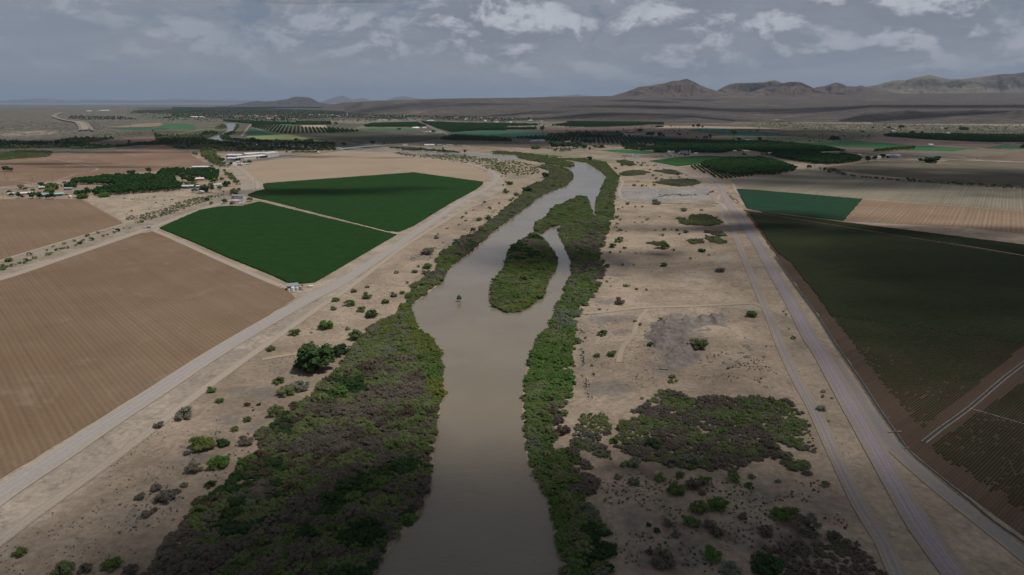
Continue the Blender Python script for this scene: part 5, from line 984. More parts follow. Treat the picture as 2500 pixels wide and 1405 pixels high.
mounds(Z7, [(1050,300),(1150,255),(1400,245),(1620,260),(1690,310),(1680,350),(1500,340),(1400,370),(1330,480),(1450,600),(1400,690),(1200,715),(1090,660),(1060,560),(1000,520),(940,430),(1000,360)], 3.4, soilmat('mound gravel', (.225,.195,.172), (.150,.128,.114), fine=.8, patch=.15, c3=(.26,.21,.16)), 'heap of rough grey gravel mounds dumped on the sand')
# trees, placed by the foot of the trunk
def trees(t, lst, place, group=None):
    ls = sorted([(Z(t, [(q[0], q[1])])[0],)+tuple(q[2:]) for q in lst], key=lambda a: a[0][0]); by = {}
    for (x, y), w_, h_, k, *lb in ls:
        W_ = wdt(x, y, w_/t[2]); Hh = wdt(x, y, h_/t[2])*.95; X, Y = G(x, y); i = by.get(k, 0); by[k] = i+1
        tot = sum(1 for q in lst if q[4] == k)
        label = lb[0] if lb else ('%s %s tree %s' % ('single' if tot == 1 else 'leftmost', CN[k], place)) if i == 0 else '%s %s tree from the left %s' % (ORD[min(i, 19)].split()[0], CN[k], place)
        big_ = W_*F/math.hypot(Y, H) > 22
        if big_:
            root = empty('tree', (X, Y, 0), random.random()*6, label, 'tree', group); s = W_/2
            c = link(bpy.data.objects.new('crown', crown('crown', GREENS[k if k in GREENS else 'dark'], 30, 1500, rz=Hh/s*.6, leaf=.085, seed=int(X)+int(Y), stems=False)), root); c.scale = (s, s, s); c.location = (0, 0, 0)
            mb = MB(); mb.tube((0, 0, -.2), (.2, .1, Hh*.35), .28, .2, 7)
            for a in range(5): mb.tube((.2, .1, Hh*.3), (s*.5*math.cos(a*1.3), s*.5*math.sin(a*1.3), Hh*.62), .14, .05, 5)
            mb.build('trunk', BARK, root)
        else:
            kk = {'mesq': 'mesq', 'dark': 'dark', 'bright': 'bright', 'olive': 'olive', 'dry': 'olive', 'sage': 'olive', 'yel': 'bright'}[k]
            put(TR[kk][i % 3], 'tree', X, Y, W_*1.15, Hh, label, 'tree', group)
trees(Z9, [(1470,632,370,270,'dark','big round dark green tree standing alone on the sand left of the river'),(1650,520,150,120,'dark','smaller dark tree touching the big round tree from behind'),
    (1655,830,130,120,'bright','upright bright green tree rising from the upper edge of the left thicket'),(1780,400,130,100,'mesq','green tree between the big round tree and the willows')], 'on the left bank')
trees(Z11, [(1080,352,100,60,'dark','dark round tree among the upper left willows, the lower of two'),(1215,237,75,55,'dark','dark round tree at the bend above the upper left willows'),(655,662,50,38,'dark','small dark tree at the edge of the left bank willows')], 'x')
trees(ZA, [(790,755,130,85,'dark'),(1000,810,240,150,'mesq'),(950,870,190,110,'mesq'),(1335,770,230,110,'dark'),(405,812,110,90,'olive'),(500,822,85,60,'olive'),(635,850,75,60,'olive'),(185,885,80,60,'mesq'),(365,975,90,110,'dark'),(225,937,72,60,'dark'),(430,970,60,50,'dark'),(625,982,130,118,'dark'),(760,985,115,125,'dark'),(925,990,100,92,'dark'),(1000,990,112,130,'dark'),(1490,962,145,140,'dark'),(1590,922,112,112,'dark'),(1685,935,112,165,'dark'),(1225,692,62,42,'dark'),(1560,975,235,70,'bright'),(1985,945,240,78,'bright')], 'around the roadside houses left of the orchard', 'trees around the roadside houses')
trees(ZA, [(125,462,110,95,'dark','left one of a pair of dark trees alone on the upper fallow field'),(215,462,92,68,'dark','right one of a pair of dark trees alone on the upper fallow field')], 'x')
trees(ZB, [(500,487,105,98,'dark'),(165,502,155,85,'dark'),(1145,660,150,180,'dark'),(1300,672,185,200,'dark'),(1240,725,135,72,'bright'),(1360,722,125,72,'bright'),(1560,855,225,185,'dark'),(1685,862,125,195,'olive'),(1375,862,120,80,'olive'),(1400,770,110,70,'mesq'),(1850,812,95,82,'mesq'),(1980,748,185,130,'dark'),(1890,642,92,72,'mesq'),(1750,680,150,90,'mesq'),(2130,912,180,170,'olive'),(2210,850,80,80,'mesq')], 'among the farm houses', 'trees among the farm houses')
trees(ZB, [(1610,1022,92,70,'dark'),(1690,1097,82,66,'mesq'),(1940,1068,125,88,'dark'),(2080,1117,92,90,'olive'),(2415,1032,125,82,'dry'),(1940,472,62,60,'mesq'),(1665,392,115,52,'dark'),(1180,785,80,50,'mesq')], 'around the pink roofed house and the farm road', 'trees beside the farm road')
trees(ZD, [(620,432,62,72,'dark'),(665,432,45,82,'dark'),(500,502,62,72,'dark'),(760,467,65,50,'mesq'),(850,482,115,88,'mesq'),(340,445,120,92,'dark'),(1562,262,50,42,'dark'),(290,545,45,60,'olive'),(105,550,110,50,'dark')]+[(1680+40*i,268,52,38+4*(i%3),'mesq') for i in range(12)], 'around the warehouses', 'trees around the warehouses')
trees(A5, [(515,402,35,50,'dark'),(575,405,65,60,'dark'),(640,404,36,32,'dark'),(1065,515,110,98,'mesq','big lone tree standing in front of the dark teal field'),(60,530,70,68,'dark'),(110,530,50,42,'dark'),(325,517,52,45,'dark'),(740,552,40,65,'dark'),(685,556,75,45,'dark'),(555,552,30,35,'dark'),(1135,585,60,50,'dark'),(1412,590,58,65,'dark'),(1840,645,105,58,'dark'),(2425,565,130,55,'dark','low round dark tree beside the bright green field'),(1145,740,80,55,'bright'),(1200,785,62,42,'mesq'),(1450,782,55,40,'olive'),(1510,790,70,45,'olive'),(1980,770,70,42,'bright'),(2085,960,75,55,'dark'),(110,745,90,50,'dark'),(280,745,90,50,'dark'),(835,742,90,55,'dark')], 'in the right middle distance', 'trees in the right middle distance')
trees(A6, [(490+36*i,745-3.2*i,55,60,'mesq') for i in range(15)], 'in the slanting row behind the dairy', 'row of trees behind the dairy')
trees(A6, [(985,482,75,35,'dark'),(1115,477,30,28,'dark'),(1190,875,120,80,'dark'),(1260,880,130,95,'dark'),(1310,872,80,85,'dark'),(1090,868,60,50,'dark'),(380,868,62,85,'dark'),(480,832,65,48,'dark'),(580,815,75,60,'dark'),(40,728,70,38,'dark'),(2485,692,70,60,'dark'),(825,415,60,48,'dark'),(860,415,25,45,'dark'),(665,420,50,32,'dark'),(455,415,25,25,'dark'),(1680,435,120,38,'dark'),(1440,430,60,25,'dark'),(310,465,45,20,'dark')], 'near the right edge', 'trees near the right edge')
trees(A4, [(740,478,85,78,'dark','dark tree alone on the long dark brown field'),(1405,560,85,85,'dark'),(650,737,180,45,'bright','rounded green tree clump beside the levee bend'),(930,772,90,42,'bright'),(1030,775,120,40,'bright'),(1120,768,90,35,'bright'),(1430,862+50,100,70,'dark','dark round bush at the edge of the far bank willows'),(2150,500,100,60,'dark'),(2280,555,90,70,'dark'),(2340,555,80,70,'dark'),(2445,556,80,65,'dark'),(610,612,60,35,'dark')], 'in the middle of the valley', 'trees in the middle of the valley')
trees(A4, [(880+i*62,728+(i%2)*8,130,110-10*(i%3),'dark') for i in range(7)]+[(1090,640,90,75,'dark'),(920,660,130,100,'dark'),(1350+45*i,665,90,90,'dark') if False else (1350,665,90,90,'dark'),(1400,668,90,90,'dark'),(1450,665,90,80,'dark'),(1300,720,90,70,'dark'),(1350,740,90,70,'dark'),(1425,765,45,60,'dark'),(1600,722,100,50,'dark'),(1500,725,90,45,'dark')], 'in the dark grove around the middle farm', 'trees around the middle farm')
trees(A3, [(652,678,85,70,'dark','round dark tree just above the bridge'),(818,676,30,38,'dark'),(240,690,80,50,'dark'),(1040,465,70,32,'dark'),(1530,500,50,40,'dark'),(1675,752,35,38,'dark'),(1350,740,25,35,'dark'),(1995,800,50,55,'dark'),(25,385,60,52,'dark'),(120,385,60,35,'dark'),(2390,345,45,35,'dark'),(1340,285,25,25,'dark')], 'in the far middle of the valley', 'trees in the far middle of the valley')
trees(A2, [(1920,625,60,45,'dark'),(2110,650,160,65,'olive'),(1290,615,90,45,'dark'),(230,750,80,55,'dark')], 'by the far river woodland', 'trees by the far river woodland')

# ------------------------------------------------------------------ buildings
Cc = {'white': (.72,.72,.70), 'cream': (.52,.50,.44), 'grey': (.27,.28,.29), 'silver': (.50,.52,.54), 'red': (.42,.10,.06), 'pink': (.50,.36,.35), 'teal': (.33,.50,.46), 'blue': (.10,.18,.38), 'tan': (.36,.29,.21), 'brown': (.19,.12,.08),
      'orange': (.45,.19,.09), 'black': (.03,.03,.03), 'stone': (.28,.25,.21), 'pale': (.60,.62,.62), 'maroon': (.10,.02,.03), 'green': (.12,.25,.18), 'dkglass': (.03,.04,.05), 'yellow': (.6,.5,.2), 'rust': (.45,.14,.05), 'cyan': (.42,.58,.58), 'bluegrey': (.30,.36,.40)}
def MT(c, **k): return plain('paint '+c, Cc[c], k.get('rough', .6), 0, .3, .07, .8)
GLS = plain('window glass', (.04,.05,.06), .15, 0, .5, .02)
def frame_of(t, A, B):
    (x1, y1), (x2, y2) = Z(t, [A, B]); a = np.array(G(x1, y1)); b = np.array(G(x2, y2)); w = np.hypot(*(b-a)); ang = math.atan2((b-a)[1], (b-a)[0]); return a, w, ang
def building(t, A, B, depth, h, wall, roof, label, cat='house', name='house', kind='gable', rh=1.2, wins=2, door=True, win='dkglass', ridge='x', over=.35, legs=False, doorw=1.0, group=None, doorc='brown', minw=0):
    a, w, ang = frame_of(t, A, B); w = max(w, minw); root = empty(name, (a[0], a[1], 0), ang, label, cat, group)
    MB().box(0, w, 0, depth, -.3, h) .build('wall', MT(wall), root) if not legs else None
    if legs:
        m = MB()
        for x in np.linspace(.2, w-.2, max(2, int(w/5)+1)):
            for y in (.2, depth-.2): m = MB().box(-.1, .1, -.1, .1, -.1, h); o = m.build('post', MT('silver'), root); o.location = (x, y, 0)
        if legs == 2: MB().box(0, w, depth*.55, depth*.6, -.1, h-.1).build('back_wall', MT(wall), root)
    o_ = over; r = MB()
    if kind == 'gable':
        if ridge == 'x':
            r.v = [(-o_,-o_,h+.02),(w+o_,-o_,h+.02),(w+o_,depth+o_,h+.02),(-o_,depth+o_,h+.02),(-o_,depth/2,h+rh),(w+o_,depth/2,h+rh)]; r.f = [(0,1,5,4),(2,3,4,5),(1,2,5),(3,0,4),(0,3,2,1)]
        else:
            r.v = [(-o_,-o_,h+.02),(w+o_,-o_,h+.02),(w+o_,depth+o_,h+.02),(-o_,depth+o_,h+.02),(w/2,-o_,h+rh),(w/2,depth+o_,h+rh)]; r.f = [(3,0,4,5),(1,2,5,4),(0,1,4),(2,3,5),(0,3,2,1)]
        r.m = [0, 0, 1, 1, 1]; r.build('roof', [MT(roof), MT(wall)], root)
    elif kind == 'flat':
        r.box(-.1, w+.1, -.1, depth+.1, h+.02, h+.35); r.build('roof', MT(roof), root)
    elif kind == 'mono':
        r.v = [(-o_,-o_,h),(w+o_,-o_,h),(w+o_,depth+o_,h+rh),(-o_,depth+o_,h+rh),(-o_,-o_,h+.18),(w+o_,-o_,h+.18),(w+o_,depth+o_,h+rh+.18),(-o_,depth+o_,h+rh+.18)]
        r.f = [(0,3,2,1),(4,5,6,7),(0,1,5,4),(1,2,6,5),(2,3,7,6),(3,0,4,7)]; r.m = [0]*6; r.build('roof', MT(roof), root)
        MB().box(.02, w-.02, depth-.2, depth-.02, h, h+rh).build('wall', MT(wall), root)
    elif kind == 'arch':
        n = 10; 
        for i in range(n+1):
            th = math.pi*i/n; r.v += [(-.1, depth/2-depth/2*math.cos(th), h+rh*math.sin(th)), (w+.1, depth/2-depth/2*math.cos(th), h+rh*math.sin(th))]
        r.f = [(2*i, 2*i+1, 2*i+3, 2*i+2) for i in range(n)]+[tuple(2*i for i in range(n, -1, -1)), tuple(2*i+1 for i in range(n+1))]; r.m = [0]*len(r.f); r.build('roof', MT(roof), root)
    if not legs:
        for i in range(wins):
            x = w*(i+.75)/(wins+.5); MB().box(x-.55, x+.55, -.05, .05, h*.42, h*.78).build('window', GLS, root)
        if wins: MB().box(-.05, .05, depth*.4, depth*.4+1.1, h*.42, h*.78).build('window', GLS, root)
        if door: MB().box(w*.12, w*.12+doorw, -.06, .04, 0, min(h*.85, 2.2 if doorw < 2 else h*.85)).build('door', MT(doorc), root)
    return root
# pump station with tanks
pt = lambda x, y: G(*Z(ZC, [(x, y)])[0])
building(ZC, (960,778), (1385,742), 5.2, 2.7, 'tan', 'grey', 'small tan pump shed with grey sloping roof and red trim beside the tanks', 'shed', 'pump_shed', 'mono', .7, 0, True, over=.25, doorw=1.1)
sh = [o for o in COL.objects if o.name.startswith('pump_shed')][0]
wsh = frame_of(ZC, (960,778), (1385,742))[1]
for x in (-.04, wsh+.04): MB().box(x-.09, x+.09, -.09, .09, 0, 2.75).build('corner_trim', MT('red'), sh)
MB().box(-.28, -.20, -.25, 5.45, 2.72, 3.0).build('roof_trim', MT('red'), sh)
a, w_, ang = frame_of(ZC, (1010,870), (1570,800))
pad = MB().box(0, w_+.3, -.4, 3.0, -.1, .15).build('concrete_pad', conc); pad.location = (a[0], a[1], 0); pad.rotation_euler[2] = ang; tag(pad, 'pale concrete pad under the row of water tanks', 'pad')
def tank(x, y, r, h, c, label):
    X, Y = pt(x, y); root = empty('water_tank', (X, Y+r, .15), 0, label, 'tank', 'water tanks beside the pump shed')
    prof = []
    for i in range(7): z = h*.82*i/6; prof += [(r, z), (r*1.015, z+h*.06)] if i < 6 else [(r, z)]
    prof += [(r*.8, h*.92), (r*.35, h*.985), (r*.01, h)]
    MB().lathe(prof, 20).build('tank_body', MT(c, rough=.4), root, True); MB().lathe([(r*.2, h*.96), (r*.2, h*1.03), (.01, h*1.04)], 10).build('lid', MT('grey'), root)
    MB().tube((r, 0, .25), (r+.35, 0, .25), .07).build('outlet_pipe', MT('silver'), root)
tank(1022,842,.62,2.1,'white','small narrow white tank at the left end of the tank row'); tank(1150,822,1.25,3.1,'white','tall white ribbed water tank, the biggest of the row'); tank(1308,802,1.2,2.7,'cyan','pale blue water tank in the middle of the row'); tank(1462,782,1.3,2.75,'tan','tan water tank at the right end of the row')
X, Y = pt(1700, 672); root = empty('propane_tank', (X, Y, 0), R(8), 'white cylindrical propane tank on legs right of the shed', 'tank')
m = MB(); m.tube((.2, .5, 1.05), (3.9, .5, 1.05), .52, n=16); m.tube((3.9, .5, 1.05), (4.15, .5, 1.05), .5, .2, 16); m.tube((.2, .5, 1.05), (-.05, .5, 1.05), .5, .2, 16); m.build('tank_body', MT('white', rough=.4), root, True)
for x in (.8, 3.3): MB().box(x-.1, x+.1, .2, .8, 0, .6).build('leg', MT('grey'), root)
X, Y = pt(705, 640); root = empty('tote_tank', (X, Y, 0), .3, 'white plastic tote standing left of the pump shed', 'tote'); MB().box(-.55, .55, 0, 1.1, .15, 1.3).build('tank_body', MT('white'), root)
m = MB()
for x in (-.58, 0, .58): m.box(x-.03, x+.03, -.05, -.01, 0, 1.35)
m.box(-.6, .6, -.06, 1.15, 0, .14); m.build('cage', MT('grey'), root)
X, Y = pt(1530, 640); root = empty('pump_engine', (X, Y, 0), .5, 'dark pump engine between the tan tank and the propane tank', 'engine'); MB().box(-.6, .6, 0, .9, .2, 1.2).build('engine_block', MT('black'), root); MB().tube((.3, .4, 1.2), (.3, .4, 1.9), .08).build('exhaust_pipe', MT('grey'), root); MB().box(-.7, .7, -.05, .95, 0, .2).build('frame', MT('rust'), root)
X, Y = pt(795, 700); root = empty('pump', (X, Y, 0), .2, 'small red pump beside the left wall of the shed', 'pump'); MB().tube((-.4, 0, .35), (.5, 0, .35), .25).build('pump_body', MT('red'), root); MB().tube((.2, 0, .3), (.2, .9, .3), .08).build('pipe', MT('grey'), root)

building(ZA, (695,958), (1215,930), 8, 3.0, 'cream', 'teal', 'long open shed with pale green roof at the edge of the brown field', 'shed', 'long_shed', 'mono', .8, 0, False, legs=2)
building(ZA, (400,922), (640,905), 10, 2.8, 'orange', 'white', 'low house with white roof and orange walls left of the long shed', rh=1.1, wins=3)
building(ZA, (150,925), (280,918), 7, 2.6, 'tan', 'silver', 'small tan house at the far left beside the road', wins=2)
building(ZA, (1215,822), (1372,822), 8, 3.0, 'bluegrey', 'silver', 'grey mobile home left of the orchard', 'mobile home', 'mobile_home', rh=.6, wins=3)
building(ZA, (1110,762), (1190,757), 9, 2.2, 'brown', 'brown', 'small brown barn with rounded roof behind the roadside trees', 'barn', 'barn', 'arch', 2.2, 1, doorw=2.2, doorc='white')
building(ZA, (735,808), (855,803), 9, 3.0, 'brown', 'silver', 'dark walled house with grey roof under the roadside trees', wins=2)
building(ZA, (812,862), (878,860), 3, 2.4, 'white', 'white', 'small white camper trailer beside the roadside trees', 'trailer', 'camper_trailer', 'flat', wins=1)
building(ZA, (1302,972), (1345,972), 3.5, 2.2, 'white', 'white', 'small white hut at the corner of the brown field', 'hut', 'hut', 'gable', 1.4, 0, ridge='y')
building(ZB, (420,535), (572,530), 9, 3.0, 'white', 'red', 'house with red roof and white walls behind the orchard', wins=3)
building(ZB, (1098,790), (1262,788), 8, 3.4, 'blue', 'white', 'blue building with white roof, left one of the two', 'building', 'blue_building', rh=1.0, wins=1)
building(ZB, (1272,785), (1342,784), 8, 3.4, 'blue', 'white', 'narrow blue building with white roof, right one of the two', 'building', 'blue_building', rh=1.0, wins=1)
building(ZB, (1400,782), (1462,780), 7, 3.0, 'blue', 'white', 'small blue shed partly behind a dark tree', 'shed', 'shed', rh=.8, wins=0)
building(ZB, (1322,650), (1548,640), 11, 3.4, 'orange', 'white', 'farmhouse with white roof and orange brown walls behind dark trees', rh=1.6, wins=4)
building(ZB, (1700,762), (1885,752), 10, 3.4, 'white', 'silver', 'white house with pale metal roof at the right end of the farm', rh=1.2, wins=3)
building(ZB, (1395,892), (1528,890), 8, 2.8, 'grey', 'silver', 'open gabled carport standing below the dark trees', 'carport', 'carport', 'gable', 1.3, 0, False, ridge='y', legs=1)
building(ZB, (2168,1075), (2308,1058), 11, 3.0, 'pale', 'pink', 'white walled house with a pink roof beside the green field', ridge='y', rh=1.3, wins=2)
building(ZB, (2065,985), (2292,990), 7, 4.2, 'silver', 'grey', 'long pale shed just behind the pink roofed house', 'shed', 'shed', 'mono', .5, 1, doorw=2)
building(ZB, (1310,412), (1625,412), 14, 3.6, 'cream', 'white', 'long white roofed building behind the grove', 'building', 'long_building', rh=1.2, wins=4)
building(ZD, (410,418), (655,420), 22, 5.5, 'grey', 'pale', 'grey walled warehouse at the left end of the complex', 'warehouse', 'warehouse', 'gable', 1.8, 0, doorw=4, doorc='silver')
building(ZD, (668,402), (985,378), 26, 5.5, 'cream', 'pale', 'cream warehouse with loading doors in the middle of the complex', 'warehouse', 'warehouse', 'gable', 1.6, 6, doorw=4, doorc='grey')
building(ZD, (988,376), (1196,352), 26, 5, 'black', 'white', 'white roofed warehouse, its dark open front painted as black walls', 'warehouse', 'warehouse', 'gable', 1.8, 0, doorw=6, doorc='grey')  # black walls stand in for the shade inside the open front
building(ZD, (1200,352), (1420,322), 30, 8.5, 'cream', 'silver', 'tall pale warehouse at the right end of the complex', 'warehouse', 'warehouse', 'gable', 2.2, 2, doorw=6, doorc='silver')
building(ZD, (410,365), (680,368), 26, 6.5, 'grey', 'pale', 'long grey warehouse behind the left one', 'warehouse', 'warehouse', 'gable', 2, 0)
building(ZD, (780,340), (1180,322), 26, 6.5, 'cream', 'white', 'bright white roofed warehouse behind the middle one', 'warehouse', 'warehouse', 'gable', 2, 0)
struct(sheet('parking_lot', W2(Z(ZD, [(380,425),(660,425),(1000,385),(1200,360),(1430,325),(1420,300),(1850,300),(1700,325),(1200,385),(800,415),(640,435),(520,450),(380,450)])), .2, plain('lot asphalt', (.13,.125,.13), .8, 0, .2)), 'dark asphalt yard in front of the warehouses')
building(ZD, (500,500), (618,488), 9, 3, 'white', 'white', 'white roofed house at the corner of the tan field', wins=2, rh=1)
building(ZD, (622,508), (692,508), 9, 2.8, 'bluegrey', 'bluegrey', 'blue grey house second in the row by the tan field', wins=2, rh=1)
building(ZD, (700,512), (780,508), 9, 3, 'pale', 'silver', 'pale grey house third in the row by the tan field', wins=2, rh=1.2)
building(ZD, (785,500), (850,497), 8, 3, 'cream', 'teal', 'cream house with teal roof at the right end of the row', wins=2, rh=1.2)
building(ZD, (605,458), (665,456), 7, 3, 'pale', 'white', 'small white building behind the row of houses', wins=1, rh=1)
building(A3, (1405,700), (1548,700), 12, 3.2, 'pale', 'white', 'long pale greenhouse hall near the parked trucks', 'greenhouse', 'greenhouse', 'arch', 2.6, 0)
building(A3, (1090,696), (1160,694), 5, 4.4, 'white', 'white', 'white block building right of the bridge', 'building', 'white_building', 'flat', wins=3)
building(A6, (620,812), (800,820), 22, 5.5, 'black', 'silver', 'long open dairy shed with grey roof', 'shed', 'dairy_shed', 'gable', 2, 0, legs=2)
building(A6, (802,822), (842,805), 20, 6, 'bluegrey', 'silver', 'blue grey end barn of the dairy shed', 'barn', 'barn', 'gable', 1.5, 0)
building(A6, (395,825), (470,828), 8, 5, 'white', 'pale', 'white building left of the dairy shed', 'building', 'dairy_building', 'flat', wins=2)
building(A6, (500,832), (562,825), 8, 4.5, 'white', 'white', 'white tank house touching the dairy shed', 'building', 'dairy_building', 'arch', 2, wins=0)
building(A6, (258,800), (298,798), 8, 4.5, 'pale', 'white', 'small white gabled building left of the dairy', 'building', 'dairy_building', 'gable', 2, wins=1)
building(A6, (1215,662), (1274,662), 14, 6, 'white', 'white', 'white pavilion standing on the pinkish brown field', 'pavilion', 'pavilion', 'gable', 2.2, 0, legs=1)
building(A5, (2170,932), (2272,932), 4, 3.4, 'white', 'white', 'long white container beside the track junction', 'container', 'container', 'flat', wins=0, door=False)
building(A5, (1060,740), (1105,740), 14, 4, 'bluegrey', 'white', 'small white roofed farm building at the edge of the big orchard', 'building', 'farm_building', wins=1)
building(A5, (1205,742), (1275,742), 14, 4, 'cream', 'white', 'cream farm house right of the yellow green tree', wins=2)
building(A5, (775,672), (840,668), 14, 4, 'bluegrey', 'cream', 'house with pale roof inside the big dark orchard', wins=2)
building(A5, (1545,775), (1585,775), 10, 5, 'white', 'white', 'white house at the left end of the dairy orchard', wins=1)
building(A5, (1225,588), (1340,586), 16, 5, 'bluegrey', 'silver', 'long grey roofed building behind the big orchard', 'building', 'long_building', wins=2)
building(A5, (1415,590), (1480,588), 14, 5, 'stone', 'stone', 'dull brown house right of the long grey roof', wins=1)
building(A5, (1925,284), (2065,284), 20, 5, 'bluegrey', 'silver', 'long pale hangar on the bright plain below the dark slope', 'building', 'hangar', wins=0, name='hangar') if False else building(A5, (1925,284), (2065,284), 20, 5, 'bluegrey', 'silver', 'long pale hangar on the bright plain below the dark slope', 'building', 'hangar', 'flat', wins=0)
building(A5, (1980,268), (2002,268), 14, 14, 'white', 'white', 'small white tower building behind the hangar', 'building', 'tower_building', wins=0)
for A, B, d, h, wc, rc, lb in (((590,632),(690,628),14,4,'pale','pale','pale house left of the middle farm'),((700,630),(775,628),14,4,'white','white','white house right of the pale one by the middle farm'),((1075,656),(1155,654),16,5,'cream','white','white roofed house inside the dark grove of the middle farm'),
        ((1335,735),(1362,735),10,4,'bluegrey','white','tiny white shed in front of the middle grove'),((1560,722),(1655,720),12,4,'brown','white','house with pale roof behind the middle grove'),((1995,505),(2080,500),14,5,'brown','cream','ranch house with pale roof above the tree line'),((2120,556),(2200,552),14,6,'tan','stone','stone farmhouse at the right end of the tree line'),((265,368),(298,366),20,12,'white','teal','tall white barn left of the far striped orchard'),((1275,182),(1315,180),30,14,'cream','cream','lone pale building high on the slope'),((55,365),(105,363),14,6,'tan','white','low tan building left of the tall white barn')):
    building(A4, A, B, d, h, wc, rc, lb, wins=1)
for A, B, d, h, wc, rc, lb in (((600,418),(622,418),14,5,'white','orange','white house with orange roof, left one on the desert edge'),((700,415),(735,415),14,5,'orange','orange','orange house in the middle of the desert edge group'),((745,420),(778,418),14,5,'cream','orange','cream house at the right end of the desert edge group'),
        ((715,462),(768,460),16,5,'bluegrey','white','white roofed house just above the long orchard'),((1385,422),(1410,420),14,7,'white','teal','white house with pale green roof left of the dark hedge'),((1418,492),(1508,492),16,5,'white','white','long white building behind the long orchard'),((1455,482),(1512,480),12,6,'brown','brown','brown barn behind the long white building')):
    building(A6, A, B, d, h, wc, rc, lb, wins=1)
# dairy shade roofs
for t, A, B, lb in ((A5, (2015,762), (2500,742), 'long white shade roof running behind the dairy orchard'), (A6, (100,742), (475,755), 'long white shade roof left of the dairy shed'), (A6, (860,778), (1690,826), 'long thin pale roof stretching right of the dairy')):
    building(t, A, B, 7 if '1690' not in str(B) else 4, 3.2, 'silver', 'pale', lb, 'shade roof', 'shade_roof', 'flat', wins=0, legs=1)
building(A5, (2200,790), (2335,770), 16, 4, 'pale', 'pale', 'pale flat barn behind the dairy orchard', 'barn', 'barn', 'gable', 1.5, 0)
# cluttered farmyard beside the bright green field
for i, (A, B, d, h, wc, rc, kd, lb) in enumerate([((1062,212),(1165,212),7,3,'pale','orange','mono','long pale shed with pinkish roof at the left of the farmyard'),((1175,240),(1232,238),6,4,'cyan','cyan','flat','pale blue box building at the front of the farmyard'),((1240,145),(1315,148),8,5,'white','white','gable','white house at the back left of the farmyard'),((1355,142),(1402,143),7,4.5,'white','silver','gable','small white house in the middle back of the farmyard'),
        ((1560,138),(1735,135),12,4,'stone','tan','gable','long tan roofed barn at the back of the farmyard'),((1595,175),(1765,168),9,3.2,'brown','blue','mono','blue roofed shed in the middle of the farmyard'),((1520,168),(1562,168),6,4,'white','bluegrey','gable','narrow white shed left of the blue roof'),((1320,200),(1348,200),5,3.5,'white','white','flat','small white box left of centre in the farmyard'),((1358,210),(1392,208),5,4,'pale','cyan','flat','pale box beside the small white one in the farmyard'),((1680,195),(1765,190),7,3.2,'maroon','brown','gable','dark maroon barn at the front of the farmyard'),((1875,168),(1960,168),6,3,'white','white','arch','white rounded hut at the right end of the farmyard')]):
    building(C8, A, B, d, h, wc, rc, lb, 'shed', 'farm_shed', kd, 1.2, 1, door=False)
X, Y = G(*Z(C8, [(1772,150)])[0]); root = empty('silo', (X, Y, 0), 0, 'round grey silo at the back of the farmyard', 'silo'); MB().lathe([(1.7, 0), (1.7, 6.4), (1.75, 6.5)], 16).build('silo_wall', MT('silver'), root, True); MB().lathe([(1.8, 6.5), (1.2, 7.5), (.05, 8.0)], 16).build('dome', MT('pale'), root, True)
# ------------------------------------------------------------------ vehicles
def wheels(root, xs, y0, y1, r, mat='black'):
    for x in xs:
        for y in (y0, y1): MB().tube((x, y-.12, r), (x, y+.12, r), r, n=12).build('wheel', MT(mat), root)
def car(x, y, rz, c, label, cat='car', name='parked_car', pick=False):
    X, Y = G(x, y); root = empty(name, (X, Y, 0), rz, label, cat); m = MB()
    side = [(-2.2,.45),(-2.2,.95),(-1.5,1.05),(-.95,1.6),(.6,1.62),(1.25,1.08),(2.1,.98),(2.2,.5)] if not pick else [(-2.6,.5),(-2.6,1.1),(-.6,1.1),(-.5,1.75),(.9,1.75),(1.4,1.15),(2.5,1.05),(2.6,.5)]
    n = len(side); m.v = [(a, -.85, b) for a, b in side]+[(a, .85, b) for a, b in side]; m.f = [tuple(range(n)), tuple(range(2*n-1, n-1, -1))]+[(i, (i+n), (i+1) % n+n, (i+1) % n) for i in range(n)]; m.m = [0]*len(m.f)
    m.build('body', MT(c), root); MB().box(-.75 if not pick else -.35, .5 if not pick else .8, -.88, .88, 1.12, 1.5).build('side_window', GLS, root); wheels(root, (-1.4, 1.4), -.8, .8, .36); return root
car(*Z(ZA, [(1268,914)])[0], .2, 'maroon', 'dark maroon car parked at the end of the long shed')
car(*Z(Z3, [(112,988)])[0], 1.4, 'black', 'dark pickup truck parked alone on the outside of the levee curve', 'pickup', 'pickup_truck', True)
car(*Z(ZA, [(1235,912)])[0], .3, 'white', 'white car beside the maroon one')
car(1727.5, 476, 1.5, 'maroon', 'small maroon car parked left of the orange tractor')
car(*Z(ZD, [(425,500)])[0], .1, 'maroon', 'red car left of the white roofed house'); car(*Z(ZD, [(440,535)])[0], .1, 'red', 'red car standing on the road corner'); car(*Z(ZD, [(455,512)])[0], .6, 'black', 'black car beside the white roofed house')
car(*Z(A6, [(1870,822)])[0], .1, 'red', 'red pickup truck on the track at the right', 'pickup', 'pickup_truck', True); car(*Z(A6, [(1843,820)])[0], .1, 'white', 'white van in front of the red pickup on the track', 'van', 'van')
car(*Z(A3, [(815,595)])[0], .1, 'white', 'white vehicle standing in the wide dark field'); car(*Z(C8, [(895,240)])[0], .1, 'cream', 'cream car at the front of the farmyard'); car(*Z(C8, [(1045,238)])[0], 1.2, 'bluegrey', 'blue grey pickup at the front of the farmyard', 'pickup', 'pickup_truck', True); car(*Z(C8, [(985,243)])[0], .3, 'maroon', 'dark red car at the front of the farmyard')
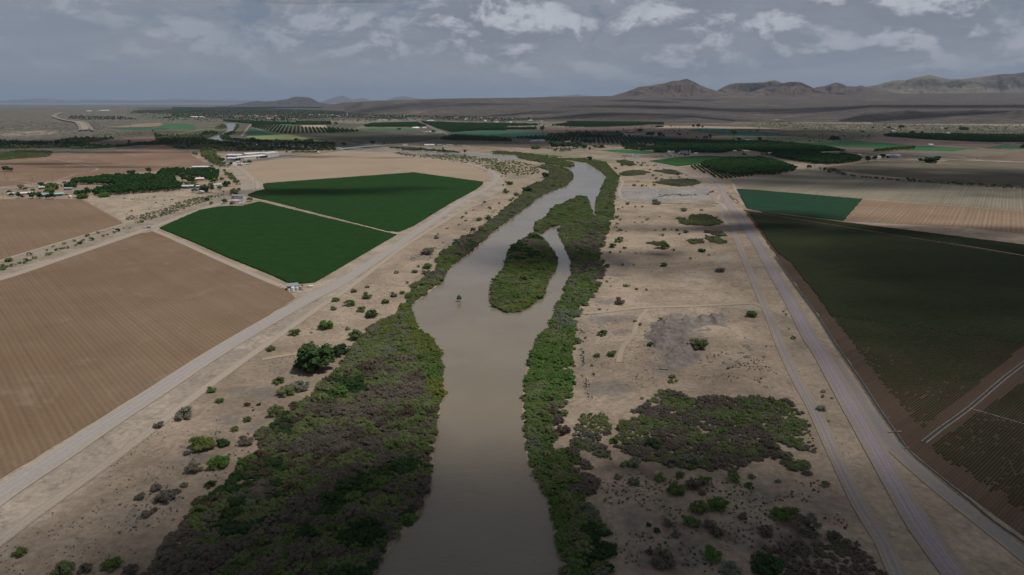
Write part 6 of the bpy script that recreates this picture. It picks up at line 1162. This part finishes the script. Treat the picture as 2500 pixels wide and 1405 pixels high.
car(*Z(C8, [(175,240)])[0], .1, 'cream', 'tan car beside the long tank trailer'); car(*Z(C8, [(235,250)])[0], 1.5, 'maroon', 'dark tractor unit in front of the long tank trailer'); car(*Z(A1, [(1165,487)])[0], 1.3, 'black', 'dark car on the left carriageway of the highway'); car(*Z(A1, [(945,555)])[0], .2, 'teal', 'pale green truck on the highway', 'truck', 'truck', True)
for i, (x, y, c) in enumerate([(1610,690,'white'),(1640,688,'white'),(1690,698,'pale'),(1715,700,'silver'),(1745,690,'white'),(1775,690,'pale'),(1800,692,'white'),(1870,700,'red'),(1900,702,'grey'),(1935,704,'grey')]):
    X, Y = G(*Z(A3, [(x, y)])[0]); root = empty('parked_truck', (X, Y, 0), .3+.2*(i % 3), ['white', 'white', 'pale', 'silver', 'white', 'pale', 'white', 'red', 'grey', 'grey'][i]+' box truck in the row behind the river, '+ORD[i], 'truck', 'trucks parked behind the river')
    MB().box(-3.5, 2.2, -1.2, 1.2, .9, 3.3).build('cargo_box', MT(c), root); MB().box(2.35, 4.0, -1.1, 1.1, .7, 2.5).build('cab', MT(c), root); wheels(root, (-2.2, 3.1), -1.1, 1.1, .5)
for i, (x, y, c) in enumerate([(1100,150,'grey'),(1200,130,'cyan'),(1300,205,'maroon'),(1415,222,'tan'),(1440,175,'grey'),(1480,212,'white'),(1500,190,'black'),(1545,205,'rust'),(1580,200,'white'),(1640,205,'grey'),(1800,175,'white'),(1830,172,'pale'),(1850,175,'white'),(1290,225,'silver'),(1260,222,'white'),(1380,175,'bluegrey'),(1250,170,'stone')]):
    car(*Z(C8, [(x, y)])[0], random.random()*3, c, '%s vehicle standing among the farmyard clutter, %s' % (c if c != 'rust' else 'rusty', 'vehicle %d from the left' % (i+1) if False else (ORD[sorted([1100,1200,1300,1415,1440,1480,1500,1545,1580,1640,1800,1830,1850,1290,1260,1380,1250]).index(x)])), 'vehicle', 'farmyard_vehicle')
# tanker trailers
a, w_, ang = frame_of(C8, (240,215), (405,215)); root = empty('tank_trailer', (a[0], a[1], 0), ang, 'long silver tank trailer parked beside the levee road', 'trailer')
m = MB(); m.tube((.4, 1.3, 2.3), (w_-.4, 1.3, 2.3), 1.25, n=16); m.build('tank_body', MT('silver', rough=.35), root, True)
for x in (.45, w_*.5, w_-.6): MB().tube((x, 1.3, 2.3), (x+.12, 1.3, 2.3), 1.3, n=16).build('tank_band', MT('grey'), root)
wheels(root, (1.5, 2.8, w_-1.6), .4, 2.2, .5); MB().box(.3, w_-.2, .5, 2.1, .85, 1.05).build('frame', MT('grey'), root)
building(C8, (540,210), (632,208), 3, 3.6, 'pale', 'white', 'white box trailer right of the tank trailer', 'trailer', 'box_trailer', 'flat', wins=0, door=False); building(C8, (490,248), (570,243), 3, 3.2, 'cyan', 'pale', 'pale blue box trailer in front of the white one', 'trailer', 'box_trailer', 'flat', wins=0, door=False); building(C8, (415,200), (460,198), 3, 3.4, 'white', 'white', 'short white trailer at the end of the tank trailer', 'trailer', 'box_trailer', 'flat', wins=0, door=False)
car(*Z(C8, [(205,208)])[0], .1, 'maroon', 'dark red truck cab left of the tank trailer', 'truck', 'truck', True)
building(ZD, (315,474), (395,466), 3, 3.4, 'white', 'silver', 'white semi trailer on the road left of the warehouses', 'trailer', 'box_trailer', 'flat', wins=0, door=False)
X, Y = G(*Z(ZD, [(2165,272)])[0]); root = empty('tank', (X, Y, 0), 0, 'white round tank at the end of the small grove', 'tank'); MB().lathe([(1.2,.1),(2.0,1),(2.3,2.2),(2.0,3.4),(1.2,4.3),(.1,4.6)], 16).build('tank_body', MT('white'), root, True); MB().box(-1.2, 1.2, -1.2, 1.2, 0, .3).build('base', conc, root)
# irrigation pump trailer left of the green field
X, Y = G(*Z(B1, [(2080,108)])[0]); root = empty('pump_trailer', (X, Y, 0), R(-5), 'small pump trailer with white tank and grey box at the field corner', 'trailer')
MB().tube((0, .6, 1.1), (3.6, .6, .9), .5, n=14).build('tank_body', MT('white'), root, True); MB().box(4.2, 7.4, -.3, 1.6, .5, 2.2).build('pump_box', MT('grey'), root); MB().box(3.9, 7.7, -.5, 1.8, 2.2, 2.35).build('canopy', MT('pale'), root); MB().box(-.2, 8.2, .3, .9, .25, .42).build('frame', MT('rust'), root); wheels(root, (1.5, 5.8), -.1, 1.3, .4)
# orange tractor
X, Y = G(1737, 470.5); root = empty('tractor', (X, Y, 0), R(32), 'orange tractor with a dark cab canopy on the gravel lot', 'tractor')
MB().box(-2.2, 1.0, -.75, .75, .9, 1.9).build('hood', MT('rust'), root); MB().box(1.1, 2.9, -.95, .95, .9, 2.0).build('cab_base', MT('rust'), root)
for x in (1.2, 2.8):
    for y in (-.85, .85): MB().box(x-.06, x+.06, y-.06, y+.06, 2.0, 3.1).build('post', MT('black'), root)
MB().box(.95, 3.05, -1.05, 1.05, 3.1, 3.3).build('canopy', MT('bluegrey'), root); MB().box(1.9, 2.6, -.35, .35, 2.0, 2.6).build('seat', MT('black'), root)
for y in (-1.2, 1.2): MB().tube((2.2, y-.28, 1.0), (2.2, y+.28, 1.0), 1.0, n=18).build('rear_wheel', MT('black'), root); MB().tube((-1.6, y*.85-.18, .6), (-1.6, y*.85+.18, .6), .6, n=14).build('front_wheel', MT('black'), root)
MB().box(-4.0, -2.4, -1.4, 1.4, .1, .9).build('blade', MT('maroon'), root)
# ------------------------------------------------------------------ bridge
pA = np.array(G(*Z(A3, [(165,757)])[0])); pB = np.array(G(*Z(A3, [(830,700)])[0])); Lb = np.hypot(*(pB-pA)); root = empty('road_bridge', (pA[0], pA[1], 0), math.atan2(*(pB-pA)[::-1]), 'long low concrete road bridge over the river', 'bridge')
hh = lambda x: 1.0+3.2*math.sin(math.pi*min(1, max(0, x/Lb)))**.6
mb = MB(); n = 14
for i in range(n):
    x0, x1 = Lb*i/n, Lb*(i+1)/n; z0, z1 = hh(x0), hh(x1); b = len(mb.v)
    mb.v += [(x0,-6,z0-1.1),(x1,-6,z1-1.1),(x1,6,z1-1.1),(x0,6,z0-1.1),(x0,-6,z0),(x1,-6,z1),(x1,6,z1),(x0,6,z0)]; mb.f += [(b,b+3,b+2,b+1),(b+4,b+5,b+6,b+7),(b,b+1,b+5,b+4),(b+2,b+3,b+7,b+6)]; mb.m += [0]*4
mb.build('deck', plain('bridge deck', (.26,.27,.27), .85), root)
for sgn in (-1, 1):
    mb = MB()
    for i in range(n):
        x0, x1 = Lb*i/n, Lb*(i+1)/n; z0, z1 = hh(x0), hh(x1); b = len(mb.v); y0, y1 = (5.7*sgn-.15, 5.7*sgn+.15)
        mb.v += [(x0,y0,z0+.01),(x1,y0,z1+.01),(x1,y1,z1+.01),(x0,y1,z0+.01),(x0,y0,z0+.9),(x1,y0,z1+.9),(x1,y1,z1+.9),(x0,y1,z0+.9)]; mb.f += [(b+4,b+5,b+6,b+7),(b,b+1,b+5,b+4),(b+2,b+3,b+7,b+6)]; mb.m += [0]*3
    mb.build('railing', plain('bridge rail', (.40,.46,.43), .8), root)
for k in range(1, 8):
    x = Lb*k/8
    for y in (-4, 0, 4): MB().tube((x, y, -.5), (x, y, hh(x)-1.4), .45, n=8).build('pier', conc, root)
    MB().box(x-.6, x+.6, -5.2, 5.2, hh(x)-1.5, hh(x)-1.0).build('pier_cap', conc, root)
# ------------------------------------------------------------------ poles and mast
def pole(t, x, y, h, label, bars=1):
    px_, py_ = Z(t, [(x, y)])[0]; X, Y = G(px_, py_); Hh = wdt(px_, py_, h/t[2]); root = empty('utility_pole', (X, Y, 0), R(20), label, 'utility pole', 'utility poles along the country road')
    MB().tube((0, 0, 0), (0, 0, Hh), .22, .15, 8).build('post', MT('brown'), root)
    for b in range(bars): MB().box(-1.2, 1.2, -.08, .08, Hh-.6-b*.9, Hh-.42-b*.9).build('crossarm', MT('brown'), root)
for i, (x, y, h) in enumerate([(105,620,140),(155,640,70),(600,715,130),(628,668,118),(1008,655,130),(2268,508,76)]): pole(ZA, x, y, h, 'wooden utility pole along the country road above the houses, '+ORD[i])
pole(ZD, 967, 966, 185, 'tall wooden utility pole at the bend of the farm road'); pole(ZA, 65, 972, 75, 'short utility pole at the edge of the brown field')
px_, py_ = Z(A1, [(1908, 462)])[0]; X, Y = G(px_, py_); Hh = wdt(px_, py_, 318/5.952); root = empty('radio_mast', (X, Y, 0), 0, 'tall thin radio mast rising above the left valley', 'mast')
for a in range(3): MB().tube((.9*math.cos(a*2.09), .9*math.sin(a*2.09), 0), (.35*math.cos(a*2.09), .35*math.sin(a*2.09), Hh), .28, .18, 5).build('mast_leg', MT('grey'), root)
m = MB()
for k in range(24):
    z = Hh*k/24
    for a in range(3): m.tube((.8*math.cos(a*2.09), .8*math.sin(a*2.09), z), (.75*math.cos(a*2.09+2.09), .75*math.sin(a*2.09+2.09), z+Hh/24), .08, n=3, caps=False)
m.build('lattice', MT('grey'), root)
# palm
X, Y = G(*Z(ZB, [(1930,985)])[0]); root = empty('palm_tree', (X, Y, 0), 0, 'single tall thin palm tree beside the farm road', 'palm tree'); Hh = wdt(*Z(ZB, [(1930,985)])[0], 135/7.806)
MB().tube((0, 0, 0), (.15, 0, Hh), .28, .2, 8).build('trunk', BARK, root); m = MB()
for k in range(26):
    a = k*2.4; e = -.5+1.5*((k*7) % 26)/26; d_ = Vector((math.cos(a)*math.cos(e), math.sin(a)*math.cos(e), math.sin(e))); s_ = Vector((-math.sin(a), math.cos(a), 0))*.28; o_ = Vector((.15, 0, Hh))
    m.poly([o_, o_+d_*1.0+s_, o_+d_*1.9+Vector((0, 0, -.45)), o_+d_*1.0-s_])
m.build('crown', GREENS['dark'], root)
# sapling standing in the river, with driftwood
X, Y = G(1121.5, 737); root = empty('river_sapling', (X, Y, 0), 0, 'small leafy sapling standing alone in the open river', 'sapling'); c = link(bpy.data.objects.new('crown', TR['bright'][0]), root); c.scale = (4.0, 4.0, 4.4)
dr = MB(); dr.tube((-1.6, -.2, .15), (1.4, .1, .2), .14, .08, 6); dr.tube((-.4, 0, .2), (.5, -.6, .45), .08, .04, 5); o = dr.build('driftwood', BARK); o.location = (X, Y-.6, .05); tag(o, 'driftwood branch caught at the foot of the river sapling', 'driftwood')
# ditch gates and pipe
for i, (x, y, lb) in enumerate([(1924,672,'concrete gate on the upper part of the long ditch'),(1962,727,'second concrete gate on the long ditch'),(2000,779,'small concrete gate where the long ditch runs beside the crop rows'),(2184,1057,'metal footbridge gate crossing the long ditch'),(2214,1097,'concrete outlet box at the bend of the long ditch'),(2166,1024,'pale concrete block beside the long ditch')]):
    X, Y = G(x, y); root = empty('ditch_gate', (X, Y, 0), R(-25+10*i), lb, 'ditch gate', 'gates of the long ditch')
    MB().box(-1.0, 1.0, -.12, .12, .1, .75).build('gate_wall', conc, root); MB().box(-.35, .35, -.2, -.13, .2, 1.15).build('gate_plate', MT('grey'), root)
    if i == 3: MB().box(-2.6, 2.6, -.25, .25, .5, .6).build('walkway', MT('stone'), root)
P1 = np.array(G(2367, 999)); P2 = np.array(G(2505, 1039)); pl = smoothline([P1, P1*.6+P2*.4+np.array([.2, .3]), P2, P2+(P2-P1)*.6], 2); m = MB()
for q, r_ in zip(pl[:-1], pl[1:]): m.tube((q[0], q[1], .32), (r_[0], r_[1], .32), .10, n=6, caps=False)
tag(m.build('irrigation_pipe', MT('pale')), 'thin white irrigation pipe lying across the crop rows at the right edge', 'pipe')
# ------------------------------------------------------------------ far town
hm = {}
def townhouse(c1, c2):
    if (c1, c2) in hm: return hm[(c1, c2)]
    m = MB(); m.box(-.5, .5, -.5, .5, 0, .62); b = len(m.v); m.v += [(-.55,-.55,.62),(.55,-.55,.62),(.55,.55,.62),(-.55,.55,.62),(-.55,0,1),(.55,0,1)]; m.f += [(b,b+1,b+5,b+4),(b+2,b+3,b+4,b+5),(b+1,b+2,b+5),(b+3,b,b+4)]; m.m += [1,1,0,0]
    me = bpy.data.meshes.new('town_house'); me.from_pydata(m.v, [], m.f); me.materials.append(MT(c1)); me.materials.append(MT(c2)); me.polygons.foreach_set('material_index', m.m); me.update(); hm[(c1, c2)] = me; return me
def town(t, pts, n, cols_, label, group, size=(14, 30), hh=(4, 7)):
    poly = W2(Z(t, pts)); lo, hi = poly.min(0), poly.max(0); c = 0
    while c < n:
        p_ = lo+rng.random(2)*(hi-lo)
        if not inpoly(p_[None], poly)[0]: continue
        c += 1; c1, c2 = cols_[rng.integers(len(cols_))]; o = put(townhouse(c1, c2), 'town_house', p_[0], p_[1], 1, 1, '%s roofed %s' % ({'pale': 'pale', 'silver': 'grey'}.get(c2, c2), label), 'house', group, rng.random()*3.14)
        o.scale = (rng.uniform(*size), rng.uniform(10, 16), rng.uniform(*hh))
WH = [('white', 'white'), ('cream', 'silver'), ('pale', 'white'), ('tan', 'tan'), ('white', 'teal'), ('cream', 'red'), ('pale', 'pale')]
town(A3, [(-60,250),(150,235),(700,225),(1130,235),(1100,290),(800,280),(500,275),(0,275)], 60, WH, 'house among trees in the centre of the far town', 'houses in the centre of the far town')
town(A3, [(280,200),(700,205),(1150,200),(1140,212),(600,215)], 28, WH, 'house on the back edge of the far town', 'houses on the back edge of the far town')
town(A3, [(1300,310),(1600,325),(1580,345),(1320,330)], 8, WH, 'house right of the valley road', 'houses right of the valley road')
town(A3, [(1780,280),(2500,275),(2500,345),(2200,340),(1850,300)], 42, WH, 'house in the right part of the far town', 'houses in the right part of the far town')
town(A4, [(0,270),(350,290),(600,290),(580,300),(200,310),(0,310)], 22, WH, 'house at the right end of the far town', 'houses at the right end of the far town')
town(A4, [(470,325),(760,330),(750,345),(480,345)], 7, WH, 'house left of the striped hill orchard', 'houses left of the hill orchard')
town(A2, [(1000,255),(1350,250),(1420,290),(1300,295),(1000,270)], 20, [('cream', 'cream'), ('tan', 'cream'), ('cream', 'red')], 'house in the left part of the far town', 'houses in the left part of the far town')
town(A2, [(1430,265),(1730,250),(1720,270),(1460,300),(1420,285)], 20, [('pink', 'red'), ('tan', 'pink'), ('pink', 'pink')], 'house in the terracotta quarter of the far town', 'houses in the terracotta quarter')
town(A2, [(1480,300),(1920,305),(1900,318),(1500,312)], 12, [('white', 'white'), ('white', 'red'), ('pale', 'teal')], 'house in front of the terracotta quarter', 'houses in front of the terracotta quarter')
town(A2, [(2050,250),(2480,235),(2480,262),(2100,275)], 16, WH, 'house behind the striped orchard', 'houses behind the striped orchard')
town(A3, [(540,320),(1150,312),(1150,328),(560,335)], 12, WH, 'low building on the pale strip of the far town', 'buildings on the pale strip')
town(A2, [(1450,165),(1800,160),(1990,170),(1900,205),(1500,180)], 14, WH, 'house on the plain below the flat-topped hill', 'houses below the flat-topped hill')
town(A2, [(430,280),(670,275),(660,290),(440,295)], 4, [('white', 'white')], 'long shed left of the far town', 'sheds left of the far town', (60, 120), (6, 9))
town(A1, [(1250,185),(1640,180),(1640,195),(1280,192)], 6, [('white', 'white')], 'long shed on the far left desert', 'sheds on the far left desert', (60, 150), (8, 12))
town(A3, [(1390,500),(1620,495),(1630,515),(1400,515)], 5, WH, 'farm house beside the bend of the valley road', 'houses beside the road bend', (14, 26))
town(A3, [(1200,440),(1450,435),(1450,450),(1210,450)], 4, [('pale', 'white')], 'long shed below the left orchard', 'sheds below the left orchard', (30, 50))
town(A4, [(0,345),(110,350),(100,362),(0,360)], 3, WH, 'house behind the tapering orchard', 'houses behind the tapering orchard')
# ------------------------------------------------------------------ unseen clouds overhead, placed for the shade they cast on the ground
m, t, p = newmat('cloud'); tcn = N(t, 'ShaderNodeTexCoord'); ln_ = N(t, 'ShaderNodeVectorMath', operation='LENGTH'); t.links.new(tcn.outputs['Object'], ln_.inputs[0])
oi = N(t, 'ShaderNodeObjectInfo'); va = N(t, 'ShaderNodeVectorMath', operation='ADD'); t.links.new(tcn.outputs['Object'], va.inputs[0]); cr_ = N(t, 'ShaderNodeCombineXYZ'); t.links.new(mth(t, 'MULTIPLY', oi.outputs['Random'], 37.0), cr_.inputs[0]); t.links.new(cr_.outputs[0], va.inputs[1])
nz = noise(t, va.outputs[0], 2.6, 5, .6, .4); sc_ = N(t, 'ShaderNodeSeparateColor'); t.links.new(oi.outputs['Color'], sc_.inputs[0])
al = ramp(t, mth(t, 'ADD', ln_.outputs['Value'], mth(t, 'MULTIPLY', mth(t, 'SUBTRACT', nz, .5), 1.3)), 1.0, .22)
al = mth(t, 'MULTIPLY', al, sc_.outputs[0])
df = N(t, 'ShaderNodeBsdfDiffuse'); df.inputs[0].default_value = (.42, .42, .44, 1); tp = N(t, 'ShaderNodeBsdfTransparent'); mx = N(t, 'ShaderNodeMixShader')
t.links.new(al, mx.inputs[0]); t.links.new(tp.outputs[0], mx.inputs[1]); t.links.new(df.outputs[0], mx.inputs[2]); t.links.new(mx.outputs[0], t.nodes['Material Output'].inputs[0])
CM = m; CH = 2600.0
def cloud_mesh():
    V = []; Fc = []; nr_, ns = 14, 40
    V.append((0, 0, .5)); V.append((0, 0, -.22))
    for i in range(1, nr_+1):
        r_ = i/nr_
        for k in range(ns):
            a = 2*math.pi*k/ns; n_ = 1+.12*math.sin(3*a+1)+.08*math.sin(7*a); z = (1-r_**2)**.5*(.42+.16*math.sin(5*a+r_*7)+.08*math.sin(11*r_+3*a))
            V.append((r_*math.cos(a)*n_, r_*math.sin(a)*n_, z))
    nb = len(V)
    for i in range(1, nr_):
        r_ = i/nr_
        for k in range(ns):
            a = 2*math.pi*k/ns; n_ = 1+.12*math.sin(3*a+1)+.08*math.sin(7*a); V.append((r_*math.cos(a)*n_, r_*math.sin(a)*n_, -(1-r_**2)*.22))
    T = lambda i, k: 2+(i-1)*ns+k % ns
    Bt = lambda i, k: (nb+(i-1)*ns+k % ns) if i < nr_ else T(nr_, k)
    for k in range(ns): Fc += [(0, T(1, k), T(1, k+1)), (1, Bt(1, k+1), Bt(1, k))]
    for i in range(1, nr_):
        for k in range(ns): Fc += [(T(i, k), T(i+1, k), T(i+1, k+1), T(i, k+1)), (Bt(i, k), Bt(i, k+1), Bt(i+1, k+1), Bt(i+1, k))]
    me = bpy.data.meshes.new('cloud'); me.from_pydata(V, [], Fc); me.materials.append(CM); me.update(); return me
CMesh = cloud_mesh()
def cloud(x, y, rx, ry, st=1.0, ang=0.0, n=[0]):
    """cloud whose shadow is centred on the ground point (x, y)"""
    n[0] += 1; f = CH/SV.z; o = link(bpy.data.objects.new('cloud', CMesh)); o.location = (x+SV.x*f, y+SV.y*f, CH+30*n[0] % 300); o.rotation_euler[2] = ang
    o.scale = (rx, ry, min(rx, ry)*.35+40); o.color = (st, st, st, 1); o['kind'] = 'structure'; o['label'] = 'soft unseen cloud high over the valley, placed for its shadow'
def cpx(x, y, rx, ry, st=1.0):
    X, Y = G(x, y); cloud(X, Y, rx*1.25, ry*1.25, st)
SHADE_CLOUDS = [(180, 30, 350, 330, .80), (-5, 105, 125, 165, .85), (15, 70, 230, 190, .97), (450, 380, 330, 330, .68), (420, 520, 260, 160, .30)]  # out of view, added to darken the foreground, near river and right field
for c_ in SHADE_CLOUDS: cloud(*c_)
cpx(905, 474, 140, 50, .72); cpx(1150, 465, 70, 28, .4); cpx(880, 385, 90, 38, .5); cpx(1080, 388, 80, 22, .35)
cpx(1330, 628, 75, 50, .75); cpx(1630, 560, 90, 26, .45); cpx(1600, 650, 120, 45, .4)
cpx(1960, 535, 100, 50, .7); cpx(2380, 570, 190, 40, .75)
cpx(2350, 438, 420, 215, .9); cpx(2000, 380, 420, 230, .85); cpx(1500, 345, 620, 330, .85); cpx(1150, 340, 600, 380, .9); cpx(2200, 345, 900, 420, .75); cpx(1750, 325, 900, 500, .8)
cpx(250, 350, 700, 230, .85); cpx(650, 358, 380, 230, .85); cpx(230, 373, 330, 45, .65); cpx(150, 402, 150, 36, .6); cpx(330, 410, 130, 28, .6)
cpx(700, 325, 500, 260, .5)
for x, d_, rx, ry, st in [(2180,6.5,2100,620,.95),(2600,6.2,1600,600,.9),(1640,6.7,1000,450,.9),(1480,5.2,900,300,.95),(2320,4.62,1300,260,.9),(1560,8.6,520,600,.8),(1780,4.75,800,230,.9),(1300,5.9,600,200,.7),(1690,9.4,420,500,.8),(1830,13.6,500,500,.8),(1920,12.2,500,300,.6),(2350,15.5,2200,900,.6),(2480,16.5,900,1200,.6),(1990,12.0,700,300,.7),(1150,7.6,700,300,.5),(700,17.5,3000,1800,.3),(930,8,900,500,.5)]:
    cloud(math.tan(px2az(x))*d_*1000, d_*1000, rx*1.2, ry*1.3, st*.8)
# ------------------------------------------------------------------ haze
hzb = MB().box(-45000, 45000, -3000, 68000, -28, 1500).build('haze', []) if False else None
me = bpy.data.meshes.new('haze'); mb = MB().box(-60000, 60000, -3000, 70000, -60, 1150); me.from_pydata(mb.v, [], mb.f); hz_ = link(bpy.data.objects.new('haze', me)); hz_['kind'] = 'stuff'; hz_['label'] = 'thin blue grey haze filling the valley'
m = bpy.data.materials.new('haze air'); m.use_nodes = True; t = m.node_tree; t.nodes.clear(); o_ = N(t, 'ShaderNodeOutputMaterial'); v_ = N(t, 'ShaderNodeVolumePrincipled'); v_.inputs['Color'].default_value = (.62, .78, 1, 1); v_.inputs['Density'].default_value = 1.8e-5; v_.inputs['Anisotropy'].default_value = .2
t.links.new(v_.outputs[0], o_.inputs['Volume']); me.materials.append(m)
